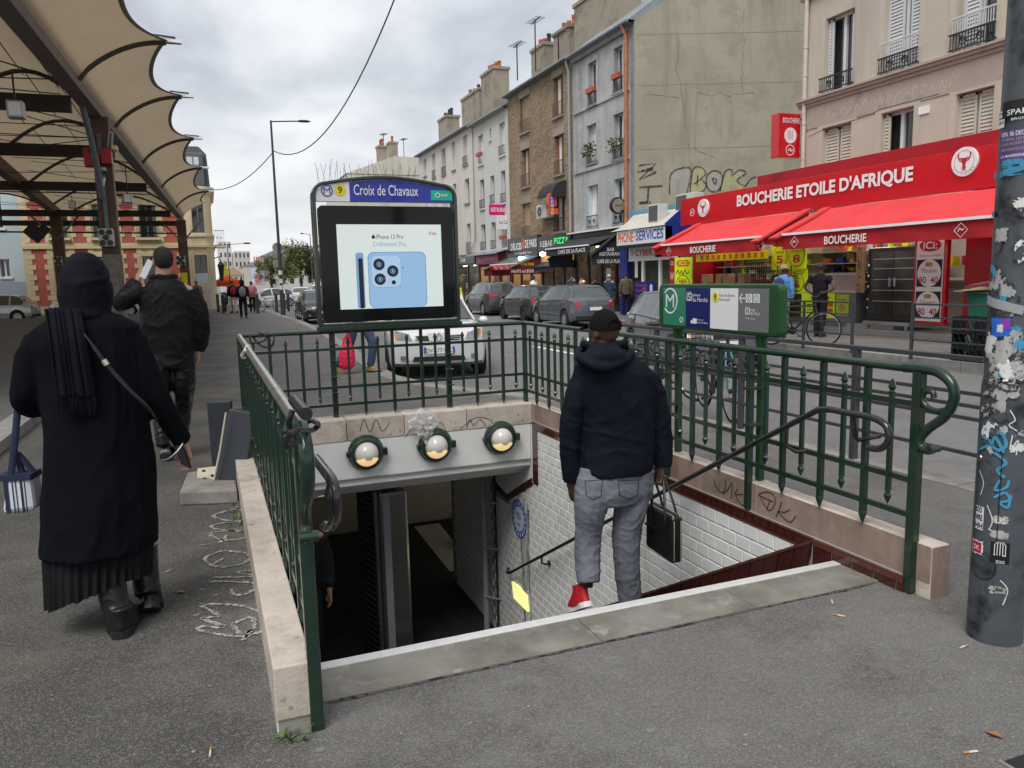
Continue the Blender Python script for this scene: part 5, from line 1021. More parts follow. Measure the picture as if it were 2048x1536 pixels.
def fascia(parent, X, y0, y1, z0, z1, m, proj=.2): return MB().fbox(frX(X), -y1, -y0, z0, z1, 0, proj).build('fascia', mt(m), parent, bevel=.01)
WH = mt('white_paint')
# black shop far left, pink shop
SH = thing('black_shop', 'black fronted shop under the cream house', 'shop', (16, 48, 0)); fascia(SH, 16, 45.8, 59.2, 2.45, 3.05, 'black_panel', .3); shopfront(SH, 16, 45.8, 59.2, 2.45, 'black_panel', 6); ff = frX(15.69); lettering(SH, ff, 'T·Lise', -49.2, -47.6, 2.6, 2.92, WH, .005, .01)
SH = thing('pink_shop', 'shop with a magenta fascia under the white house', 'shop', (16, 43, 0)); fascia(SH, 16, 40.5, 45.75, 2.3, 3.0, 'burgundy', .25); shopfront(SH, 16, 40.5, 45.75, 2.3, 'burgundy', 3, 'shop_warm'); MB().fbox(frX(15.74), -45.6, -41.7, 2.35, 2.85, 0, .02).build('pink_panel', mt('pink_panel'), SH); lettering(SH, frX(15.71), 'DA', -45.4, -44.7, 2.45, 2.72, WH, .004, 0); lettering(SH, frX(15.71), 'centre culturel', -44.3, -42.2, 2.6, 2.72, WH, .004, 0)
b = MB(); b.quad((16, 46.2, 3.1), (15.2, 46.2, 2.92), (15.2, 40.5, 2.92), (16, 40.5, 3.1)); b.quad((16, 46.2, 3.0), (16, 40.5, 3.0), (15.2, 40.5, 2.86), (15.2, 46.2, 2.86)); b.quad((15.2, 46.2, 2.86), (15.2, 40.5, 2.86), (15.2, 40.5, 2.92), (15.2, 46.2, 2.92)); b.build('lead_canopy', mt('zinc'), SH)
# flag signs: faces look back along the street
def flag(name, lab, Y, px0, px1, py0, py1, m, txt, tm, bold=.01, th=.1):
    a, c = PY(px0, py1, Y), PY(px1, py0, Y); t = thing(name, lab, 'shop sign', (c.x, Y, a.z)); fy = frY(Y); MB().fbox(fy, a.x, c.x, a.z, c.z, -th, 0).build('box', mt(m), t, bevel=.02)
    for z in (a.z+.1, c.z-.1): MB().bar((c.x, Y+th/2, z), (16, Y+th/2, z), .04, .04).build('bracket', mt('dark_metal'), t)
    W_, H_ = c.x-a.x, c.z-a.z
    for s, u0, u1, v0, v1 in txt: lettering(t, fy, s, a.x+W_*u0, a.x+W_*u1, a.z+H_*v0, a.z+H_*v1, mt(tm), .004, bold)
    return t, fy, a, c
flag('projecting_sign', 'magenta restaurant sign sticking out from the white house', 41.2, 979, 1018, 409, 430, 'magenta', [('RESTAURANT', .08, .92, .3, .7)], 'white_paint', .02)
flag('projecting_sign', 'pale grey cafe sign hanging below the magenta one', 40.9, 995, 1022, 431, 459, 'sign_white', [('Le Café', .15, .88, .4, .66)], 'sign_black', .0)
# delices de paris / fruit shop
SH = thing('bakery_shop', 'shop with black fascia and white lettering under the brick house', 'shop', (16, 38, 0)); fascia(SH, 16, 36.15, 40.3, 2.62, 3.62, 'black_panel', .25); shopfront(SH, 16, 36.15, 40.3, 2.62, 'burgundy', 3, 'shop_warm', .3)
fq = frX(15.745); lettering(SH, fq, 'DÉLICES', -39.75, -38.2, 2.98, 3.42, WH, .005, .03); lettering(SH, fq, 'DE PARIS', -37.75, -36.2, 3.02, 3.44, WH, .005, .03); lettering(SH, fq, 'Pain Pizza Thé Glace', -39.2, -36.9, 2.74, 2.84, WH, .004, 0); MB().prism(fq, [(-38.12, 3.1), (-37.98, 3.0), (-37.84, 3.1), (-37.9, 3.5), (-37.98, 3.6), (-38.06, 3.5)], 0, .01).build('flame_mark', mt('orange_ink'), SH)
MB().fbox(fq, -40.2, -36.3, 2.44, 2.6, -.2, .0).build('pale_strip', mt('blue_worn'), SH)
def awning(name, lab, X, ya, yb, zt, zl, hem, proj, fab, hemm, cheek=None, bar='white_paint', ret=0, cat='awning', cheek_lat=.0):
    """sloped cloth between ya (near) and yb (far); fixed triangular cheeks at both ends when cheek is given"""
    t = thing(name, lab, cat, (X, (ya+yb)/2, zl)); n = 14; xp = X-proj; b = MB(); rows = []
    for i in range(7):
        s = i/6; rows.append([V((X-proj*s, ya+(yb-ya)*k/n, zt+(zl-zt)*s-.05*math.sin(PI*s)*(1+.35*math.sin(k*1.7)))) for k in range(n+1)])
    b.loft(rows, False, False); c_ = b.build('cloth', mt(fab), t)
    b = MB(); rows = [[V((xp+.02*math.sin(k*.9+j)*(j/3), ya+(yb-ya)*k/(2*n), zl-hem*j/3)) for k in range(2*n+1)] for j in range(4)]; b.loft(rows, False, False); b.build('valance', mt(hemm), t)
    MB().bar((xp-.02, ya, zl+.02), (xp-.02, yb, zl+.02), .07, .055).build('front_bar', mt(bar), t)
    for y in (ya+.25, (ya+yb)/2, yb-.25): MB().tube([(X, y, zl+.15), (X-proj*.5, y+.3, zl+.05), (xp, y, zl)], .025, 6).build('arm', mt('dark_metal'), t)
    return t
def cheek(t, Y, X, proj, zt, zl, zb, m, th=.08, cap=None, capm=None):
    fy = frY(Y); MB().prism(fy, [(X, zt), (X, zb), (X-proj, zb), (X-proj, zl)], -th, 0).build('cheek', mt(m), t)
    a, c = fy(X, zt+.02, -th/2), fy(X-proj-.06, zl+.02-.03, -th/2); MB().bar(a, c, .26, .05).build('cheek_cap', mt(capm or m), t)
A = awning('fruit_awning', 'dark red fruit and vegetable shop awning with olive top', 16, 36.35, 40.2, 2.6, 2.2, .26, 1.3, 'awning_olive', 'red_panel', bar='white_paint'); cheek(A, 36.3, 16, 1.65, 2.62, 2.02, 1.67, 'burgundy', capm='awning_olive'); cheek(A, 40.25, 16, 1.65, 2.62, 1.98, 1.63, 'burgundy', capm='awning_olive')
fy = frY(36.3); lettering(A, fy, 'VINS FINS', 14.85, 15.6, 2.1, 2.24, mt('sign_yellow'), .005); lettering(A, fy, 'FRUITS et LEGUMES', 14.38, 15.85, 1.75, 1.9, WH, .005)
# kebab
SH = thing('kebab_shop', 'black fronted pizza and kebab shop with green neon letters', 'shop', (16, 34, 0)); fascia(SH, 16, 32.3, 36.1, 2.75, 3.5, 'black_panel', .25); shopfront(SH, 16, 32.3, 36.1, 2.75, 'black_panel', 3, 'shop_inside', .3); MB().fbox(frX(15.9), -36.0, -32.3, 2.25, 2.72, 0, .02).build('photo_strip', mt('shop_warm'), SH)
fq = frX(15.745); lettering(SH, fq, 'KEBAB', -35.75, -34.3, 2.98, 3.26, WH, .005, .0); lettering(SH, fq, 'PIZZA', -34.1, -32.5, 3.05, 3.33, mt('green_neon'), .005, .012); awning('kebab_awning', 'small dark awning under the kebab sign', 15.95, 33.6, 36.0, 2.3, 1.98, .22, .5, 'black_awning', 'black_awning', bar='black_awning')
for y, z in ((38.0, 2.5), (35.2, 2.62)): tag(MB().lathe((15.6, y, z), (0, 0, 1), [(.02, -.1), (.13, -.06), (.14, .06), (.05, .1)], 12).build('shop_lamp', mt('lamp_white')), 'bright white lamp over the %s shop window' % ('bakery' if y > 37 else 'kebab'), 'lamp', 'lit lamps above the shop windows')
ac = thing('air_conditioner', 'white air conditioner on the brick wall beside the neon sign', 'air conditioner', (15.8, 35, 4.3)); MB().box(15.55, 15.97, 34.55, 35.75, 4.35, 5.0).build('case', mt('aircon'), ac, bevel=.03); MB().ring(frX(15.545), -35.35, 4.68, .06, .24, 0, .01, 20).build('fan_grille', mt('aircon_grille'), ac)
wa = thing('window_hood', 'small black barrel awning over the kebab window', 'awning', (16, 33.9, 5.3)); b = MB(); b.loft([[V((16-.75*math.sin(a), y, 5.2+.75*math.cos(a))) for a in [i*PI/2/8 for i in range(9)]] for y in (33.2, 34.9)], False, False); b.build('hood', mt('black_awning'), wa); b = MB(); b.add([(16, 33.2, 5.2)]+[(16-.75*math.sin(a), 33.2, 5.2+.75*math.cos(a)) for a in [i*PI/2/8 for i in range(9)]], [tuple(range(10))]); b.build('side', mt('black_awning'), wa)
a, c = PY(1096, 428, 33.3), PY(1113, 386, 33.3); ng = thing('neon_sign', 'orange and violet kebab neon sign on the brick house', 'neon sign', (a.x, 33.3, a.z)); fy = frY(33.3); MB().prism(fy, rr(a.x, c.x, a.z+.3, c.z, .2), -.12, 0).build('case', mt('orange_ink'), ng); MB().prism(fy, rr(a.x+.08, c.x-.08, a.z+.38, c.z-.1, .12), 0, .02).build('inner', mt('purple2'), ng); MB().fbox(fy, a.x+.02, c.x+.08, a.z, a.z+.26, -.1, .0).build('foot', mt('orange_awning'), ng)
for k, ch in enumerate('KEBAB'): lettering(ng, fy, ch, (a.x+c.x)/2-.07, (a.x+c.x)/2+.07, c.z-.3-k*.17, c.z-.17-k*.17, WH, .025, .0)
# cafe
SH = thing('cafe_building_base', 'dark cafe front under the black awning', 'shop', (16, 30, 0)); fascia(SH, 16, 27.3, 32.25, 2.9, 3.4, 'black_panel', .2); shopfront(SH, 16, 27.3, 32.25, 2.9, 'black_panel', 4, 'shop_inside', .3); MB().fbox(frX(15.9), -29.2, -28.8, 1.2, 1.8, 0, .01).build('menu', mt('white_paint'), SH); MB().fbox(frX(15.6), -32.4, -27.2, 3.4, 3.46, -.4, .0).build('ledge', mt('white_paint'), SH)
A = awning('cafe_awning', 'black cafe awning with white lettering on its side panel', 16, 28.1, 32.3, 3.3, 2.72, .3, 1.5, 'black_awning', 'black_awning', bar='white_paint'); cheek(A, 28.0, 16, 1.42, 3.36, 2.32, 1.95, 'black_awning'); cheek(A, 32.4, 16, 1.3, 3.4, 2.27, 1.91, 'black_awning')
fy = frY(28.0); lettering(A, fy, 'BAR', 15.28, 15.62, 2.48, 2.62, WH, .005, .015); lettering(A, fy, 'RESTAURANT', 14.93, 15.95, 2.3, 2.44, WH, .005, .015); lettering(A, fy, 'CAFE DE LA PLACE', 14.82, 15.98, 2.0, 2.15, WH, .005, .015); lettering(A, frX(14.47), 'CAFE DE LA PLACE', -30.9, -28.3, 2.48, 2.64, WH, .03, .01)
a = PY(1237, 411, 28.0); am = thing('round_bar_sign', 'round black rimmed beer sign over the cafe', 'shop sign', a); fy = frY(28.0); MB().disc(fy, a.x, a.z, .34, -.16, 0, 32).build('drum', mt('sign_black'), am, bevel=.02); MB().disc(fy, a.x, a.z, .28, 0, .01, 32).build('face', mt('chimney'), am); lettering(am, fy, 'AMSTEL', a.x-.18, a.x+.18, a.z-.04, a.z+.04, mt('sign_black'), .012, .01); MB().bar((a.x+.3, 28.08, a.z), (16, 28.08, a.z), .05, .05).build('bracket', mt('dark_metal'), am)
# phone shop
PS = thing('phone_shop', 'phone and internet shop with blue posts under a dirty tarpaulin canopy', 'shop', (15, 24, 0))
MB().box(15.6, 20, 22.4, 26.9, 0, 3.6).build('block', mt('chimney'), PS); shopfront(PS, 15, 22.45, 25.9, 2.1, 'white_paint', 3, 'shop_inside', .1); MB().box(14.9, 15.1, 25.75, 26.3, 0, 2.6).build('blue_post', mt('blue_panel'), PS)
fq = frX(14.4); MB().fbox(fq, -25.65, -22.4, 2.58, 3.1, -.3, 0).build('main_sign', mt('sign_white'), PS, bevel=.01); lettering(PS, fq, 'PHONE', -25.55, -24.45, 2.68, 3.02, mt('orange_ink'), .006, .02); lettering(PS, fq, '-', -24.42, -24.28, 2.82, 2.87, mt('orange_ink'), .006, .02); lettering(PS, fq, 'SERVICES', -24.25, -22.48, 2.7, 3.04, mt('blue_ink'), .006, .02)
b = MB(); rows = [[V((14.33+1.27*s, 22.35+(26.0-22.35)*k/8+.35*s, 3.12+.72*s-.1*math.sin(PI*s)+.02*math.sin(k*2.1)*math.sin(PI*s))) for k in range(9)] for s in [i/6 for i in range(7)]]; b.loft(rows, False, False); b.build('tarpaulin', mt('tarp'), PS)
MB().box(15.5, 15.75, 22.6, 26.6, 3.78, 3.92).build('blue_gutter', mt('blue_worn'), PS); MB().prism(frY(22.4), [(14.42, 2.58), (15.6, 2.58), (15.6, 3.85), (15.2, 3.78), (14.42, 3.18)], -.05, 0).build('blue_cheek', mt('blue_panel'), PS); MB().box(14.4, 15, 22.5, 25.7, 2.5, 2.57).build('soffit', mt('sign_black'), PS)
fq = frX(14.98); MB().fbox(fq, -25.7, -23.9, 2.1, 2.5, 0, .04).build('second_sign', mt('sign_white'), PS); lettering(PS, fq, 'CYBER.', -25.2, -23.98, 2.18, 2.42, mt('ink_red'), .045, .02); u = -25.45; MB().ring(fq, u, 2.28, .05, .075, .04, .05, 20).build('at_mark', mt('pipe_grey'), PS); MB().ring(fq, u, 2.33, .09, .13, .04, .05, 14, a0=.3, a1=2.8).build('receiver_mark', mt('pipe_grey'), PS)
MB().fbox(fq, -25.3, -23.95, .3, 1.25, 0, .03).build('blue_poster', mt('blue_panel'), PS); [lettering(PS, fq, s, -25.2, -24.75 if i else -24.4, 1.08-.2*i, 1.17-.2*i, mt('orange_ink'), .035, 0) for i, s in enumerate(('Paiement facile', 'Pas de', 'Internet'))]; MB().ring(fq, -24.6, .85, .05, .08, .03, .04, 20).build('at_mark', mt('orange_ink'), PS); MB().ring(fq, -24.6, .9, .1, .14, .03, .04, 14, a0=.3, a1=2.8).build('receiver_mark', mt('orange_ink'), PS); MB().prism(fq, rr(-24.2, -24.05, .75, 1.15, .06), .03, .04).build('phone_mark', mt('white_paint'), PS); MB().fbox(fq, -25.3, -25.1, 1.4, 2.0, 0, .01).build('notice', mt('white_paint'), PS)
sp = MB(); sp.fbox(fq, -22.95, -22.62, .9, 2.05, 0, .03); PL = sp.build('tall_poster', mt('ink_red'), PS); lettering(PL, fq, 'abc', -22.9, -22.67, 1.8, 1.98, WH, .035, 0); lettering(PL, fq, 'W', -22.9, -22.67, 1.3, 1.55, WH, .035, 0); MB().fbox(fq, -22.93, -22.64, .92, 1.12, .03, .034).build('yellow_foot', mt('sign_yellow'), PL)
for nm, lab, y0, y1, z0, z1, x in (('air_conditioner', 'dark grilled air conditioner on the phone shop canopy', 23.45, 24.1, 3.3, 3.93, 14.8), ('air_conditioner', 'pale air conditioner half hidden behind the red fascia', 22.2, 23.3, 3.6, 4.2, 15.4)):
    ac = thing(nm, lab, 'air conditioner', (x, y0, z0)); MB().box(x, x+.4, y0, y1, z0, z1).build('case', mt('aircon'), ac, bevel=.02); MB().fbox(frX(x), -y1+.05, -y1+(.05+(y1-y0)*(.88 if x < 15 else .55)), z0+.05, z1-.05, 0, .01).build('grille', mt('aircon_grille'), ac)
# butcher
BS = thing('butcher_shop', 'bright red butcher shop with long fascia, open counter and yellow price boards', 'shop', (15, 16, 0))
MB().box(15.9, 21, 16.85, 21.75, 0, 3.7).build('block', mt('wall_olive'), BS)
fb = frX(14.55)
MB().fbox(fb, -21.7, -9.3, 3.04, 3.88, -.45, 0).build('fascia', mt('red_panel'), BS, bevel=.01); MB().fbox(fb, -17.98, -9.3, 3.885, 4.14, -.45, -.02).build('fascia_upper', mt('red_dark'), BS)
LT = lettering(BS, fb, "BOUCHERIE ETOILE D'AFRIQUE", -18.8, -12.78, 3.33, 3.72, WH, .03, .035)
def bull(parent, fr, u, v, r):
    d = MB().disc(fr, u, v, r, 0, .05, 40).build('roundel', mt('white_paint'), parent); MB().ring(fr, u, v, r*.74, r*.78, .05, .053, 36).build('roundel_ring', mt('pipe_grey'), d)
    b = MB(); s = r*.5; b.prism(fr, [(u-.35*s, v+.5*s), (u+.35*s, v+.5*s), (u+.42*s, v+.1*s), (u+.2*s, v-.4*s), (u+.25*s, v-.75*s), (u, v-.95*s), (u-.25*s, v-.75*s), (u-.2*s, v-.4*s), (u-.42*s, v+.1*s)], .05, .055)
    for q in (1, -1): b.stroke(fr, curve([(u+q*.3*s, v+.5*s), (u+q*.8*s, v+.45*s), (u+q*.95*s, v+.9*s), (u+q*.85*s, v+1.15*s)], 4), .2*s, .055); b.prism(fr, [(u+q*.35*s, v+.2*s), (u+q*.85*s, v+.3*s), (u+q*.6*s, v+.0*s)][::q], .05, .055); b.stroke(fr, [(u-q*.35*s, v-.8*s), (u+q*.35*s, v-1.25*s)], .1*s, .056)
    b.build('bull_head', mt('ink_red'), d)
    w = MB()
    for k, ch in enumerate('BOUCHERIE'):
        a = PI*1.18+k*PI*.64/8; c = Fr(fr(u+r*.87*math.cos(a), v+r*.87*math.sin(a), .05), fr.ux*math.cos(a+PI/2)+fr.uy*math.sin(a+PI/2), -fr.ux*math.sin(a+PI/2)+fr.uy*math.cos(a+PI/2)); text_into(w, c, ch, -r*.05, r*.05, -r*.065, r*.065, .004, .0)
    w.build('ring_lettering', mt('pipe_grey'), d)
bull(BS, fb, -20.42, 3.5, .27); bull(BS, fb, -11.55, 3.62, .29)
MB().ring(fb, -21.05, 3.42, .1, .115, 0, .006, 24).build('halal_ring', WH, BS); MB().stroke(fb, curve([(-21.12, 3.4), (-21.08, 3.47), (-21.06, 3.4), (-21.0, 3.41), (-20.98, 3.45)], 4), .018, .006).build('halal_mark', WH, BS)
for n_, (ya, yb) in (('further red cloth awning of the butcher, left of the gap', (15.95, 20.55)), ('nearer red cloth awning of the butcher, beside the sticker column', (9.4, 15.2))):
    A = awning('butcher_awning', n_, 14.55, ya, yb, 3.02, 2.36, .34, 1.45, 'red_awning', 'red_hem', bar='white_paint'); fz = frX(13.1); m = (ya+yb)/2
    uc = -(18.4 if ya > 15 else 13.2); lettering(A, fz, 'BOUCHERIE', uc-.6, uc+.6, 2.08, 2.26, WH, .035, .015)
    for u in ((-20.1, -15.95) if ya > 15 else (-14.75, -10.4)):
        b = MB(); b.stroke(fz, [(u-.14, 2.18), (u, 2.31), (u+.14, 2.18), (u, 2.05), (u-.14, 2.18)], .012, .036); b.stroke(fz, [(u-.06, 2.16), (u-.02, 2.22), (u+.02, 2.18), (u+.06, 2.2)], .02, .036); b.build('diamond_mark', WH, A)
    cheek(A, yb+.06, 14.55, 1.62, 3.02, 2.3, 2.1, 'red_hem', capm='red_awning'); cheek(A, ya-.02, 14.55, 1.62, 3.04, 2.26, 2.18, 'red_hem', capm='red_awning')
# shop floor, counters, boards
MB().quad((17.4, 9, 0), (17.4, 21.6, 0), (17.4, 21.6, 3), (17.4, 9, 3)).build('back_wall', mt('aircon'), BS); MB().box(14.9, 17.4, 9, 21.6, 2.98, 3.03).build('ceiling', mt('white_paint'), BS); MB().box(14.3, 17.4, 9.2, 21.6, .0, .12).build('floor', mt('checker_plate'), BS)
MB().box(15.0, 17.3, 21.2, 21.6, 0, 3).build('side_wall', mt('red_dark'), BS); MB().box(14.75, 15.2, 9.2, 11.6, 0, 3).build('side_wall', mt('red_dark'), BS)
MB().box(14.6, 15.9, 13.2, 14.6, .0, .22).build('ramp_plate', mt('checker_plate'), BS)
def board(n, X, y0, y1, z0, z1, m='fluo_yellow', th=.04): return MB().fbox(frX(X), -y1, -y0, z0, z1, -th, 0).build(n, mt(m), BS)
def price(X, y, z, r, top, num, parent):
    f = frX(X); MB().disc(f, -y, z, r, .002, .006, 28).build('black_disc', mt('ink_black'), parent); MB().disc(f, -y, z, r*.94, .006, .009, 28).build('yellow_disc', mt('fluo_yellow'), parent); lettering(parent, f, num, -y-r*.45, -y+r*.45, z-r*.62, z+r*.1, mt('ink_red'), .012, .02); lettering(parent, f, top, -y-r*.6, -y+r*.6, z+r*.3, z+r*.55, mt('ink_black'), .012, .0)
k = board('price_board', 14.6, 21.15, 22.1, .5, 2.03); f_ = frX(14.6); MB().prism(f_, [(-22.02, 1.85), (-21.9, 1.95), (-21.35, 1.95), (-21.22, 1.85), (-21.35, 1.74), (-21.9, 1.74)], 0, .006).build('lozenge', mt('orange_ink'), k); lettering(k, f_, 'ICI:', -21.85, -21.4, 1.78, 1.92, mt('fluo_yellow'), .01, .02); MB().stroke(f_, curve([(-22.0, 1.5), (-21.9, 1.62), (-21.8, 1.5), (-21.7, 1.6), (-21.6, 1.48), (-21.5, 1.62), (-21.4, 1.5), (-21.25, 1.58)], 4), .03, .008).build('scrawl', mt('ink_black'), k); price(14.6, 21.62, 1.05, .42, 'Gigot', '9', k); lettering(k, f_, 'Gigot', -21.85, -21.4, 1.2, 1.36, mt('ink_red'), .014, .0)
k = board('price_banner', 14.5, 17.4, 20.75, 1.86, 2.1)
for i in range(11): MB().fbox(frX(14.5), -20.5+i*.28, -20.36+i*.28, 1.91, 2.05, 0, .006).build('banner_letter', mt('orange_ink'), k)
k = board('price_board', 14.6, 16.05, 17.35, 1.55, 2.25); price(14.6, 17.02, 1.9, .29, 'Viande', '5', k); price(14.6, 16.38, 1.9, .29, 'Merguez', '8', k)
k = board('price_board', 14.65, 16.05, 16.7, .9, 1.54); price(14.65, 16.38, 1.2, .24, 'Onglet', '6', k); lettering(k, frX(14.65), 'ICI', -16.55, -16.2, 1.42, 1.5, mt('orange_ink'), .006, .02)
# counter with glass case
ct = thing('meat_counter', 'glass fronted meat counter with a yellow price board on its front', 'counter', (14.6, 15, .12))
MB().box(14.62, 15.4, 14.35, 16.2, .12, .95).build('cabinet', mt('sign_grey'), ct, bevel=.02); MB().fbox(frX(14.615), -16.15, -15.0, .3, .93, 0, .02).build('yellow_board', mt('fluo_yellow'), ct); MB().fbox(frX(14.615), -14.95, -14.55, .38, .9, 0, .02).build('green_board', mt('lime'), ct)
ff = frX(14.595); lettering(ct, ff, 'Rotisserie', -15.6, -15.15, .78, .86, mt('ink_red'), .006, 0); [MB().fbox(ff, -15.95+.0, -15.5, .7-.07*i, .72-.07*i, .0, .004).build('price_line', mt('ink_black'), ct) for i in range(5)]; [MB().fbox(ff, -15.3, -15.05, .42+.17*i, .55+.17*i, 0, .004).build('food_photo', mt('meat_red'), ct) for i in range(2)]; MB().disc(ff, -14.75, .58, .1, 0, .004, 14).build('chicken_mark', mt('bread'), ct); lettering(ct, ff, 'Poulet', -14.9, -14.6, .75, .82, mt('ink_red'), .004, 0)
MB().box(14.7, 15.35, 14.4, 16.15, .95, 1.0).build('tray', mt('stainless'), ct); gl_ = MB(); gl_.quad((14.68, 16.15, .97), (14.68, 14.4, .97), (14.85, 14.4, 1.38), (14.85, 16.15, 1.38)); gl_.build('glass_front', mt('clear_plastic'), ct); MB().box(14.85, 15.35, 14.38, 16.15, 1.38, 1.41).build('glass_top', mt('stainless'), ct)
for i in range(8): MB().lathe((14.95+.12*(i % 2), 14.6+.19*i, 1.0), (0, 0, 1), [(.09, 0), (.11, .06), (.05, .13)], 10).build('roast', mt('bread' if i % 2 else 'meat_red'), ct)
for y in (14.4, 16.13): MB().bar((14.7, y, .97), (14.86, y, 1.38), .03, .03).build('case_frame', mt('stainless'), ct)
# stock on the left side of the shop
sk = thing('goods_stand', 'stand piled with paper sacks and baskets under the further awning', 'market stand', (14.7, 19, .1)); MB().box(14.55, 15.2, 17.5, 21.0, .1, 1.05).build('table', mt('shop_inside'), sk); MB().fbox(frX(14.55), -20.9, -17.6, .85, 1.0, 0, .02).build('price_rail', mt('lime'), sk)
for i in range(7): y = 20.6-i*.36; (MB().box(14.7, 14.95, y-.14, y+.14, 1.05, 1.05+.42) if i % 3 != 1 else MB().lathe((14.8, y, 1.05), (0, 0, 1), [(.13, 0), (.17, .12), (.18, .16)], 12)).build('paper_sack' if i % 3 != 1 else 'basket', mt('cardboard' if i % 3 != 1 else 'terracotta'), sk, bevel=.02)
b = MB()
for i in range(10): b.box(14.45, 14.47, 17.4+i*.09, 17.41+i*.09, .5, 1.75)
for z in (.6, .9, 1.2, 1.5, 1.75): b.box(14.44, 14.9, 17.38, 18.25, z, z+.02)
b.build('wire_rack', mt('dark_metal'), sk); [MB().lathe((14.7, 17.5+.1*i, 1.22), (0, 1, 0), [(.05, 0), (.08, .05), (.05, .1)], 8).build('sausage', mt('meat_red'), sk) for i in range(8)]
wr_ = thing('wire_rack', 'tall wire display rack between the butcher boards and counter', 'rack', (14.55, 16.6, .12))
for z in [.2+.13*i for i in range(10)]: MB().box(14.4, 14.75, 16.35, 16.9, z, z+.015).build('shelf', mt('dark_metal'), wr_)
for y in (16.36, 16.89): MB().box(14.4, 14.42, y-.01, y+.01, .12, 1.65).build('upright', mt('dark_metal'), wr_)
# lit strip and shelves inside
for i in range(7): MB().box(17.0, 17.3, 9.5+i*1.7, 10.9+i*1.7, 1.2+.3*(i % 2), 1.25+.3*(i % 2)).build('shelf', mt('white_paint'), BS)
random.seed(9)
for i in range(40): y = random.uniform(11.8, 21); z = random.choice((1.25, 1.55, 1.9)); MB().box(16.95, 17.2, y, y+random.uniform(.1, .3), z, z+random.uniform(.12, .3)).build('stock_item', mt(random.choice(['ink_red', 'white_paint', 'sign_navy', 'sign_yellow', 'terracotta', 'sign_black', 'blue_ink'])), BS)
for i in range(150):
    y = random.uniform(14.2, 21.0); x = random.uniform(15.5, 16.6); z = random.choice((.95, 1.2, 1.45, 1.7, 2.0)); w = random.uniform(.08, .24); MB().box(x, x+.12, y, y+w, z, z+random.uniform(.1, .26)).build('stock_item', mt(random.choice(['ink_red', 'white_paint', 'white_paint', 'sign_navy', 'sign_yellow', 'fluo_yellow', 'terracotta', 'bread', 'blue_ink', 'lime', 'meat_red', 'cardboard'])), BS)
for z in (.93, 1.18, 1.43, 1.68, 1.98): MB().box(15.5, 16.7, 14.2, 21.1, z-.015, z).build('shelf', mt('aircon'), BS)
for y in (12.3, 14.1, 17.4, 19.4): MB().box(14.2, 14.3, y-.6, y+.6, 2.72, 2.76).build('lit_tube', mt('lamp_white'), BS)
for y in (12.5, 15.2, 18, 20): MB().box(15.6, 15.75, y-.6, y+.6, 2.9, 2.96).build('lit_tube', mt('lamp_white'), BS)
# rotisserie
ro = thing('rotisserie', 'tall dark glass door rotisserie oven outside the butcher', 'rotisserie', (14.9, 13.3, .3))
MB().box(14.7, 15.5, 12.65, 14.1, .3, 2.0).build('cabinet', mt('black_panel'), ro, bevel=.03); ff = frX(14.7)
for u0, u1 in ((-13.95, -13.35), (-13.33, -12.72)): dp = MB().fbox(ff, u0, u1, .48, 1.9, 0, .02).build('door', mt('rotisserie'), ro); MB().fbox(ff, u1-.09 if u0 < -13.5 else u0+.03, u1-.03 if u0 < -13.5 else u0+.09, 1.1, 1.3, .02, .05).build('handle', mt('stainless'), dp)
for z in (.75, 1.0, 1.25, 1.5, 1.72): MB().fbox(ff, -13.9, -12.78, z, z+.02, .022, .03).build('spit', mt('stainless'), ro)
for z in (.6, .8, 1.1, 1.35, 1.6): MB().disc(ff, -14.03, z, .03, 0, .04, 12).build('knob', mt('chrome'), ro)
MB().box(14.5, 15.5, 12.7, 14.0, .22, .3).build('drip_tray', mt('stainless'), ro); [MB().box(14.55+.8*i, 14.6+.8*i, 12.8+j, 12.85+j, .0, .22).build('foot', mt('stainless'), ro) for i in (0, 1) for j in (0, 1.1)]
MB().fbox(frX(14.6), -14.35, -14.12, .95, 2.1, -.06, 0).build('vertical_sign', mt('cardboard'), ro); [lettering(ro, frX(14.6), ch, -14.3, -14.18, 1.95-.095*i, 2.02-.095*i, mt('ink_black'), .004, .0) for i, ch in enumerate('POULET A ROTIR') if ch != ' ']
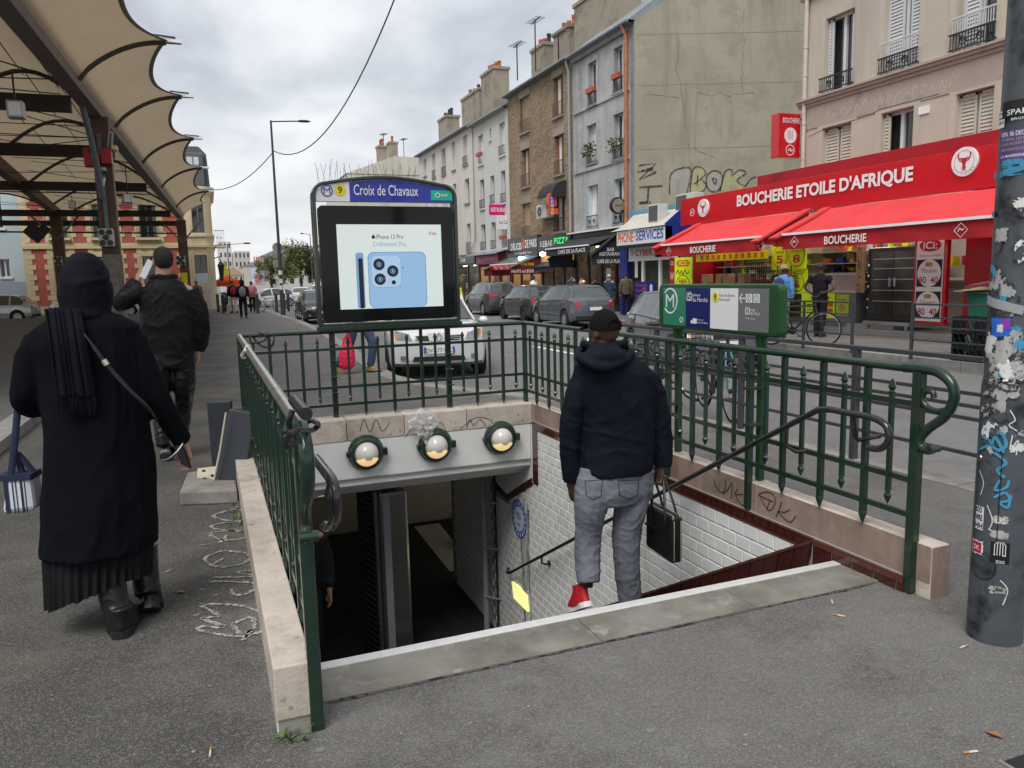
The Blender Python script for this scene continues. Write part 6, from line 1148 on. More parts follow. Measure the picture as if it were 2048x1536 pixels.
# tall red price panel
tp = thing('price_panel', 'tall red framed white price panel for mutton beside the oven', 'price sign', (14.5, 12.2, .3)); ff = frX(14.5); MB().fbox(ff, -12.62, -11.82, .3, 2.17, -.1, 0).build('frame', mt('red_panel'), tp); MB().fbox(ff, -12.56, -11.9, .36, 2.14, 0, .01).build('sheet', mt('white_paint'), tp); f2 = ff.at(0, 0, .01)
MB().prism(f2, [(-12.23+.27*math.cos(a), 1.98+.13*math.sin(a)) for a in [i*PI/12 for i in range(24)]], 0, .004).build('oval', mt('ink_red'), tp); lettering(tp, f2, 'iCi:', -12.4, -12.06, 1.9, 2.06, WH, .008, .02); lettering(tp, f2, 'nos Clients y GAGNENT!', -12.5, -11.95, 1.73, 1.79, mt('ink_red'), .004, 0)
for z0, a_, b_ in ((1.1, 'Mouton', ('80', '40')), (.42, 'Ouvert', ('80', '40'))):
    MB().fbox(f2, -12.54, -11.92, z0, z0+.58, 0, .003).build('black_square', mt('ink_black'), tp); MB().disc(f2, -12.23, z0+.29, .29, .003, .006, 28).build('white_disc', mt('white_paint'), tp); lettering(tp, f2, a_, -12.42, -12.04, z0+.3, z0+.4, mt('ink_red'), .01, .0); lettering(tp, f2, b_[0], -12.47, -12.29, z0+.07, z0+.22, mt('ink_red'), .01, .01); lettering(tp, f2, b_[1], -12.18, -12.0, z0+.07, z0+.22, mt('ink_red'), .01, .01); MB().prism(f2, rr(-12.33, -12.15, z0+.43, z0+.52, .03), .006, .01).build('sheep_mark', mt('bread'), tp)
# projecting boucherie sign
t, fy, a, c = flag('projecting_sign', 'red butcher sign projecting from the corner of the beige house', 16.75, 1556, 1602, 228, 314, 'red_panel', [('BOUCHERIE', .18, .94, .78, .9)], 'white_paint', .01, .3); W_, H_ = c.x-a.x, c.z-a.z
MB().disc(fy, a.x+W_*.54, a.z+H_*.5, .2, 0, .006, 24).build('bull_disc', WH, t); b = MB(); u, v = a.x+W_*.54, a.z+H_*.5; [b.stroke(fy, [(u-.1+.05*i, v+.12), (u-.06+.04*i, v-.1)], .014, .008) for i in range(4)]; b.build('bull_lines', mt('ink_red'), t); MB().ring(fy, u, a.z+H_*.17, .12, .138, 0, .006, 24).build('halal_ring', WH, t); MB().stroke(fy, curve([(u-.07, a.z+H_*.15), (u, a.z+H_*.2), (u+.02, a.z+H_*.15), (u+.08, a.z+H_*.17)], 4), .03, .006).build('halal_mark', WH, t)
# wheelie bin with cardboard, black crates
bn = thing('wheelie_bin', 'green wheelie bin overflowing with cardboard behind the barrier', 'bin', (11.9, 8.6, 0)); P0 = PG(1925, 700, .0)
bx_, by_ = 12.0, 8.75; MB().loft([[V((bx_+sx_*w, by_+sy_*d, z)) for sx_, sy_ in ((-1, -1), (1, -1), (1, 1), (-1, 1))] for w, d, z in ((.24, .3, .1), (.3, .38, 1.05), (.33, .41, 1.06), (.33, .41, 1.1))], smooth=False).build('tub', mt('bin_green'), bn); MB().hexa([V(p) for p in [(bx_-.33, by_-.45, 1.25), (bx_+.3, by_-.45, 1.3), (bx_+.3, by_+.42, 1.22), (bx_-.33, by_+.42, 1.14), (bx_-.33, by_-.45, 1.3), (bx_+.3, by_-.45, 1.35), (bx_+.3, by_+.42, 1.27), (bx_-.33, by_+.42, 1.19)]]).build('lid', mt('bin_lid'), bn)
for i in range(5): MB().bar((bx_-.38+.06*i, by_+.5-.1*i, 1.1+.02*i), (bx_-.1, by_-.3+.1*i, 1.16+.02*i), .3, .012, up=(0, .2, 1)).build('cardboard', mt('cardboard'), bn)
for s in (-1, 1): MB().tube([(bx_-.2, by_+.3*s, .09), (bx_-.2, by_+.36*s, .09)], .09, 12).build('wheel', mt('tyre'), bn)
for k in range(3):
    for j in range(2):
        z = .0+.24*k; y = 8.35+.42*j; c = thing('plastic_crate', 'black lattice crate, %s of the %s stack by the barrier' % (('bottom', 'middle', 'top')[k], ('right', 'left')[j]), 'crate', (11.35, y, z), 'black crates behind the barrier')
        b = MB(); b.box(11.2, 11.5, y-.2, y+.2, z, z+.02)
        for x in (11.2, 11.49): [b.bar((x, y-.2+.1*i, z), (x, y-.1+.1*i, z+.22), .012, .015) or b.bar((x, y-.1+.1*i, z), (x, y-.2+.1*i, z+.22), .012, .015) for i in range(4)]; b.box(x-.01, x+.01, y-.2, y+.2, z+.2, z+.235)
        for yy_ in (y-.2, y+.19): b.box(11.2, 11.5, yy_, yy_+.012, z, z+.235)
        b.build('lattice', mt('crate_black'), c)
# ================================================================== MARKET HALL (left)
MH = thing('market_hall', 'open market hall with a scalloped cream canvas roof on brown timber beams', 'market hall', (-5, 30, 0))
def bx1(y): return -2.5+.0345*(y-15)
def bx2(y): return -6.4-.062*(y-32.7)
RY = [3.5, 8.5, 13.9, 19.4, 24.7, 31.5, 39.1, 48.6, 55.5]
def segbeam(fx, y0, y1, z0, z1, w, m, n=6, nm='main_beam'):
    for k in range(n):
        a, b = y0+(y1-y0)*k/n, y0+(y1-y0)*(k+1)/n; MB().bar((fx(a), a+.004, (z0+z1)/2), (fx(b), b-.004, (z0+z1)/2), w, z1-z0).build(nm, mt(m), MH, bevel=.015)
segbeam(bx1, 3, 55.5, 5.74, 6.26, .34, 'beam_grey', 4); segbeam(bx2, 10, 56, 5.6, 6.05, .34, 'glulam', 3)
for y in (13.4, 20.3, 27.0, 36.2, 48.9): MB().bar((bx1(y)-.17, y, 5.58), (-18, y+.5, 5.58), .22, .34).build('cross_beam', mt('beam_dark'), MH)
MB().bar((bx1(54.6), 54.6, 5.45), (-20, 54.9, 5.45), .25, .3).build('cross_beam', mt('beam_dark'), MH)
def rib(y, t): x = bx1(y)+.17; return V((x+1.78*t, y, 5.92+.9*math.sin(min(1, t)*PI/2)**.75))
for y in RY[:-1]:
    P = [rib(y, i/12) for i in range(13)]; MB().tube(P, .042, 8, flat=1.3).build('canopy_rib', mt('rib_metal'), MH); e = P[-1]
    MB().loft([[e+V((dx, s*w, h)) for s, h in ((-1, .0), (1, .0), (.3, .1), (-.3, .1))] for dx, w in ((-.25, .1), (.32, .06))], smooth=False).build('rib_tip', mt('alu'), MH); MB().tube([e+V((-.3, -.05, .14)), e+V((.2, -.02, .12))], .02, 6).build('edge_clamp', mt('dark_metal'), MH)
for a, b in zip(RY, RY[1:]):
    ns, nt_ = 16, 9; rows = []; L = b-a
    for j in range(ns+1):
        s = j/ns; cut = 1-.3*(4*s*(1-s))**.9; y = a+L*s
        rows.append([rib(y, cut*i/nt_)+V((0, 0, .05-.16*(4*s*(1-s))*(i/nt_))) for i in range(nt_+1)])
    MB().loft(rows, False, False).build('canvas_bay', mt('canvas'), MH)
    ed = [r[-1] for r in rows]; MB().tube(ed, .05, 6, flat=.35).build('canvas_hem', mt('canvas_edge'), MH)
# inner vaults
def vault(f0, f1, ya, yb, rise, z0, m='canvas'):
    rows = []
    for j in range(9):
        s = j/8; y = ya+(yb-ya)*s; x0, x1 = f0(y), f1(y); rows.append([V((x0+(x1-x0)*i/14, y, z0+rise*math.sin(PI*i/14)*(1-.12*math.sin(PI*s)))) for i in range(15)])
    MB().loft(rows, False, False).build('canvas_vault', mt(m), MH)
bx3 = lambda y: bx2(y)-6.5; bx4 = lambda y: bx2(y)-13
for a, b in zip(RY[1:], RY[2:]):
    vault(bx1, bx2, a, b, 1.35, 6.0); vault(bx2, bx3, a, b, 1.35, 6.0); vault(bx3, bx4, a, b, 1.35, 6.0)
for y in RY[1:]:
    for f0, f1 in ((bx1, bx2), (bx2, bx3)):
        MB().tube([(f0(y)+(f1(y)-f0(y))*i/14, y, 5.92+1.35*math.sin(PI*i/14)) for i in range(15)], .06, 6).build('arch_rib', mt('rib_metal'), MH)
        for y2 in (y+2.2, y-2.2): MB().bar((f0(y)-.2, y, 5.9), (f1(y2), y2, 6.3), .022, .022).build('tie_rod', mt('dark_metal'), MH)
    for i in (4, 7, 10): MB().bar((bx1(y)+(bx2(y)-bx1(y))*i/14, y, 5.88+1.35*math.sin(PI*i/14)), (bx1(y+5)+(bx2(y+5)-bx1(y+5))*i/14, y+5, 5.75+1.35*math.sin(PI*i/14)), .02, .02).build('purlin_rod', mt('rib_metal'), MH)
def column(x, y, w, zt, zw, boxz=None):
    c = MB().box(x-w/2, x+w/2, y-w/2, y+w/2, zw, zt).build('column', mt('glulam'), MH, bevel=.02); MB().box(x-w/2-.01, x+w/2+.01, y-w/2-.01, y+w/2+.01, .0, zw).build('column_foot', mt('glulam_worn'), MH, bevel=.02); return c
CA = (-2.16, 22.6); column(*CA, .42, 5.75, 2.35); column(-1.07, 53.6, .55, 5.6, 1.2); column(-7.45, 50.3, .55, 5.6, 1.2); column(-14.5, 48, .5, 5.6, 1.2)
MB().box(CA[0]-.07, CA[0]+.02, 22.3, 22.36, 2.6, 5.3).build('cable_tray', mt('conduit'), MH); MB().tube([PY(160, 195, 21.2), PY(185, 290, 21.6), PY(206, 398, 22.2)], .07, 8).build('strut', mt('conduit'), MH); MB().tube([PY(222, 265, 21.9), PY(219, 300, 22.2)], .06, 8).build('strut', mt('alu'), MH)
for (a, b), m in ((((172, 300), (200, 335)), 'red_box'), (((205, 300), (224, 330)), 'red_box'), (((180, 300), (206, 312)), 'aircon_grille'), (((200, 337), (214, 345)), 'alu'), (((225, 294), (236, 303)), 'cream_paint')):
    p, q = PY(a[0], b[1], 22.3), PY(b[0], a[1], 22.3); MB().box(p.x, q.x, 22.0, 22.36, p.z, q.z).build('switch_box', mt(m), MH, bevel=.02)
MB().tube([PY(209, 355, 22.2), PY(206, 372, 22.2)], .03, 6).build('lamp_tube', mt('white_paint'), MH)
def outlet(pa, pb, Y, ks, dep=.2):
    p, q = PY(pa[0], pb[1], Y), PY(pb[0], pa[1], Y); b = MB().box(p.x, q.x, Y, Y+dep, p.z, q.z).build('outlet_box', mt('aircon'), MH, bevel=.03); f = frY(Y)
    for i, j in ((.25, .8), (.75, .8), (.5, .5), (.25, .2), (.75, .2)): MB().disc(f, p.x+(q.x-p.x)*i, p.z+(q.z-p.z)*j, (q.x-p.x)*.2, 0, .05, 14).build('socket', mt('dark_metal'), b)
outlet((198, 457), (226, 493), 22.2, 5); outlet((108, 513), (124, 531), 49.9, 5); outlet((352, 512), (370, 530), 53.2, 5); MB().box(-1.3, -.95, 53.0, 53.3, 1.6, 2.3).build('yellow_notice', mt('sign_yellow'), MH)
for p, Y in (((32, 220), 17.5), ((256, 397), 30), ((145, 410), 40)):
    c = PY(*p, Y); MB().box(c.x-.14, c.x+.14, Y-.12, Y+.12, c.z-.16, c.z+.16).build('spotlight', mt('alu'), MH, bevel=.02); MB().box(c.x-.1, c.x+.1, Y-.135, Y-.12, c.z-.12, c.z+.12).build('spot_glass', mt('white_paint'), MH); MB().bar((c.x, Y, c.z+.1), (c.x, Y, 5.6), .03, .03).build('bracket', mt('dark_metal'), MH)
hb = Fr(PY(78, 458, 46), (math.cos(.75), 0, -math.sin(.75)), (math.sin(.75), 0, math.cos(.75))); t = thing('hanging_board', 'black stepped board hung askew under the hall roof', 'sign board', hb.o); MB().prism(hb, [(-.45, -.62), (.42, -.62), (.42, .35), (-.05, .35), (-.05, .08), (-.45, .08)], -.04, .04).build('board', mt('sign_black'), t); MB().bar(hb(.2, .3), hb(.2, .3)+V((-.2, 0, 1.6)), .03, .03).build('hanger', mt('dark_metal'), t)
for z, a, b in ((4.75, -20, -1.2), (5.35, -20, -1.2)): MB().bar((a, 50.2, z), (b, 53.4, z), .09, .09).build('tie_bar', mt('beam_dark'), MH)
for (x, y) in ((-7.45, 50.3), (-1.07, 53.6)):
    for s in (-1, 1): MB().bar((x, y-.3, 4.2), (x+1.15*s, y-.3, 5.5), .09, .09).build('brace', mt('conduit'), MH)
for k in range(14):
    random.seed(k); y = random.choice(RY[3:]); MB().bar((bx1(y)-.2, y, 5.6), (bx2(y)-random.uniform(-2, 3), y+random.uniform(-4, 4), random.uniform(5.2, 6.6)), .02, .02).build('stay_cable', mt('dark_metal'), MH)
# ================================================================== LEFT BUILDINGS
YB = thing('corner_building', 'yellow and red corner building with quoins and slate mansard beyond the hall', 'building', (-5, 58, 0)); fy = frY(58)
wins = [(-8.95, -8.05, 4.75, 6.9), (-6.5, -5.55, 4.75, 6.9), (-3.85, -2.7, 4.75, 6.9), (-8.95, -8.05, 1.5, 3.52), (-6.5, -5.55, 1.5, 3.52), (-3.75, -2.65, 1.5, 3.52)]
b = MB(); b.walls(fy, -1.1, 8.0, wins, .3, u0=-10.65, v0=RZ); b.build('wall', mt('yel_wall'), YB)
for w in wins: window(YB, fy, *w, dep=.25, fm='frame_grey', style='c')
for w in wins[:3]:
    guard(YB, fy, w[0]-.1, w[1]+.1, 4.8, 5.5, n=12, w=.15, curls=True); MB().fbox(fy, w[0]-.2, w[1]+.2, 4.6, 4.75, 0, .25).build('sill', mt('yel_quoin'), YB)
    for s in (0, 1): MB().fbox(fy, (w[0], w[1]-.22)[s], (w[0]+.22, w[1])[s], 4.78, 6.88, -.2, -.15).build('shutter', mt('frame_grey'), YB)
MB().fbox(fy, -10.66, -1.1, 4.05, 4.22, 0, .12).build('string_course', mt('yel_quoin'), YB); MB().fbox(fy, -10.66, -1.1, 4.24, 4.4, 0, .05).build('string_course', mt('yel_quoin'), YB)
for w in wins: MB().fbox(fy, w[0]-.15, w[1]+.15, w[3], w[3]+.3, 0, .07).build('window_head', mt('yel_quoin'), YB); MB().prism(fy, [((w[0]+w[1])/2-.12, w[3]+.0), ((w[0]+w[1])/2+.12, w[3]), ((w[0]+w[1])/2+.16, w[3]+.36), ((w[0]+w[1])/2-.16, w[3]+.36)], .07, .1).build('keystone', mt('yel_quoin'), YB)
for x0, x1 in ((-10.1, -9.38), (-7.65, -7.0), (-4.8, -4.12), (-2.25, -1.45)):
    for z0, z1 in ((.4, 4.04), (4.42, 7.7)):
        MB().fbox(fy, x0-.1, x1+.1, z0, z1, .0, .015).build('red_panel', mt('red_brickwall'), YB); n = int((z1-z0)/.33)
        for k in range(n):
            q = .12 if k % 2 else -.06; za, zb = z0+(z1-z0)*k/n+.012, z0+(z1-z0)*(k+1)/n-.012
            MB().fbox(fy, x0-.38, x0+q, za, zb, 0, .05).build('quoin', mt('yel_quoin'), YB); MB().fbox(fy, x1-q, x1+.38, za, zb, 0, .05).build('quoin', mt('yel_quoin'), YB)
# rounded corner bay
n = 8; cxy = [(-1.1+1.9*math.sin(a), 58.2-1.0+2.2*(1-math.cos(a))) for a in [i*PI/2/n for i in range(n+1)]]; cxy = [(-1.1, 57.0), (-.6, 56.9), (.35, 56.95), (.62, 57.15), (.8, 57.6), (.85, 66)]
b = MB()
for (xa, ya), (xb, yb) in zip(cxy, cxy[1:]):
    f = Fr((xa, ya, 0), (xb-xa, yb-ya, 0)); L = math.hypot(xb-xa, yb-ya); H_ = []
    if xa == -.6: H_ = [(.12, .9, 2.3, 3.52), (.15, .92, 5.0, 7.05)]; cf_ = f
    if L > 3: H_ = [(1, 2, 5, 7), (3.5, 4.5, 5, 7), (1, 2, 1, 3.5), (3.5, 4.5, 1, 3.5)]; sf_ = f
    b.walls(f, L, 8.0, H_, .25, v0=RZ); [window(YB, f, *h, dep=.2, fm='frame_grey', style='c') for h in H_]
b.quad((-1.1, 57.0, RZ), (-1.1, 57.0, 8), (-1.1, 58, 8), (-1.1, 58, RZ)); b.build('corner_bay', mt('yel_wall'), YB)
for z0, z1, w in ((4.05, 4.22, .1), (4.75, 4.9, .08), (7.6, 7.8, .12), (7.8, 8.05, .28)):
    q = MB(); P = [(x, y-w) for x, y in cxy[:3]]+[(x+w*.7, y-w*.7) for x, y in cxy[3:4]]+[(x+w, y) for x, y in cxy[4:]]; q.loft([[V((x, y, z0)), V((x, y, z1))] for x, y in P], False, False); q.add([(x, y, z1) for x, y in P]+[(-1.1, 60, z1)], [tuple(range(len(P)+1))]); q.add([(x, y, z0) for x, y in P]+[(-1.1, 60, z0)], [tuple(range(len(P)+1))[::-1]]); q.build('band', mt('yel_quoin'), YB)
for k in range(14): z = .2+k*.27; MB().fbox(cf_, -.02, .1, z+.01, z+.255, 0, .03).build('quoin', mt('yel_quoin'), YB); MB().fbox(cf_, .93, .96, z+.01, z+.255, 0, .03).build('quoin', mt('yel_quoin'), YB)
MB().fbox(cf_, .12, .9, 1.6, 2.28, -.1, .02).build('grey_panel', mt('pale_blue'), YB); MB().fbox(cf_, -.5, .98, RZ, 1.45, 0, .06).build('stone_base', mt('base_stone'), YB)
bl = MB(); bl.box(.85, 1.55, 57.6, 59.2, 4.05, 4.2); bl.build('balcony', mt('yel_quoin'), YB); guard(YB, frY(57.65), .9, 1.5, 4.2, 5.2, n=6, w=0, curls=True); guard(YB, Fr((1.5, 59.2, 0), (0, -1, 0)), 0, 1.55, 4.2, 5.2, n=10, w=0) if False else None
MB().prism(frY(57.0), [(-10.6, 8), (.85, 8), (.75, 10.2), (.3, 10.7), (-9.6, 10.7), (-10.4, 10.2)], -4, -.1).build('mansard', mt('mansard'), YB, bevel=.05)
dw = Fr((-.75, 56.75, 0), (1, 0, 0)); MB().fbox(dw, 0, 1.3, 8.05, 10.25, -.3, 0).build('dormer', mt('mansard'), YB, bevel=.08); MB().fbox(dw, .25, 1.0, 9.0, 9.95, 0, .02).build('dormer_pane', mt('pale_blue'), YB); MB().fbox(dw, .6, .66, 9.0, 9.95, .02, .05).build('dormer_bar', mt('frame_grey'), YB)
wl2 = thing('wall_lantern', 'black wall lantern on the corner of the yellow building', 'lantern', (1.0, 56.8, 2.2)); MB().loft([[V((1.15+sx_*w, 56.7+sy_*w, z)) for sx_, sy_ in ((-1, -1), (1, -1), (1, 1), (-1, 1))] for w, z in ((.1, 1.75), (.2, 2.75), (.24, 2.8), (.06, 3.05))], smooth=False).build('cage', mt('iron_black'), wl2); MB().tube([(1.15, 56.7, 3.05), (1.1, 56.7, 3.4), (.8, 56.9, 3.3)], .04, 6).build('bracket', mt('iron_black'), wl2)
PB_ = thing('pale_blue_house', 'pale blue house left of the yellow corner building', 'house', (-13, 59, 0)); fy = frY(58.6); wn2 = [(-12.35, -11.65, 5.4, 7.4), (-12.1, -11.55, 2.3, 3.45), (-14.5, -13.8, 5.4, 7.4), (-14.5, -13.8, 2.3, 3.45)]; b = MB(); b.walls(fy, -10.65, 9, wn2, .2, u0=-26, v0=2.75) if False else None
b.walls(fy, -10.66, 9, wn2, .2, u0=-26, v0=RZ); b.build('wall', mt('pale_blue'), PB_); MB().fbox(fy, -26, -10.67, RZ, 2.0, 0, .02).build('plinth', mt('slate_blue'), PB_); [window(PB_, fy, *w, dep=.15, fm='window_white', style='c') for w in wn2]; [MB().fbox(fy, w[0]-.1, w[1]+.1, w[2]-.12, w[2], 0, .08).build('sill', mt('white_paint'), PB_) for w in wn2]; lettering(PB_, fy, 'MERY', -12.6, -11.9, 4.55, 4.75, mt('sign_black'), .01, 0)
# ================================================================== FAR END OF THE STREET
def block(name, lab, x0, x1, y, z1, m, dep=10, roof=None, wins=0, rows=0, rm='far_roof'):
    t = thing(name, lab, 'building', ((x0+x1)/2, y, 0), 'far buildings'); MB().box(x0, x1, y, y+dep, RZ, z1).build('wall', mt(m), t); f = frY(y)
    if roof: MB().prism(f, [(x0-.1, z1), (x1+.1, z1), ((x0+x1)/2, z1+roof)], -dep-.2, .1).build('roof', mt(rm), t)
    for i in range(wins):
        for j in range(rows):
            u = x0+(x1-x0)*(i+.3)/wins; v = .9+(z1-1)*(j+.35)/max(1, rows); MB().fbox(f, u, u+(x1-x0)/wins*.4, v, v+(z1-1)/max(1, rows)*.5, -.02, .02).build('window', mt('glass'), t)
    return t, f
t, f = block('gable_house', 'pale gabled house with a lilac poster far down the street', 5.1, 8.4, 110, 3.9, 'far_wall', 14, .75, 0, 0); MB().fbox(f, 6.0, 7.7, 1.5, 3.6, 0, .05).build('poster', mt('poster_lilac'), t); MB().fbox(f, 6.4, 7.2, 1.6, 2.9, .05, .08).build('poster_print', mt('cloth_pink'), t)
for i in range(4): MB().box(6.6+i*.3, 6.75+i*.3, 113, 113.3, 4.4, 5.2).build('chimney', mt('terracotta'), t)
block('row_house', 'low house with a brown roof beside the gabled house', 2.6, 5.05, 112, 2.7, 'far_wall', 12, 1.2, 4, 2, 'shutter_brown'); block('apartment_block', 'tall pale apartment block at the far left of the street end', 3.6, 6.4, 190, 11.2, 'far_wall2', 14, None, 3, 5); block('apartment_block', 'lower cream apartment block right of the tall one', 6.5, 9.8, 180, 8.6, 'far_wall', 14, None, 4, 4); block('red_roof_house', 'small house with red roof far behind the parasol', 3.2, 5.6, 140, 3.6, 'far_wall', 8, .8, 2, 1, 'terracotta')
block('slate_house', 'far house with grey slate roof behind the trees', 10, 19, 150, 6.5, 'far_wall2', 10, 2, 5, 2); block('white_block', 'white building closing the street beyond the trees', 9, 15.5, 120, 4.0, 'far_wall2', 10, .8, 5, 2)
t, f = block('beige_gable_house', 'beige house with chimney stacks beyond the cream house', 11.4, 26, 64.5, 10.2, 'wall_cream', 12, None, 0, 0); MB().prism(f, [(11.3, 10.2), (26, 10.2), (26, 11.4), (15.4, 11.7), (14.6, 11.4)], -12, .05).build('gable', mt('wall_cream'), t); chimney(t, 14.2, 14.9, 65, 66, 10.5, 12.6, 2); chimney(t, 15.6, 16.3, 67, 68, 10.5, 13.3, 1); chimney(t, 15.2, 16.6, 64.6, 65.2, 8.6, 10.6, 4) if False else None
# trees
def tree(name, lab, x, y, h, r, seed, mats=('leaf_dark', 'leaf_yellow'), nleaf=9000, zc=.58):
    rnd = random.Random(seed); t = thing(name, lab, 'tree', (x, y, RZ), 'street trees at the far end'); tr = MB(); tr.tube([(x, y, RZ), (x+.05, y, h*.25), (x, y, h*.6)], [.16, .12, .06], 8)
    cl = []
    for k in range(46):
        a, el, q = rnd.uniform(0, 2*PI), rnd.uniform(-.8, 1.3), rnd.uniform(.45, 1)
        c = V((x+r*q*math.cos(a)*math.cos(el), y+r*q*math.sin(a)*math.cos(el), h*zc+h*.36*q*math.sin(el))); cl.append((c, rnd.uniform(.25, .5)*r*.75))
        if k < 12: tr.tube([(x, y, h*rnd.uniform(.25, .5)), (x+(c.x-x)*.5, y+(c.y-y)*.5, (c.z+h*.45)/2+.1), c], [.05, .035, .012], 5)
    tr.build('trunk', mt('bark'), t)
    for mi, m in enumerate(mats):
        b = MB()
        for k in range(nleaf//len(mats)):
            c, rr_ = cl[rnd.randrange(len(cl))]
            if (c.x < x) != (mi == 1) and rnd.random() < .7: continue
            d = V((rnd.gauss(0, 1), rnd.gauss(0, 1), rnd.gauss(0, .8))); d = d.normalized()*rr_*rnd.random()**.45; p = c+d; s = rnd.uniform(.05, .1)*r*.55; u = V((rnd.uniform(-1, 1), rnd.uniform(-1, 1), rnd.uniform(-.4, 1))).normalized()*s; w = V((rnd.uniform(-1, 1), rnd.uniform(-1, 1), rnd.uniform(-1, .5))).normalized()*s*.7
            b.add([p-u, p+w, p+u, p-w], [(0, 1, 2, 3)])
        tag(b.build('crown', mt(m), t), kind='stuff')
tree('street_tree', 'leafy yellow green tree left of the grey lamp post signs', 6.3, 82, 4.8, 1.6, 1); tree('street_tree', 'largest dark green tree beside the station sign', 9.0, 80, 5.6, 2.5, 2, nleaf=14000); tree('street_tree', 'dark green tree half hidden behind the station sign', 11.6, 84, 5.2, 2.0, 3, mats=('leaf_dark', 'leaf_dark'))
# orange parasol and lime sign
pu_ = thing('parasol', 'orange parasol of a snack stall at the far corner', 'parasol', (2.0, 66, RZ)); MB().bar((1.9, 66, RZ), (1.9, 66, 2.1), .05, .05).build('pole', mt('dark_metal'), pu_); MB().loft([[V((1.75+w*math.cos(a), 66+w*math.sin(a), z)) for a in [i*PI/6 for i in range(12)]] for w, z in ((.05, 2.2), (.9, 1.85), (.95, 1.8), (.93, 1.35))], smooth=False, cap=False).build('canopy', mt('orange_awning'), pu_); lettering(pu_, frY(65.05), 'POLIKENTE', 1.2, 2.1, 1.5, 1.66, mt('ink_black'), .02, 0)
ls = thing('lime_sign', 'lime green banner beside the orange parasol', 'banner', (1.45, 67, 2)); MB().prism(frY(67), [(1.1, 1.9), (1.85, 1.9), (1.75, 3.5), (1.45, 3.1)], -.04, 0).build('banner', mt('lime'), ls)
# ================================================================== VEHICLES
def interp(tab, x):
    if x <= tab[0][0]: return tab[0][1]
    for (a, p), (b, q) in zip(tab, tab[1:]):
        if a <= x <= b:
            t = (x-a)/(b-a); t = t*t*(3-2*t)*.35+t*.65; return p+(q-p)*t
    return tab[-1][1]
KINDS = dict(
 hatch=dict(L=4.0, w=.86, top=[(-2.0, .80), (-1.93, .95), (-1.72, 1.06), (-1.3, 1.38), (-1.0, 1.44), (-.2, 1.47), (.3, 1.44), (.62, 1.33), (1.18, .98), (1.5, .93), (1.85, .78), (2.0, .62)], ws=(1.2, .5), rw=(-1.72, -1.28), belt=[(-2, .93), (-1, .95), (1.2, .88), (2, .7)], pil=[(.02, .10), (-.98, -.9)], gl=(-1.55, 1.05), wb=(-1.25, 1.27), r=.31),
 suv=dict(L=4.5, w=.92, top=[(-2.25, .95), (-2.18, 1.15), (-1.95, 1.3), (-1.65, 1.58), (-1.3, 1.66), (-.2, 1.69), (.4, 1.65), (.75, 1.52), (1.3, 1.13), (1.7, 1.08), (2.1, .95), (2.25, .75)], ws=(1.32, .6), rw=(-1.97, -1.55), belt=[(-2.25, 1.12), (-1, 1.1), (1.3, 1.03), (2.25, .85)], pil=[(.1, .18), (-.95, -.87)], gl=(-1.8, 1.15), wb=(-1.32, 1.37), r=.36),
 sedan=dict(L=4.25, w=.88, top=[(-2.12, .82), (-2.05, 1.0), (-1.85, 1.05), (-1.35, 1.36), (-1.0, 1.43), (-.2, 1.46), (.25, 1.43), (.6, 1.31), (1.15, .99), (1.55, .96), (1.95, .85), (2.12, .72)], ws=(1.17, .45), rw=(-1.85, -1.3), belt=[(-2.12, .95), (-1, .95), (1.2, .88), (2.12, .72)], pil=[(0, .08), (-1.0, -.92)], gl=(-1.6, 1.0), wb=(-1.3, 1.32), r=.32))
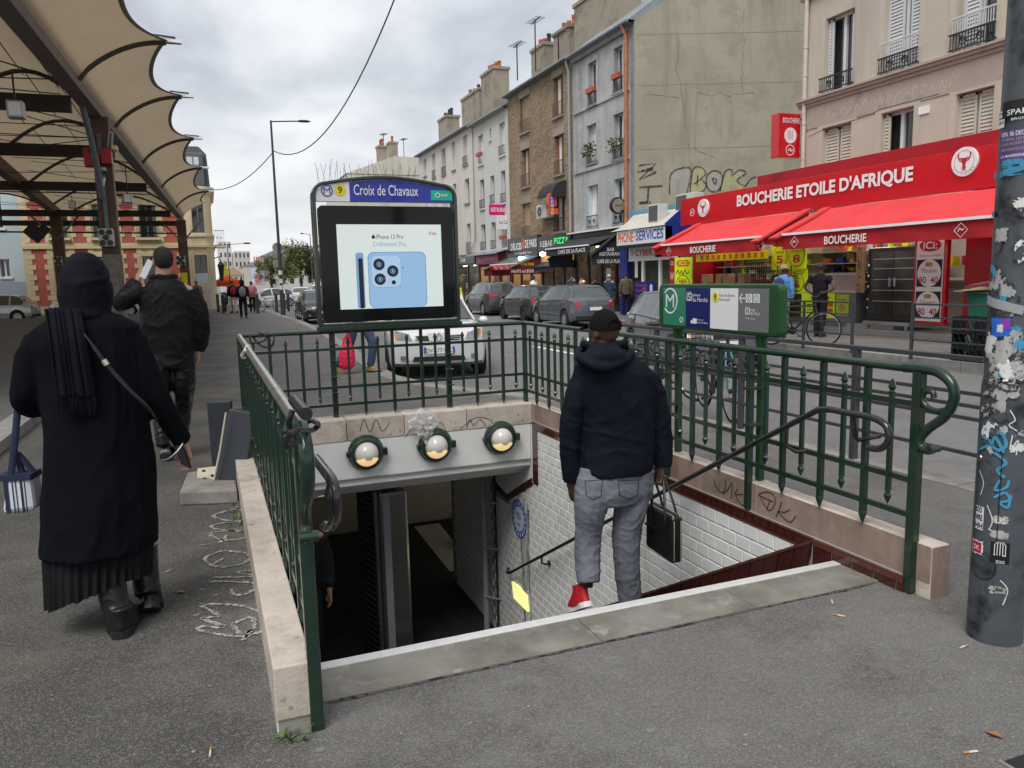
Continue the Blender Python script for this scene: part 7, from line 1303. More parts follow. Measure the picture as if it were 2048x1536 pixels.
def car(lab, kind, paintm, loc, head, scale=.92, face=None, rimm='rim', plate='', details=True, group='parked cars', name='parked_car'):
    K = KINDS[kind]; L, w, r = K['L'], K['w'], K['r']; t = local_thing(name, lab, 'car', loc, math.atan2(head[1], head[0]), group); t.scale = (scale,)*3; hl = L/2
    def bow(y, z, f): return (.26 if f else .16)*(abs(y)/w)**2.6+.34*max(0, z-.62)**1.6+.25*max(0, .42-z)**1.3
    def ring(xn):
        zt = interp(K['top'], xn); zb = min(interp(K['belt'], xn), zt-.045); taper = 1-.10*max(0, (abs(xn)-hl*.62)/(hl*.38))**2; W_ = w*taper
        gh = max(0, min(1, (zt-zb-.06)/.34)); wt = W_*(.88*(1-gh)+.70*gh); zl = .2+.09*max(0, (abs(xn)-hl*.8)/(hl*.2)); arch = 0
        for xw in K['wb']:
            d = abs(xn-xw)
            if d < r+.055: arch = max(arch, math.sqrt((r+.055)**2-d*d)+r-.02)
        za = max(zl, arch); zm = max(.52, za+.04); zs = max(zl+.1, za+.02)
        h = [(0, za if arch else zl), (W_*.72, za), (W_*.955, za+.01), (W_*.985, zs), (W_*1.0, zm), (W_*.985, max(zm+.03, (zm+zb)/2+.05)), (W_*.955, zb), (wt+(W_*.955-wt)*.52, zb+(zt-.04-zb)*.5), (wt, zt-.035), (wt*.86, zt-.008), (wt*.45, zt+.012*gh), (0, zt+.02*gh)]
        return h+[(-y, z) for y, z in h[-2:0:-1]]
    def place(xn, P, fr_, rear_):
        out = []
        for y, z in P:
            x = xn
            if xn > 0: b_ = max(0, min(1, (xn-(hl-.75))/.75)); x -= bow(y, z, 1)*b_*b_
            else: b_ = max(0, min(1, (-xn-(hl-.5))/.5)); x += bow(y, z, 0)*b_*b_*.8
            out.append(V((x, y, z)))
        return out
    N = 64; xs = sorted(set([-hl+L*i/N for i in range(N+1)]+[a for p in K['pil'] for a in p]+list(K['ws'])+list(K['rw'])))
    R_ = [ring(x) for x in xs]; P3 = [place(x, q, 0, 0) for x, q in zip(xs, R_)]; n = len(P3[0]); body, side, scr, rear = MB(), {}, MB(), MB()
    for i in range(len(xs)-1):
        xm = (xs[i]+xs[i+1])/2
        for j in range(n):
            k = (j+1) % n; q = [P3[i][j], P3[i+1][j], P3[i+1][k], P3[i][k]]; tgt = body; jj = j if j < 11 else 21-j
            hgt = R_[i][8][1]-R_[i][6][1]
            if jj in (6, 7) and K['gl'][0] < xm < K['gl'][1] and hgt > .07 and not any(a < xm < b for a, b in K['pil']): tgt = side.setdefault((j < 11, sum(xm > a for a, b in K['pil'])), MB())
            elif jj in (8, 9, 10) and K['ws'][1] < xm < K['ws'][0]: tgt = scr
            elif jj in (8, 9, 10) and K['rw'][0] < xm < K['rw'][1]: tgt = rear
            tgt.add(q, [(0, 1, 2, 3)], 0, True)
    for e in (0, -1):
        c = V((P3[e][0].x, 0, (R_[e][0][1]+R_[e][11][1])/2)); prev = P3[e]; f_ = e == -1
        for s in (.7, .4, .05):
            P = []
            for p in P3[e]:
                y, z = p.y*s, c.z+(p.z-c.z)*s; x = hl-bow(y, z, 1) if f_ else -hl+bow(y, z, 0)*.8; P.append(V((x, y, z)))
            body.loft([prev, P] if f_ else [P, prev], True, False); prev = P
    body.build('body', mt(paintm), t); [q_.build('side_window', mt('car_glass'), t) for q_ in side.values()]; scr.build('windscreen', mt('car_glass'), t); rear.build('rear_window', mt('car_glass'), t)
    for s in (8, 14): MB().tube([P3[i][s] for i in range(len(xs)) if K['rw'][0] < xs[i] < K['ws'][0]], .022, 6).build('roof_rail' if kind == 'suv' else 'roof_trim', mt('alu' if kind == 'suv' else paintm), t)
    for s in (6, 16): MB().tube([P3[i][s] for i in range(len(xs)) if K['gl'][0] < xs[i] < K['gl'][1]], .012, 6).build('window_trim', mt('trim'), t)
    nose = lambda y, z, o=.012: V((hl-bow(y, z, 1)+o, y, z)); tail = lambda y, z, o=.012: V((-hl+bow(y, z, 0)*.8-o, y, z))
    def patch(nm, c4, m, fn, o=.012, nu=8, nv=5, mir=True):
        for s in ((1, -1) if mir else (1,)):
            rows = []
            for i in range(nu+1):
                a = i/nu; rows.append([fn(s*((c4[0][0]*(1-a)+c4[1][0]*a)*(1-b)+(c4[3][0]*(1-a)+c4[2][0]*a)*b), (c4[0][1]*(1-a)+c4[1][1]*a)*(1-b)+(c4[3][1]*(1-a)+c4[2][1]*a)*b, o) for b in [q/nv for q in range(nv+1)]])
            MB().loft(rows, False, False).build(nm, mt(m), t)
    hz_ = .82 if kind == 'suv' else .735 if face == 'megane' else .66
    patch('headlight', [(.46, hz_-.04), (.8*w, hz_-.02), (.83*w, hz_+.13), (.5, hz_+.07)], 'light_clear', nose, .014); patch('indicator', [(.78*w, hz_-.02), (.84*w, hz_), (.86*w, hz_+.09), (.83*w, hz_+.12)], 'light_amber', nose, .016)
    patch('grille', [(-.34, hz_-.05), (.34, hz_-.05), (.4, hz_+.04), (-.4, hz_+.04)], 'trim', nose, .01, mir=False); patch('lower_grille', [(-.46, .33), (.46, .33), (.43, .415), (-.43, .415)], 'trim', nose, .012, mir=False)
    patch('fog_lamp', [(.56, .35), (.66, .35), (.66, .43), (.56, .43)], 'light_clear', nose, .014)
    if face == 'megane':
        patch('bonnet_nose', [(-.16, hz_-.06), (.16, hz_-.06), (.2, hz_+.08), (-.2, hz_+.08)], paintm, nose, .02, mir=False)
        for s in (1,): b = MB(); c = nose(0, hz_+.01, .035); q = [(0, .075), (.052, 0), (0, -.075), (-.052, 0)]; b.tube([c+V((0, y, z)) for y, z in q], .012, 6, loop=True); b.build('diamond_badge', mt('chrome'), t)
        for s in (-1, 1):
            for z in (-.03, 0, .03): MB().tube([nose(s*y, hz_+z, .016) for y in (.2, .3, .4)], .007, 5).build('grille_bar', mt('chrome'), t)
    elif face: c = nose(0, hz_+.03, .03); MB().lathe(c, (1, 0, 0), [(.06, 0), (.06, .012)], 14).build('badge', mt('chrome'), t)
    tz = .8 if kind != 'suv' else 1.0
    patch('tail_light', [(.5, tz-.02), (.84*w, tz-.12), (.87*w, tz+.1), (.62, tz+.1)] if kind != 'suv' else [(.3, tz), (.84*w, tz-.06), (.86*w, tz+.12), (.55, tz+.1)], 'light_red', tail, .016)
    patch('rear_bumper', [(-.7, .3), (.7, .3), (.72, .42), (-.72, .42)], 'trim', tail, .012, mir=False)
    for fn, z in ((nose, .52), (tail, .66 if kind != 'suv' else .78)):
        c = fn(0, z, .02); b = MB(); b.box(c.x-.008, c.x+.008, -.26, .26, z-.055, z+.055); pl_ = b.build('number_plate', mt('plate'), t)
        if plate and fn is nose: f = Fr(c+V((.009, 0, 0)), (0, 1, 0)); text_into(MB(), f, plate, -.22, .22, -.035, .035, .002, .0).build('plate_lettering', mt('ink_black'), pl_)
        for s in (-1, 1): MB().box(c.x-.009, c.x+.0095, s*.245-.018, s*.245+.018, z-.055, z+.055).build('plate_band', mt('blue_ink'), pl_)
    for xw in K['wb']:
        for s in (-1, 1):
            y = s*(w-.11); wh = MB().lathe((xw, y-s*.1, r), (0, s, 0), [(r*.72, 0), (r, .02), (r, .19), (r*.93, .215), (r*.66, .205), (r*.64, .02)], 28).build('tyre', mt('tyre'), t)
            rim = MB(); rim.lathe((xw, y-s*.02, r), (0, s, 0), [(r*.66, .02), (r*.66, .11), (r*.6, .115), (r*.58, .06)], 24)
            for k in range(7): a = k*2*PI/7; rim.bar((xw, y+s*.07, r), (xw+r*.62*math.cos(a), y+s*.085, r+r*.62*math.sin(a)), .05, .02, up=(0, s, 0))
            rim.lathe((xw, y+s*.05, r), (0, s, 0), [(.06, 0), (.05, .045)], 12); rim.build('rim', mt(rimm), wh)
            MB().lathe((xw, y-s*.13, r), (0, s, 0), [(r*.7, 0), (r*.7, .1)], 16).build('hub_back', mt('arch'), wh)
    MB().box(-hl+.3, hl-.4, -w+.15, w-.15, .24, .5).build('underbody', mt('arch'), t)
    for s in (-1, 1):
        c = V((K['ws'][0]-.28, s*(w+.07), interp(K['belt'], .8)+.06)); MB().loft([[c+V((dx*.9, s*q*math.cos(k*PI/4)*.1, q*math.sin(k*PI/4)*.075)) for k in range(8)] for dx, q in ((-.06, .9), (0, 1), (.07, .8), (.1, .3))]).build('mirror', mt(paintm if details else 'trim'), t)
        for xh in (K['pil'][0][0]-.18, K['pil'][1][0]-.1): z = interp(K['belt'], xh)-.1; MB().box(xh-.09, xh+.09, s*(w*.985)-.012, s*(w*.985)+.018*s if s > 0 else s*w*.985+.012, z-.012, z+.012).build('door_handle', mt(paintm), t) if False else MB().bar((xh-.09, s*w*.99, z), (xh+.09, s*w*.99, z), .03, .022).build('door_handle', mt(paintm), t)
        for xd in (K['ws'][0]-.15, K['pil'][0][0]+.04, K['pil'][1][0]):
            i = min(range(len(xs)), key=lambda q: abs(xs[q]-xd)); P = [P3[i][q] if s > 0 else P3[i][(22-q) % 22] for q in (3, 4, 5, 6)]; MB().tube([p+V((0, s*.0, 0)) for p in P], .006, 5).build('door_gap', mt('arch'), t)
        MB().tube([(K['wb'][0]+r+.1, s*w*.995, .42), (K['wb'][1]-r-.1, s*w*.995, .42)], .014, 6).build('side_moulding', mt('trim'), t)
    MB().tube([P3[min(range(len(xs)), key=lambda q: abs(xs[q]-(K['ws'][0]-.02)))][q]+V((.02, 0, .015)) for q in (9, 10, 11)], .01, 5).build('wiper', mt('trim'), t)
    return t
Z_ = RZ
car('silver car facing the camera behind the back railing', 'sedan', 'paint_silver', (3.93, 14.2, Z_), (-.2, -.98), .96, 'megane', plate='DV-377-WC', group='cars on the road')
car('black car facing the camera at the kerb beside the station sign', 'hatch', 'paint_black', (4.35, 33, Z_), (0, -1), .92, True)
car('grey blue hatchback with bright red tail lights behind the man in the cap', 'hatch', 'paint_p207', (11.55, 23.75, Z_), (.02, 1), .94)
car('dark charcoal hatchback with black wheels between two parked cars', 'hatch', 'paint_dark', (11.95, 28.2, Z_), (.02, 1), .92, rimm='rim_dark')
car('dark grey tall off-road car with roof rails, farthest of the parked row', 'suv', 'paint_suv', (12.3, 33.7, Z_), (.03, 1), .88)
car('grey hatchback facing right behind the green metro sign', 'hatch', 'paint_yaris', (8.45, 12.3, Z_), (-.22, -.975), .92, True, group='cars on the road')
p = PY(70, 600, 45.5); car('silver hatchback seen from behind the hall railing, far left', 'hatch', 'paint_clio', (p.x-1.85, 46, Z_), (-1, .12), .95, True)
p = PY(120, 600, 47); car('pale silver car nose on beside the silver hatchback', 'sedan', 'paint_silver', (p.x+1.2, 48.2, Z_), (-.75, -.66), .95, True)
p = PY(275, 590, 49); car('white car half hidden behind the brown hall column', 'suv', 'paint_white', (p.x+.6, 49.5, Z_), (-.97, -.25), .9, True)
for px, Y, m, hd, lb in ((525, 58, 'paint_white', (-1, -.25), 'white car crossing the far end of the pavement'), (592, 66, 'paint_silver', (-.3, -1), 'pale car far down the road beside the trees'), (628, 60, 'paint_white', (-.1, -1), 'light van shaped car behind the black car')):
    p = PG(px, 610, Z_); q = PY(px, 600, Y); car(lb, 'suv' if Y == 60 else 'sedan', m, (q.x+.5, Y, Z_), hd, .9, None, details=False, group='far cars')
# ------------------------------------------------------------------ bicycles
def bike(lab, loc, head, fm='dark_metal', s=1.0, forkm=None, basket=False, seatbag=None, rackm=None, lean=0):
    t = local_thing('bicycle', lab, 'bicycle', loc, math.atan2(head[1], head[0]), 'bicycles'); t.scale = (s,)*3; t.rotation_euler.x = lean
    for xw in (-.52, .52):
        c = V((xw, 0, .34)); P = [c+V((.33*math.cos(a), 0, .33*math.sin(a))) for a in [i*2*PI/32 for i in range(32)]]; w = MB().tube(P, .017, 6, loop=True).build('tyre', mt('tyre'), t)
        MB().tube([c+V((.305*math.cos(a), 0, .305*math.sin(a))) for a in [i*2*PI/32 for i in range(32)]], .009, 5, loop=True).build('rim', mt('rim'), w)
        sp = MB()
        for k in range(18): a = k*2*PI/18; sp.bar(c+V((0, .02*(-1)**k, 0)), c+V((.3*math.cos(a), 0, .3*math.sin(a))), .003, .003)
        sp.build('spokes', mt('chrome'), w); MB().lathe(c-V((0, .04, 0)), (0, 1, 0), [(.025, 0), (.025, .08)], 8).build('hub', mt('dark_metal'), w)
    bb, hd, st, ft, rt = V((-.08, 0, .3)), V((.36, 0, .82)), V((-.22, 0, .82)), V((.52, 0, .34)), V((-.52, 0, .34)); b = MB()
    for a, c, r_ in ((bb, hd-V((0, 0, .08)), .02), (bb, st, .017), (st-V((-.01, 0, .04)), hd, .017), (bb, rt, .011), (st, rt, .01), (hd-V((0, 0, .1)), hd+V((-.02, 0, .06)), .02)): b.tube([a, c], r_, 8)
    b.build('frame', mt(fm), t); f = MB()
    for y in (-.05, .05): f.tube([hd-V((0, -y*.5, .08)), V((.44, y, .6)), ft+V((0, y, 0))], .011, 6)
    f.build('fork', mt(forkm or fm), t); MB().tube([(.33, -.28, .98), (.36, -.2, 1.0), (.36, 0, .98), (.36, .2, 1.0), (.33, .28, .98)], .012, 6).build('handlebar', mt('dark_metal'), t); MB().tube([hd, (.35, 0, .98)], .014, 6).build('stem', mt('dark_metal'), t)
    MB().tube([st, (-.25, 0, .94)], .013, 6).build('seat_post', mt('chrome'), t); MB().loft([[V((x, q*math.cos(k*PI/4)*w_, .96+q*.03*math.sin(k*PI/4))) for k in range(8)] for x, w_, q in ((-.38, .06, .9), (-.3, .08, 1), (-.18, .04, .9), (-.08, .02, .6))]).build('saddle', mt('black_plastic'), t)
    MB().lathe(bb-V((0, .03, 0)), (0, 1, 0), [(.08, 0), (.08, .01)], 18).build('chainring', mt('dark_metal'), t)
    for s_ in (-1, 1): MB().bar(bb+V((0, .05*s_, 0)), bb+V((.12*s_, .07*s_, -.12*s_)), .02, .015).build('crank', mt('dark_metal'), t); MB().box(*[q for q in (bb.x+.12*s_-.04, bb.x+.12*s_+.04, min(.06*s_, .15*s_), max(.06*s_, .15*s_), bb.z-.12*s_-.01, bb.z-.12*s_+.01)]).build('pedal', mt('dark_metal'), t)
    if rackm: MB().box(-.75, -.3, -.08, .08, .70, .72).build('rack', mt(rackm), t); [MB().bar((-.7, y, .7), (-.52, y, .34), .012, .012).build('rack_stay', mt(rackm), t) for y in (-.07, .07)]
    if basket:
        b = MB()
        for z in (.8, .88, .96, 1.04): b.tube([(.42, -.2, z), (.75, -.2, z), (.75, .2, z), (.42, .2, z)], .006, 4, loop=True)
        for k in range(6):
            for y in (-.2, .2): b.bar((.42+.066*k, y, .8), (.42+.066*k, y, 1.04), .005, .005)
            b.bar((.75, -.2+.08*k, .8), (.75, -.2+.08*k, 1.04), .005, .005)
        b.build('basket', mt('dark_metal'), t)
    if seatbag: MB().loft([[V((x, y*q, z)) for y, z in ((-.1, .5), (.1, .5), (.12, .72), (.08, .82), (-.08, .82), (-.12, .72))] for x, q in ((-.75, .8), (-.6, 1), (-.35, 1), (-.28, .7))]).build('pannier', mt(seatbag), t)
    return t
bike('old black bicycle with teal fork chained to the kerb barrier', (5.0, 6.75, 0), (-.35, -1), 'dark_metal', .95, 'teal_fork'); bike('black bicycle with a wire basket behind the direction sign', (5.25, 8.1, 0), (.15, -1), 'dark_metal', .92, None, True)
bike('black bicycle with red saddlebag leaning on the barrier by the butcher', (11.15, 12.45, 0), (.55, -.84), 'dark_metal', 1.0, None, False, 'bike_orange', 'dark_metal')
p = PG(545, 626, 0); bike('pale green bicycle parked among the far bollards', (p.x, p.y+2, 0), (1, -.1), 'bike_green', .9); bike('grey bicycle standing by the far lamp post', (p.x+1.2, p.y+4, RZ), (1, .2), 'alu', .9)
# scooter
p = PG(456, 624, 0); sc = thing('motor_scooter', 'black motor scooter parked by the corner building', 'scooter', (p.x, 46.5, 0)); x0 = p.x-.1
for dy in (-.5, .5): MB().lathe((x0-.06, 46.5+dy, .24), (1, 0, 0), [(.12, 0), (.24, .02), (.24, .1), (.12, .12)], 18).build('wheel', mt('tyre'), sc)
MB().loft([[V((x0+w*math.cos(k*PI/4), 46.5+y, z+h*math.sin(k*PI/4))) for k in range(8)] for y, z, w, h in ((-.65, .6, .08, .15), (-.45, .85, .2, .25), (-.3, .5, .2, .15), (.1, .45, .2, .12), (.3, .7, .2, .2), (.7, .75, .12, .1))]).build('body', mt('moto_black'), sc); MB().tube([(x0-.3, 46.1, 1.0), (x0, 46.05, 1.05), (x0+.3, 46.1, 1.0)], .02, 6).build('handlebar', mt('dark_metal'), sc)
# bollards at the far end
bm = MB(); bm.lathe((0, 0, 0), (0, 0, 1), [(.075, 0), (.075, .85), (.085, .86), (.085, .95), (.03, 1.0)], 12); bme = bm.mesh('bollard', mt('street_grey'), None, org=(0, 0, 0))
for i, (px, py, lb) in enumerate(((515, 627, 'grey bollard right of the person with the backpack'), (553, 625, 'slim grey bollard just left of the lamp post'), (568, 624, 'grey bollard immediately right of the lamp post'), (577, 623, 'grey bollard rightmost of the far row'), (436, 622, 'grey bollard nearest the yellow corner base'), (446, 626, 'grey bollard leaning beside the scooter'), (463, 626, 'grey bollard left of the walking group'))):
    p = PG(px, py, 0); o = bpy.data.objects.new('bollard', bme); COL.objects.link(o); o.location = (p.x, min(p.y, 45.7), 0 if p.y < 46 else 0); o.location.x = PY(px, 610, o.location.y).x; o.rotation_euler.x = .12 if i == 5 else 0; tag(o, lb, 'bollard', 'grey bollards at the far end')
# ================================================================== PEOPLE
TMP = bpy.data.scenes.new('tmp')
def fuse(mb, voxel, smooth=4, disp=None, thick=None):
    """melt overlapping lofts into one continuous skin"""
    me = bpy.data.meshes.new('f'); me.from_pydata([tuple(v) for v in mb.v], [], mb.f); ob = bpy.data.objects.new('f', me); TMP.collection.objects.link(ob)
    m = ob.modifiers.new('r', 'REMESH'); m.mode = 'VOXEL'; m.voxel_size = voxel; m.use_smooth_shade = True
    if smooth: s = ob.modifiers.new('s', 'SMOOTH'); s.iterations = smooth; s.factor = .5
    vl = TMP.view_layers[0]; vl.update(); dg = vl.depsgraph; ev = ob.evaluated_get(dg); out = bpy.data.meshes.new_from_object(ev, depsgraph=dg); bpy.data.objects.remove(ob); bpy.data.meshes.remove(me)
    if disp:
        nr = [V(v.normal) for v in out.vertices]
        for v, nn in zip(out.vertices, nr): v.co += nn*disp(v.co)
        out.update()
    return out
def garment(name, mb, mat, parent, voxel, smooth=4, disp=None):
    me = fuse(mb, voxel, smooth, disp); me.name = name; og = origin_of(parent); me.transform(Matrix.Translation(-og)); me.materials.clear(); me.materials.append(mt(mat))
    me.polygons.foreach_set('use_smooth', [True]*len(me.polygons)); return mkobj(name, me, parent)
def folds(a=.008, f=9, sz=.5, sharp=1.0):
    def d(c):
        q = V((c.x*f, c.y*f, c.z*f*sz)); w = noise.noise(q*.6)*.9; q = q+V((w, w, -w)); n1 = noise.noise(q+V((3, 1, 7))); n2 = noise.noise(q*2.1+V((5, 5, 5))); n3 = noise.noise(q*4.3)
        return a*(((1-abs(n1)*2)**3)*.8+((1-abs(n2)*2)**3)*.38+n3*.18-.35)
    return d
def ering(c, rx, ry, n=18, tilt=None):
    P = [V((rx*math.cos(2*PI*k/n), ry*math.sin(2*PI*k/n), 0)) for k in range(n)]
    if tilt is not None: P = [tilt @ p for p in P]
    return [V(c)+p for p in P]
def ellipsoid(mb, c, rx, ry, rz, n=16, m=10, z0=-1, z1=1, rot=None):
    rows = []
    for i in range(m+1):
        t = z0+(z1-z0)*i/m; a = math.asin(max(-1, min(1, t))); r = max(.02, math.cos(a)); rows.append([V((rx*r*math.cos(2*PI*k/n), ry*r*math.sin(2*PI*k/n), rz*t)) for k in range(n)])
    rows = [[V(c)+(rot @ p if rot else p) for p in r] for r in rows]; return mb.loft(rows)
def limb(mb, pts, rad, n=12, seg=4):
    P = curve3(pts, seg); m = len(pts)-1; R_ = []
    for i in range(len(P)): t = min(i/seg, m); k = min(int(t), m-1); R_.append(rad[k]+(rad[k+1]-rad[k])*(t-k))
    mb.tube(P, R_, n)
def hand(mb, wrist, d, nrm, side, curl=.5, s=1.0, thumb=True):
    d = V(d).normalized(); nrm = (V(nrm)-d*V(nrm).dot(d)).normalized(); x = d.cross(nrm)*side; w = V(wrist)
    rows = []
    for t, wd, th in ((-.02, .027, .021), (.02, .036, .019), (.06, .042, .017), (.09, .04, .014)): c = w+d*t*s; rows.append([c+(x*math.cos(2*PI*k/12)*wd+nrm*math.sin(2*PI*k/12)*th)*s for k in range(12)])
    mb.loft(rows)
    for i, (o, L) in enumerate(((-.031, .066), (-.0105, .075), (.0105, .07), (.031, .055))):
        p = w+(d*.085+x*o)*s; dd = d.copy(); P = [p-d*.02*s, p]
        for j, f in enumerate((.45, .32, .25)):
            a = curl*(.5+.55*j)*(1+.08*i); dd = (d*math.cos(a)+nrm*math.sin(a)).normalized(); p = p+dd*L*f*s*1.02; P.append(p)
        mb.tube(P, [.0098*s, .0095*s, .009*s, .0082*s, .0068*s], 8)
    if thumb:
        p = w+(d*.022-x*.03)*s; P = [p, p+(d*.025-x*.022+nrm*.01)*s, p+(d*.05-x*.026+nrm*.022)*s, p+(d*.07-x*.02+nrm*.03)*s]; mb.tube(P, [.014*s, .012*s, .0105*s, .0085*s], 8)
def face_head(mb, c, fwd, s=1.0, tiltd=0):
    """skull, jaw, nose, brow, ears; c is the head centre; fwd the way it looks"""
    f = V(fwd).normalized(); r = f.cross(V((0, 0, 1))).normalized(); u = r.cross(f); M_ = Matrix((r, f, u)).transposed(); c = V(c); q = lambda x, y, z: c+M_ @ V((x*s, y*s, z*s))
    ellipsoid(mb, q(0, -.012, .022), .074*s, .093*s, .098*s, rot=M_); ellipsoid(mb, q(0, .028, -.055), .054*s, .058*s, .062*s, rot=M_)
    mb.tube([q(0, .083, .022), q(0, .1, -.012), q(0, .088, -.028)], [.009*s, .015*s, .011*s], 8); mb.tube([q(-.03, .076, -.062), q(0, .087, -.06), q(.03, .076, -.062)], [.006*s, .01*s, .006*s], 6); mb.tube([q(-.05, .064, .038), q(0, .08, .034), q(.05, .064, .038)], .013*s, 6)
    for k in (-1, 1): ellipsoid(mb, q(.076*k, -.005, -.005), .012*s, .022*s, .033*s, 8, 6, rot=M_)
    return q, M_
# ---------------------------------------------------------------- man walking down the stairs
YM = 3.95; m = lambda x, y, dy=0: PY(x, y, YM+dy)
mpx = (m(1300, 900)-m(1200, 900)).x/100
MAN = thing('person', 'man in dark cap, navy hooded jacket and grey jeans going down the metro stairs', 'person', (2.1, YM, -.5))
def sil(mb, rows, f, n=22):
    R_ = []
    for py, l, r, ry, dy in rows: a, b = f(l, py, dy), f(r, py, dy); R_.append(ering((a+b)/2, (b.x-a.x)/2, ry, n))
    mb.loft(R_[::-1])
J = MB(); sil(J, [(688, 1178, 1238, .075, 0), (705, 1168, 1250, .09, -.01), (728, 1150, 1286, .12, -.01), (750, 1146, 1308, .14, -.005), (790, 1154, 1310, .15, 0), (840, 1160, 1306, .152, .01), (890, 1161, 1304, .155, .015), (925, 1160, 1303, .16, .015), (944, 1158, 1302, .157, .015)], m)
limb(J, [m(1170, 752), m(1150, 800, .0), m(1140, 870, .02), m(1141, 935, .04), m(1145, 962, .05)], [.07, .068, .064, .06, .052]); limb(J, [m(1296, 752), m(1312, 800), m(1322, 860, .01), m(1325, 905, -.0), m(1325, 932, -.0)], [.07, .068, .065, .06, .055])
limb(J, [m(1160, 700, .06), m(1158, 712, -.07), m(1180, 728, -.15), m(1208, 734, -.165), m(1240, 724, -.15), m(1262, 708, -.07), m(1256, 698, .06)], [.018, .026, .03, .034, .03, .026, .018]); ellipsoid(J, m(1208, 712, -.11), .135, .08, .062)
limb(J, [m(1172, 690, .07), m(1170, 688, -.04), m(1208, 694, -.09), m(1246, 686, -.04), m(1244, 688, .07)], [.024]*5)
jk = garment('jacket', J, 'navy_cloth', MAN, .009, 3, folds(.009, 5, .9))
P_ = MB(); sil(P_, [(925, 1156, 1302, .13, .015), (950, 1150, 1306, .135, .01), (985, 1150, 1304, .135, .005), (1005, 1152, 1300, .115, .005)], m)
limb(P_, [m(1190, 965), m(1182, 1010), m(1177, 1062, .04), m(1175, 1115, .03), m(1178, 1166, -.02)], [.105, .102, .082, .079, .07]); limb(P_, [m(1266, 965), m(1262, 1010), m(1253, 1065, .02), m(1254, 1130, .02), m(1260, 1200, .03)], [.105, .104, .09, .08, .074])
garment('jeans', P_, 'jeans_grey', MAN, .008, 3, folds(.006, 7, 1.8))
pk = MB()
for a, b in (((1170, 962), (1205, 1000)), ((1236, 962), (1278, 998))):
    q = [m(a[0], a[1], -.135), m(b[0], a[1]-2, -.135), m(b[0]-3, b[1]-8, -.14), m((a[0]+b[0])/2, b[1], -.142), m(a[0]+3, b[1]-8, -.14)]; pk.tube(q, .0025, 5, loop=True)
pk.build('pocket_seams', mt('scarf'), MAN)
B = MB(); hc = m(1208, 664, .0); face_head(B, hc, (-.35, .93, -.12)); limb(B, [m(1208, 672), m(1208, 695), m(1208, 740), m(1220, 900)], [.06, .062, .1, .1]); limb(B, [m(1208, 735), m(1172, 757), m(1141, 870, .02), m(1145, 965, .05)], [.05, .04, .032, .026]); limb(B, [m(1208, 735), m(1298, 755), m(1326, 862, .01), m(1322, 935, 0)], [.05, .04, .032, .026]); limb(B, [m(1222, 900), m(1190, 970), m(1180, 1062, .05), m(1176, 1175, 0)], [.08, .06, .04, .03]); limb(B, [m(1222, 900), m(1262, 970), m(1250, 1065, .02), m(1262, 1195, .03)], [.08, .06, .04, .03])
hand(B, m(1145, 962, .05), (.1, .15, -1), (1, .3, .1), 1, .35); hand(B, m(1321, 930, 0), (-.12, .08, -1), (-1, -.3, 0), -1, 1.15)
garment('body', B, 'skin_dark', MAN, .0065, 2)
C_ = MB(); ellipsoid(C_, hc+V((0, -.008, .028)), .086, .106, .108, 24, 10, -.12, 1); C_.build('cap', mt('black_plastic') if False else mt('cap_cloth') if 'cap_cloth' in MT else M('cap_cloth', (.008, .0065, .006), .9, var=.15, bump=.001, bs=150, spec=.1), MAN, smooth=True)
fw = V((-.35, .93, 0)).normalized(); rt_ = V((.93, .35, 0)); c = hc+fw*.085+V((0, 0, .03)); b = MB(); b.loft([[c+fw*(.085*math.sin(a))*t+rt_*(.075*math.cos(a))+V((0, 0, -.02*t*math.sin(a)+h)) for a in [PI*i/10 for i in range(11)]] for t, h in ((0, .006), (1, .004), (1, -.002), (0, -.004))], False, False); b.build('cap_peak', mt('cap_cloth'), MAN)
bk_ = hc+V((.03, -.1, -.0)); MB().tube([hc+V((.012+.045*math.cos(a), -.1-.012*math.sin(a), .03+.048*math.sin(a))) for a in [PI*i/12 for i in range(13)]], .005, 6).build('cap_opening', mt('scarf'), MAN); MB().tube([hc+V((-.075, -.062, .018)), hc+V((.0, -.108, .02)), hc+V((.075, -.06, .018))], .008, 6).build('cap_strap', mt('cap_cloth'), MAN)
for px in (1176, 1241): MB().tube([m(px, 676, .01), m(px, 684, .0)], .005, 6).build('earbud', mt('white_paint'), MAN)
def shoe(mb_up, mb_sole, heel, fwd, up, L=.28, w=.048, hi=.14):
    f, u = V(fwd).normalized(), V(up).normalized(); r = f.cross(u).normalized(); h = V(heel); q = lambda x, y, z: h+r*x+f*y+u*z
    out = [(-.004, .0, .012), (.004, .0, .026), (.03, 0, .037), (.1, 0, .036), (.19, .0, .045), (.25, 0, .038), (.275, 0, .018)]
    mb_sole.loft([[q(sx_*wd*w/.045, y*L/.28, z) for y, _, wd in out for sx_ in (1,)]+[q(-wd*w/.045, y*L/.28, z) for y, _, wd in out[::-1]] for z in (0, .032)], True, True, 0, False)
    rows = []
    for z, y0, y1, wd in ((.028, .0, .272, .046), (.055, .002, .262, .044), (.08, .004, .2, .042), (.105, .004, .14, .04), (hi, .0, .115, .042)): rows.append([q(wd*w/.045*math.cos(a), (y0+y1)/2*L/.28+(y1-y0)/2*L/.28*math.sin(a), z) for a in [2*PI*k/16 for k in range(16)]])
    mb_up.loft(rows)
us, so_ = MB(), MB(); shoe(us, so_, m(1178, 1213, -.06), (.0, .86, -.5), (0, .5, .86)); shoe(us, so_, V((m(1262, 1210, 0).x, YM-.08, -.66)), (.05, 1, 0), (0, 0, 1)); us.build('shoe_uppers', mt('shoe_red'), MAN, smooth=True); so_.build('shoe_soles', mt('shoe_white'), MAN)
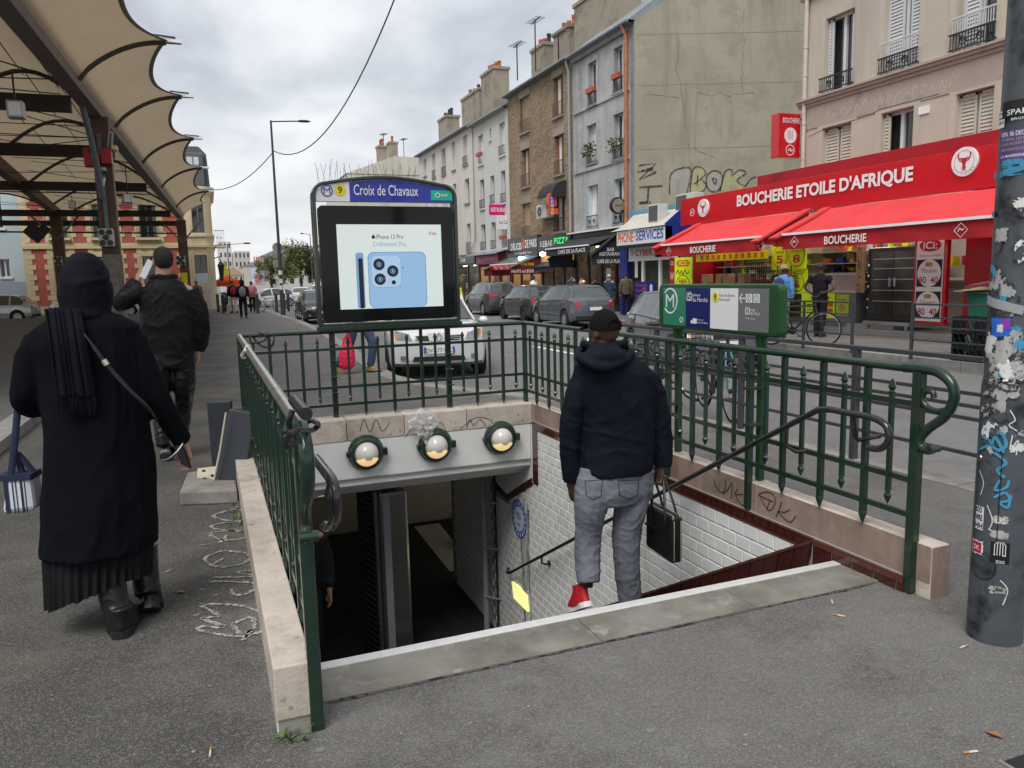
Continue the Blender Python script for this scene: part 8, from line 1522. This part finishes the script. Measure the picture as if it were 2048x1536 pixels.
# briefcase
bc = m(1327, 1062, -.03); BG = thing('briefcase', 'black leather briefcase with brass zips in the hand of the man on the stairs', 'briefcase', bc); a = math.radians(-94); bu = Fr(bc, (math.cos(a), math.sin(a), 0)); f2 = Fr(bc, (math.cos(a)*-1, -math.sin(a), 0))
b = MB(); b.prism(bu, rr(-.17, .17, -.15, .14, .025), -.036, .036); b.build('case', mt('leather_black'), BG, bevel=.016)
for w in (-.022, .022): MB().tube([bu(x, z, w) for x, z in ((-.172, -.13), (-.172, .1), (-.155, .138), (.155, .142), (.172, .1), (.172, -.13))], .0035, 6).build('zip', mt('zip'), BG)
hp_ = m(1316, 948, 0)
for w in (-.025, .025): MB().tube(curve3([bu(-.085, .02, w*1.55), bu(-.085, .14, w*1.5), hp_+V((-.03, -.0, .0)), hp_+V((.03, .0, .0)), bu(.085, .14, w*1.5), bu(.085, .02, w*1.55)], 6), .008, 8).build('handle', mt('leather_black'), BG)
MB().fbox(bu, -.16, -.02, .0, .012, .036, .046).build('front_strap', mt('leather_black'), BG); MB().fbox(bu, -.172, -.168, -.05, .08, -.02, .02).build('end_tab', mt('leather_black'), BG)
# ---------------------------------------------------------------- woman in black
YW = 3.72; f = lambda x, y, dy=0: PY(x, y, YW+dy)
WO = thing('person', 'woman in black headscarf, long black coat, pleated skirt and boots walking away', 'person', (-.5, YW, 0))
K_ = MB(); sil(K_, [(618, 132, 212, .09, 0), (630, 108, 238, .115, 0), (641, 82, 264, .13, 0), (654, 62, 281, .14, 0), (690, 58, 286, .15, 0), (740, 70, 290, .155, 0), (800, 80, 296, .155, .0), (860, 84, 302, .16, .0), (920, 82, 309, .17, .01), (1000, 79, 316, .18, .01), (1060, 77, 319, .185, .01), (1098, 76, 318, .19, .01)], f, 26)
limb(K_, [f(84, 676), f(66, 730), f(56, 788, .02), f(64, 806, .1), f(86, 808, .22)], [.066, .066, .062, .056, .048]); limb(K_, [f(260, 676), f(286, 740), f(316, 800, .02), f(345, 850, .07), f(366, 884, .1)], [.068, .066, .062, .054, .048])
garment('coat', K_, 'black_wool', WO, .01, 3, folds(.014, 4, .35))
hs = MB(); sil(hs, [(503, 158, 174, .02, .01), (508, 146, 190, .06, .01), (520, 132, 204, .095, .01), (540, 120, 215, .12, .01), (565, 115, 221, .13, 0), (590, 113, 225, .132, 0), (612, 116, 224, .13, 0), (630, 120, 222, .125, -.01), (640, 126, 216, .11, -.01)], f)
garment('headscarf', hs, 'scarf', WO, .009, 3, folds(.01, 5, .9))
# hanging scarf tail with pleats and fringe
rows = []
for i in range(25):
    t = i/24; py = 618+t*178; l, r = 88+26*t, 160+32*t; rows.append([f(l+(r-l)*k/40, py, -.135-.05*math.sin(min(1, t*2.2)*PI/2)-.009*math.cos(k*.5+t*1.1+1.5*math.sin(k*.21))-.004*math.cos(k*1.3+t*2)) for k in range(41)])
b = MB(); b.loft(rows, False, False); sc_ = b.build('scarf_tail', mt('scarf'), WO, smooth=True); md = sc_.modifiers.new('s', 'SOLIDIFY'); md.thickness = .006
b = MB()
for k in range(26): x = 116+k*3.0; b.tube([f(x, 795, -.19), f(x+random.uniform(-3, 3), 812, -.185), f(x+random.uniform(-4, 4), 828+random.uniform(-6, 8), -.18)], [.004, .0035, .002], 5)
tag(b.build('scarf_fringe', mt('scarf'), WO), kind='stuff')
st_ = [f(150, 645, -.15), f(178, 680, -.185), f(215, 730, -.195), f(255, 775, -.19), f(300, 820, -.13), f(318, 845, .0)]; P = curve3(st_, 6); MB().tube(P, [.007 if i < 8 else .012 for i in range(len(P))], 8, flat=.35).build('bag_strap', mt('leather_black'), WO); MB().tube([f(207, 720, -.212), f(214, 730, -.214)], .012, 8).build('buckle', mt('zip'), WO)
# pleated skirt
b = MB(); n = 300; rows = []; rp_ = random.Random(3); ph_ = [rp_.uniform(-.5, .5) for _ in range(64)]
for i in range(11):
    t = i/10; R_ = []
    for k in range(n):
        a = 2*PI*k/n; q = 38*a/(2*PI); jj = int(q); ft = q-jj; saw = (ft/.72 if ft < .72 else (1-ft)/.28)-.5; pl = (.004+.02*t)*saw*(1+ph_[jj % 64]); rx, ry = .226-.014*t+pl, .15+.03*t+pl
        c0 = f(199, 1062+t*106+9*t*math.sin(a*2+1)+5*t*ph_[jj % 64], .03); R_.append(c0+V((rx*math.cos(a)+.012*t*ph_[(jj*3) % 64], ry*math.sin(a), .045*math.cos(a)*t)))
    rows.append(R_)
b.loft(rows, True, False); b.build('pleated_skirt', mt('skirt'), WO, smooth=True)
B = MB(); face_head(B, f(168, 575, .02), (.05, 1, 0), .95); limb(B, [f(168, 600), f(170, 660), f(185, 800), f(190, 950)], [.055, .06, .11, .13]); limb(B, [f(170, 660), f(84, 685), f(45, 795, .02), f(75, 815, .24)], [.05, .04, .035, .025]); limb(B, [f(170, 660), f(262, 685), f(322, 812, .02), f(366, 886, .1)], [.05, .04, .035, .026]); limb(B, [f(190, 950), f(170, 1050), f(220, 1130, -.05), f(228, 1180, -.08)], [.12, .07, .045, .035]); limb(B, [f(190, 950), f(250, 1050, .1), f(290, 1110, .12), f(293, 1140, .1)], [.12, .07, .045, .035]); hand(B, f(366, 885, .1), (.2, .25, -1), (-.8, -.4, -.1), -1, .75)
garment('body', B, 'skin_light', WO, .0075, 2)
bt = MB(); so2 = MB(); limb(bt, [f(214, 1110, -.04), f(224, 1180, -.08), f(234, 1225, -.1), f(238, 1262, -.11)], [.06, .06, .056, .05]); shoe(bt, so2, f(240, 1279, -.18), (.12, 1, .0), (0, 0, 1), .28, .054, .13); limb(bt, [f(288, 1090, .1), f(291, 1150, .1), f(294, 1190, .06)], [.06, .058, .054]); shoe(bt, so2, f(296, 1216, .0), (.05, .8, -.62), (0, .62, .8), .27, .052, .13)
garment('boots', bt, 'leather_black', WO, .008, 2, folds(.003, 14, 1)); so2.build('boot_soles', mt('black_plastic'), WO)
ph = thing('smartphone', 'dark smartphone with a white cable in the hand of the woman in black', 'phone', f(370, 915, .08)); p0 = f(368, 912, .06); MB().bar(p0+V((-.02, .0, .055)), p0+V((.005, .04, -.055)), .07, .009, up=(.8, .5, .3)).build('body', mt('phone_dark'), ph); MB().tube(curve3([p0+V((.0, .0, .06)), f(362, 892, .02), f(352, 905, .0), f(335, 918, .05), f(318, 921, .12)], 5), .003, 6).build('cable', mt('white_paint'), ph)
tb = thing('tote_bag', 'white and navy striped canvas bag at the elbow of the woman in black', 'bag', f(38, 990, .1)); b = MB(); z0 = f(38, 1030, .1); fa = Fr(f(2, 1030, .05), (1, -.25, 0)); Wd = (f(76, 1030, .05)-f(2, 1030, .05)).x; Hh = f(2, 955, .05).z-fa.o.z
b.prism(fa, [(0, 0), (Wd, .01), (Wd*.98, Hh), (.03, Hh*.95)], -.1, 0); b.build('canvas', mt('bag_canvas'), tb, bevel=.02); [MB().fbox(fa, Wd*u, Wd*(u+w), .005, Hh*.96, .0, .004).build('stripe', mt('bag_navy'), tb) for u, w in ((.18, .12), (.42, .025), (.52, .02), (.66, .06), (.78, .02))]; MB().fbox(fa, 0, Wd, Hh*.9, Hh*1.05, -.1, .006).build('navy_band', mt('bag_navy'), tb); MB().tube([f(36, 812, .06), f(30, 880, .06), f(22, 950, .05), f(18, 1020, .045)], .014, 6, flat=.4).build('strap', mt('bag_navy'), tb); MB().tube(curve3([fa(.08, Hh, -.05), fa(Wd*.5, Hh+.09, -.05), fa(Wd*.95, Hh, -.05)], 6), .014, 6).build('handle', mt('bag_navy'), tb)
# ---------------------------------------------------------------- man on the phone
YP = 7.25; f = lambda x, y, dy=0: PY(x, y, YP+dy)
PM = thing('person', 'man in black bomber jacket holding a white phone to his ear, seen from behind', 'person', (-.3, YP, 0))
J = MB(); sil(J, [(552, 304, 350, .08, 0), (562, 296, 360, .1, 0), (576, 284, 378, .13, 0), (600, 276, 390, .145, 0), (640, 278, 392, .15, 0), (680, 288, 392, .15, 0), (698, 298, 391, .145, 0), (706, 301, 389, .14, 0)], f)
limb(J, [f(286, 580), f(262, 592, -.02), f(242, 606, .0), f(256, 585, .06), f(274, 562, .1)], [.085, .08, .075, .062, .055]); limb(J, [f(378, 580), f(396, 615), f(404, 650, .01), f(402, 680, .03), f(397, 700, .05)], [.085, .078, .068, .06, .052]); limb(J, [f(303, 556, .06), f(305, 552, -.04), f(327, 554, -.08), f(349, 552, -.04), f(351, 556, .06)], [.022]*5)
garment('bomber_jacket', J, 'bomber', PM, .011, 3, folds(.012, 5, .9)); sil_ = MB(); sil(sil_, [(697, 299, 391, .147, 0), (707, 301, 389, .147, 0)], f); sil_.build('waistband', mt('bomber'), PM, smooth=True)
P_ = MB(); sil(P_, [(695, 303, 389, .125, 0), (712, 304, 390, .13, 0), (735, 306, 390, .125, 0)], f); limb(P_, [f(322, 720), f(322, 760), f(322, 800, .06), f(322, 850, -.05), f(326, 893, -.12)], [.1, .095, .07, .06, .05]); limb(P_, [f(368, 720), f(368, 765), f(368, 812, .1), f(362, 870, .1), f(355, 912, .08)], [.1, .095, .072, .06, .05])
garment('leather_trousers', P_, 'leather_pants', PM, .011, 3, folds(.008, 6, 1.8))
B = MB(); hc = f(326, 522, .0); face_head(B, hc, (-.3, .95, -.15), 1.02); limb(B, [f(326, 535), f(327, 556), f(330, 600), f(345, 700)], [.06, .064, .11, .11]); limb(B, [f(330, 580), f(286, 582), f(243, 606), f(276, 560, .1)], [.06, .045, .038, .028]); limb(B, [f(330, 580), f(378, 582), f(404, 652, .01), f(396, 704, .05)], [.06, .045, .038, .028]); limb(B, [f(345, 700), f(322, 730), f(322, 800, .06), f(326, 890, -.12)], [.1, .07, .05, .035]); limb(B, [f(345, 700), f(368, 730), f(368, 812, .1), f(355, 910, .08)], [.1, .07, .05, .035]); hand(B, f(277, 559, .1), (.25, .25, .9), (.8, .4, -.2), -1, .8); hand(B, f(396, 702, .05), (-.05, .15, -1), (-1, .2, 0), -1, .6)
garment('body', B, 'skin_light', PM, .009, 2)
hr_ = MB(); ellipsoid(hr_, hc+V((.006, -.03, .024)), .08, .09, .1, 20, 12, -.85, 1); hr_.add([], []); garment('hair', hr_, 'hair_black', PM, .006, 2, lambda c: .0035*noise.noise(c*60)+.003*noise.noise(c*140))
us, so_ = MB(), MB(); shoe(us, so_, f(330, 905, -.16), (0, .75, -.65), (0, .65, .75), .29, .05, .11); shoe(us, so_, V((f(353, 920, .05).x, YP-.05, 0.0)), (.0, 1, 0), (0, 0, 1), .29, .05, .11); us.build('shoe_uppers', mt('leather_black'), PM, smooth=True); so_.build('shoe_soles', mt('sign_grey'), PM)
p0, p1 = f(285, 556, .06), f(302, 521, .06); ph = thing('smartphone', 'white smartphone held to the ear of the man in the bomber jacket', 'phone', p0); MB().bar(p0, p1, .07, .011, up=(.7, .6, .3)).build('body', mt('phone_white'), ph, bevel=.003)
# ---------------------------------------------------------------- other people
def ped(lab, loc, head, h=1.72, top='cloth_black', bot='cloth_black', skin='skin_mid', hair='hair_black', shoe_m='black_plastic', stride=.22, arms='swing', hat=None, pack=None, bag=None, coat=0, group='people on the street', hood=False, lean=0, voxel=.02, bare=False, helmet=None, legs_only=False):
    t = local_thing('person', lab, 'person', loc, math.atan2(head[1], head[0])-PI/2, group); s = h/1.75; t.scale = (s,)*3
    hp, kn = V((0, 0, .92)), .5
    la = [V((-.09, 0, .9)), V((-.1, stride*.75, .5)), V((-.1, stride*.55, .1))]; ra = [V((.09, 0, .9)), V((.1, -stride*.25, .5)), V((.1, -stride*1.2, .12))]
    sh = [V((-.19, 0, 1.42)), V((.19, 0, 1.42))]
    A = {'swing': ([(-.25, -.08, 1.15), (-.24, .1, .9)], [(.25, .02, 1.15), (.26, -.12, .92)]), 'hips': ([(-.36, -.06, 1.18), (-.2, .05, 1.0)], [(.38, -.08, 1.16), (.17, -.13, 1.05)]), 'front': ([(-.24, .06, 1.15), (-.12, .3, 1.1)], [(.24, .06, 1.15), (.12, .3, 1.08)]), 'down': ([(-.25, -.02, 1.15), (-.25, .04, .88)], [(.25, -.02, 1.15), (.25, .04, .88)]), 'up': ([(-.26, .0, 1.15), (-.26, .05, .9)], [(.27, .1, 1.2), (.15, .18, 1.45)])}[arms]
    A = [[V(p) for p in q] for q in A]
    B = MB(); face_head(B, (0, .02+lean, 1.62), (0, 1, -.05), .98); limb(B, [V((0, lean*.8, 1.58)), V((0, lean*.6, 1.45)), V((0, .01, 1.2)), V((0, 0, .95))], [.055, .06, .12, .12])
    for i, (L, k) in enumerate(((la, -1), (ra, 1))):
        limb(B, [V((0, 0, .95))]+L, [.1, .08, .055, .04]); limb(B, [V((0, lean*.6, 1.4)), sh[i], A[i][0], A[i][1]], [.06, .045, .036, .028]); d = (A[i][1]-A[i][0]).normalized(); hand(B, A[i][1], d, (-k, .2, 0), k, .5)
    garment('body', B, skin, t, max(.011, voxel*.6), 2)
    T = MB(); hem = .86-coat
    T.loft([ering((0, 0, z), rx, ry) for z, rx, ry in ((hem, .185+coat*.06, .135+coat*.05), (1.0, .18, .13), (1.2, .19, .135), (1.36, .2, .13), (1.45, .15, .1), (1.5, .075, .075))])
    for i in (0, 1): e = A[i][0]+(A[i][1]-A[i][0])*(.85 if not bare else -.35); limb(T, [sh[i]*1, A[i][0]*.999 if not bare else sh[i]*.6+A[i][0]*.4, e] if not bare else [sh[i], sh[i]*.5+A[i][0]*.5], [.075, .065, .052] if not bare else [.075, .07])
    if hood: ellipsoid(T, (0, -.01, 1.62), .115, .135, .15)
    garment('top', T, top, t, voxel, 2, folds(.016, 6, .8))
    P_ = MB(); P_.loft([ering((0, 0, z), rx, ry) for z, rx, ry in ((.82, .17, .12), (.9, .17, .125), (1.0, .165, .12))]); [limb(P_, L, [.1, .075, .062]) for L in (la, ra)]; garment('trousers', P_, bot, t, voxel, 3, folds(.006, 10, 1.2))
    for L, k in ((la, -1), (ra, 1)): us, so_ = MB(), MB(); up = stride > .1 and k == 1; shoe(us, so_, L[2]+V((0, -.06, -.1 if not up else -.07)), (0, 1, 0) if not up else (0, .8, -.5), (0, 0, 1) if not up else (0, .5, .8), .27, .048, .1); q = us.build('shoe', mt(shoe_m), t, smooth=True); so_.build('sole', mt('black_plastic'), q)
    if not hood:
        H_ = MB(); ellipsoid(H_, (0, .0, 1.645), .084, .105, .1, 16, 8, -.25, 1)
        if hat: H_.loft([ering((0, .0, z), r_, r_*1.15) for z, r_ in ((1.66, .13), (1.67, .09), (1.74, .085), (1.77, .05))])
        H_.build('hat' if hat else 'helmet' if helmet else 'hair', mt(hat or helmet or hair), t, smooth=True)
    if pack: b = MB(); ellipsoid(b, (0, -.2, 1.2), .16, .1, .24); garment('backpack', b, pack, t, .02, 2)
    if bag: b = MB(); ellipsoid(b, A[1][1]+V((.02, 0, -.25)), .12, .14, .2); garment('bag', b, bag, t, .02, 2, folds(.012, 12, 1))
    return t
def at_ground(px, py, Y=None, z=0): p = PG(px, py, z); return (p.x, p.y, z) if Y is None else (PY(px, py, Y).x, Y, z)
ped('person in black with grey backpack walking away down the pavement', at_ground(488, 636), (0, 1), 1.7, hood=True, pack='cloth_grey'); ped('person with red bag and beige trousers walking left of the backpack', at_ground(468, 624, 43), (-.2, 1), 1.7, bot='cloth_beige', pack='cloth_red'); ped('person in pink coat just right of the backpack', at_ground(506, 624, 43.5), (.1, 1), 1.65, top='cloth_pink', pack='cloth_pink')
ped('man in patterned fur jacket and pale trousers by the corner base', at_ground(396, 615, 46.8), (.3, -1), 1.75, top='cloth_plaid', bot='cloth_beige', arms='up', stride=.1)
pb = ped('person in blue jeans and tan shoes hidden behind the station sign', (2.28, 12.75, 0), (.75, -.65), 1.75, top='cloth_navy', bot='denim', shoe_m='suede', stride=.3, arms='down')
p = PY(694, 672, 12.6); PB2 = thing('shopping_bag', 'bright pink plastic shopping bag seen through the back railing', 'bag', p+V((0, 0, -.5))); b = MB(); b.loft([ering(PY(694, py, 12.6), w, w*.6, 16) for py, w in ((739, .06), (732, .125), (715, .135), (700, .12), (688, .07))]); garment('sack', b, 'pink_plastic', PB2, .012, 2, folds(.012, 16, 1)); [MB().tube([PY(694+dx, 692, 12.6), PY(694+dx*.8, 680, 12.6), PY(694, 668, 12.6)], .018, 6, flat=.4).build('handle', mt('pink_plastic'), PB2) for dx in (-8, 8)]
ped('man in blue shirt and hat with dark sling bag at the butcher', (13.0, 15.0, 0), (1, .25), 1.66, top='cloth_blue', bot='cloth_grey', hat='hat_straw', pack='cloth_navy', arms='down', skin='skin_dark', stride=.05); ped('man in black t-shirt with a hand on his hip at the counter', (12.95, 13.75, 0), (.95, .3), 1.68, arms='hips', skin='skin_dark', bare=True, stride=.08); ped('butcher in red cap and red top behind the counter', (15.9, 15.0, .12), (-1, 0), 1.6, top='cloth_red', hat='cloth_red', arms='front', stride=0, skin='skin_mid'); ped('worker in black with face mask behind the glass counter', (15.8, 15.9, .12), (-1, -.1), 1.62, arms='front', stride=0, skin='skin_dark')
ped('cyclist in grey helmet and navy jacket with blue hood by the cafe', (12.95, 23.6, 0), (.9, .45), 1.56, top='cloth_navy', bot='denim', helmet='helmet', arms='front', stride=.05, pack=None, skin='skin_light'); ped('man in olive brown jacket standing behind the cyclist', (14.6, 25.3, 0), (.3, 1), 1.6, top='cloth_brown', arms='down', stride=0); ped('man in blue jacket at the kebab shop counter', (14.6, 29.9, 0), (.9, .3), 1.62, top='cloth_navy', arms='front', stride=0, skin='skin_light'); ped('man in orange and black jacket at the kebab shop', (14.75, 29.3, 0), (.8, -.2), 1.55, top='jacket_orange', arms='front', stride=0, skin='skin_light'); ped('rider in white helmet waiting outside the cafe', (14.2, 28.0, 0), (.2, 1), 1.35, top='white_paint', helmet='white_paint', arms='down', stride=0); ped('person in black jacket outside the dark cafe door', (14.6, 27.8, 0), (-.3, 1), 1.48, arms='down', stride=0); ped('shopkeeper in white vest and black cap outside the fruit shop', (14.4, 33.6, 0), (-1, -.2), 1.58, top='white_paint', arms='down', stride=0, skin='skin_dark'); ped('person in yellow high visibility vest just right of the station sign', at_ground(912, 600, 30, RZ), (.4, 1), 1.6, top='hivis', arms='swing')
ped('dark clothed person climbing the stairs in the shadow at the left', (.62, 6.9, -2.15), (.0, -1), 1.7, top='cloth_black', bot='cloth_black', skin='skin_mid', hat='cloth_red', arms='down', stride=.12)
bpy.data.scenes.remove(TMP)
# ================================================================== SMALL DETAILS ON THE GROUND
gfz = Fr((0, 0, 0), (1, 0, 0), (0, 1, 0))
def gq(px, py): p = PG(px, py); return p.x, p.y
CK = thing('chalk_lettering', 'pale spray lettering on the asphalt along the left parapet', 'ground graffiti', (-.1, 4, 0))
zc_ = lambda x, y: (x/3.657, 880+y/3.657)
for L in ([(1800, 520), (1700, 515), (1580, 545), (1570, 565), (1650, 590), (1760, 595)], [(1800, 605), (1680, 605), (1560, 625), (1560, 650), (1680, 665), (1800, 680)], [(1820, 680), (1700, 665), (1560, 680), (1540, 700), (1640, 735), (1790, 720), (1820, 690)], [(1660, 700), (1600, 760)], [(1470, 770), (1540, 765)], [(1800, 830), (1640, 815), (1530, 850), (1500, 880), (1580, 930), (1740, 920), (1830, 870), (1800, 830)], [(1640, 870), (1560, 910)], [(1850, 960), (1720, 970), (1850, 1000), (1560, 1010)], [(1520, 1040), (1700, 1040), (1850, 1050), (1860, 1090), (1790, 1135), (1710, 1130), (1690, 1090)], [(1930, 1280), (1820, 1230), (1650, 1205), (1460, 1210)], [(1460, 1210), (1600, 1290), (1480, 1310), (1640, 1370), (1470, 1370), (1470, 1400), (1640, 1430), (1790, 1440), (1930, 1400)], [(1700, 1350), (1840, 1300), (1850, 1380), (1760, 1420), (1700, 1350)], [(1840, 1390), (1780, 1470)]):
    MB().stroke(gfz, curve([gq(*zc_(*p)) for p in L], 7), .022, .004, jit=.5).build('stroke', mt('chalk'), CK)
# weeds, leaves, cigarette ends, plastic bag
def butt(px, py, lab, r=0): p = PG(px, py); t = thing('cigarette_end', lab, 'litter', p, 'cigarette ends'); d = V((math.cos(r), math.sin(r), 0)); MB().tube([p+V((0, 0, .005)), p+d*.03+V((0, 0, .005))], .0036, 6).build('paper', mt('butt'), t); MB().tube([p+d*.03+V((0, 0, .005)), p+d*.05+V((0, 0, .005))], .0037, 6).build('filter', mt('butt_orange'), t)
for a in ((528, 1298, 'cigarette end beside the left parapet', .2), (1690, 1235, 'cigarette end nearest the front right post', 2.2), (1665, 1208, 'cigarette end in front of the top step at right', .9), (1955, 1505, 'cigarette end in the bottom right corner', 2.9), (330, 1146, 'cigarette end near the boots of the woman', .6), (1920, 1298, 'cigarette end beside the foot of the sticker column', .1), (420, 1515, 'cigarette end at the bottom left of the pavement', 1.5)): butt(*a)
def leafy(px, py, lab, m='dry_leaf', n=1): 
    p = PG(px, py); t = MB(); rnd = random.Random(px)
    a = rnd.uniform(0, 6); d, e = V((math.cos(a), math.sin(a), .1))*.03, V((-math.sin(a), math.cos(a), .25))*.018; p += V((0, 0, .006)); t.add([p-d, p+e, p+d, p-e+V((0, 0, .012))], [(0, 1, 2), (0, 2, 3)]); tag(t.build('fallen_leaf', mt(m)), lab, 'leaf', 'fallen leaves')
for i, (px, py) in enumerate(((360, 1186), (490, 1050), (492, 1064), (487, 1020), (500, 1110), (1988, 1472))): leafy(px, py, ['curled brown leaf alone on the asphalt', 'brown leaf against the left parapet', 'orange leaf under the chalk lettering', 'yellow leaf by the plinth', 'brown leaf halfway along the parapet', 'pale leaf at the lower right'][i], 'dry_leaf')
wd = thing('weed', 'tuft of green weeds at the front foot of the left parapet', 'weed', (.18, 2.5, 0)); rnd = random.Random(4)
for k in range(34):
    p = PG(570+rnd.uniform(-12, 40), 1478+rnd.uniform(-8, 6)); a = rnd.uniform(0, 6.3); d = V((math.cos(a), math.sin(a), rnd.uniform(.3, 1.2)))*rnd.uniform(.015, .05); s = V((-math.sin(a), math.cos(a), 0))*.006; MB().add([p, p+d*.6+s, p+d, p+d*.6-s], [(0, 1, 2, 3)]).build('blade', mt('weed'), wd)
w2 = thing('weed', 'small weeds between the plinth and the left parapet', 'weed', (.1, 5.5, 0))
for k in range(30): p = V((.1+rnd.uniform(-.05, .01), 5.2+rnd.uniform(-.3, .4), 0)); a = rnd.uniform(0, 6.3); d = V((math.cos(a), math.sin(a), rnd.uniform(.4, 1.2)))*rnd.uniform(.02, .05); s = V((-math.sin(a), math.cos(a), 0))*.008; MB().add([p, p+d*.6+s, p+d, p+d*.6-s], [(0, 1, 2, 3)]).build('blade', mt('weed' if k % 3 else 'leaf_yellow'), w2)
b = MB(); rnd = random.Random(2); c = PY(846, 836, 7.0)
rows = []
for i in range(13):
    t = i/12; rows.append([c+V((math.cos(2*PI*k/20)*(.02+.11*math.sin(PI*min(1, t*1.15))**.8)*(1+rnd.uniform(-.3, .3)), -.03+math.sin(2*PI*k/20)*.05*(1+rnd.uniform(-.4, .4)), .1-.33*t+rnd.uniform(-.01, .01))) for k in range(20)])
b.loft(rows, True, False, 0, False); tag(b.build('plastic_bag', mt('clear_plastic')), 'crumpled clear plastic bag hung on the back parapet', 'plastic bag')
# grit: pale chips and chewing gum over the asphalt
rnd = random.Random(8); b = MB()
for k in range(900):
    y = 1.2+rnd.random()**1.6*14; x = rnd.uniform(-.62*y-.3, min(4.6, .9*y+1.2))
    if .1 < x < 3.3 and 2.4 < y < 7.4: continue
    s = rnd.uniform(.002, .006)*(1+.05*y); a = rnd.uniform(0, 6); b.add([(x+s*math.cos(a+q), y+s*math.sin(a+q), .0025+s*.3*(j % 2)) for j, q in enumerate((0, 1.3, 2.6, 4, 5.2))], [(0, 1, 2, 3, 4)])
tag(b.build('grit', mt('concrete')), 'pale grit and chips scattered over the asphalt', 'grit', kind='stuff')
b = MB()
for k in range(110):
    y = 1.4+rnd.random()**1.3*10; x = rnd.uniform(-.6*y, min(4.4, .9*y+1))
    if .05 < x < 3.35 and 2.4 < y < 7.4: continue
    s = rnd.uniform(.008, .02); n = 9; b.add([(x+s*(1+rnd.uniform(-.25, .25))*math.cos(q*2*PI/n), y+s*(1+rnd.uniform(-.25, .25))*math.sin(q*2*PI/n), .002) for q in range(n)], [tuple(range(n))])
tag(b.build('gum_spots', mt('asphalt_pale') if 'asphalt_pale' in MT else M('asphalt_pale', (.165, .16, .15), .9, var=.1, spec=.2)), 'flattened chewing gum spots on the pavement', 'gum', kind='stuff')

gr = thing('step_seam', 'dark dirt seam where the asphalt meets the top step', 'dirt seam', (1.6, 2.66, 0)); rg = random.Random(6)
MB().stroke(gfz, [(.3+rg.uniform(-.01, .01)+.1*k, 2.662+rg.uniform(-.006, .004)) for k in range(27)], .014, .003, jit=.7).build('seam', mt('grime'), gr)
p = PG(2046, 1524); cv = thing('cover_plate', 'corner of a dark metal cover plate at the bottom right', 'cover plate', p); MB().box(p.x-.06, p.x+.5, p.y-.5, p.y+.02, .001, .006).build('plate', mt('dark_metal'), cv); MB().box(p.x-.07, p.x-.06, p.y-.5, p.y+.03, .001, .007).build('rim', mt('kerb_stone'), cv)
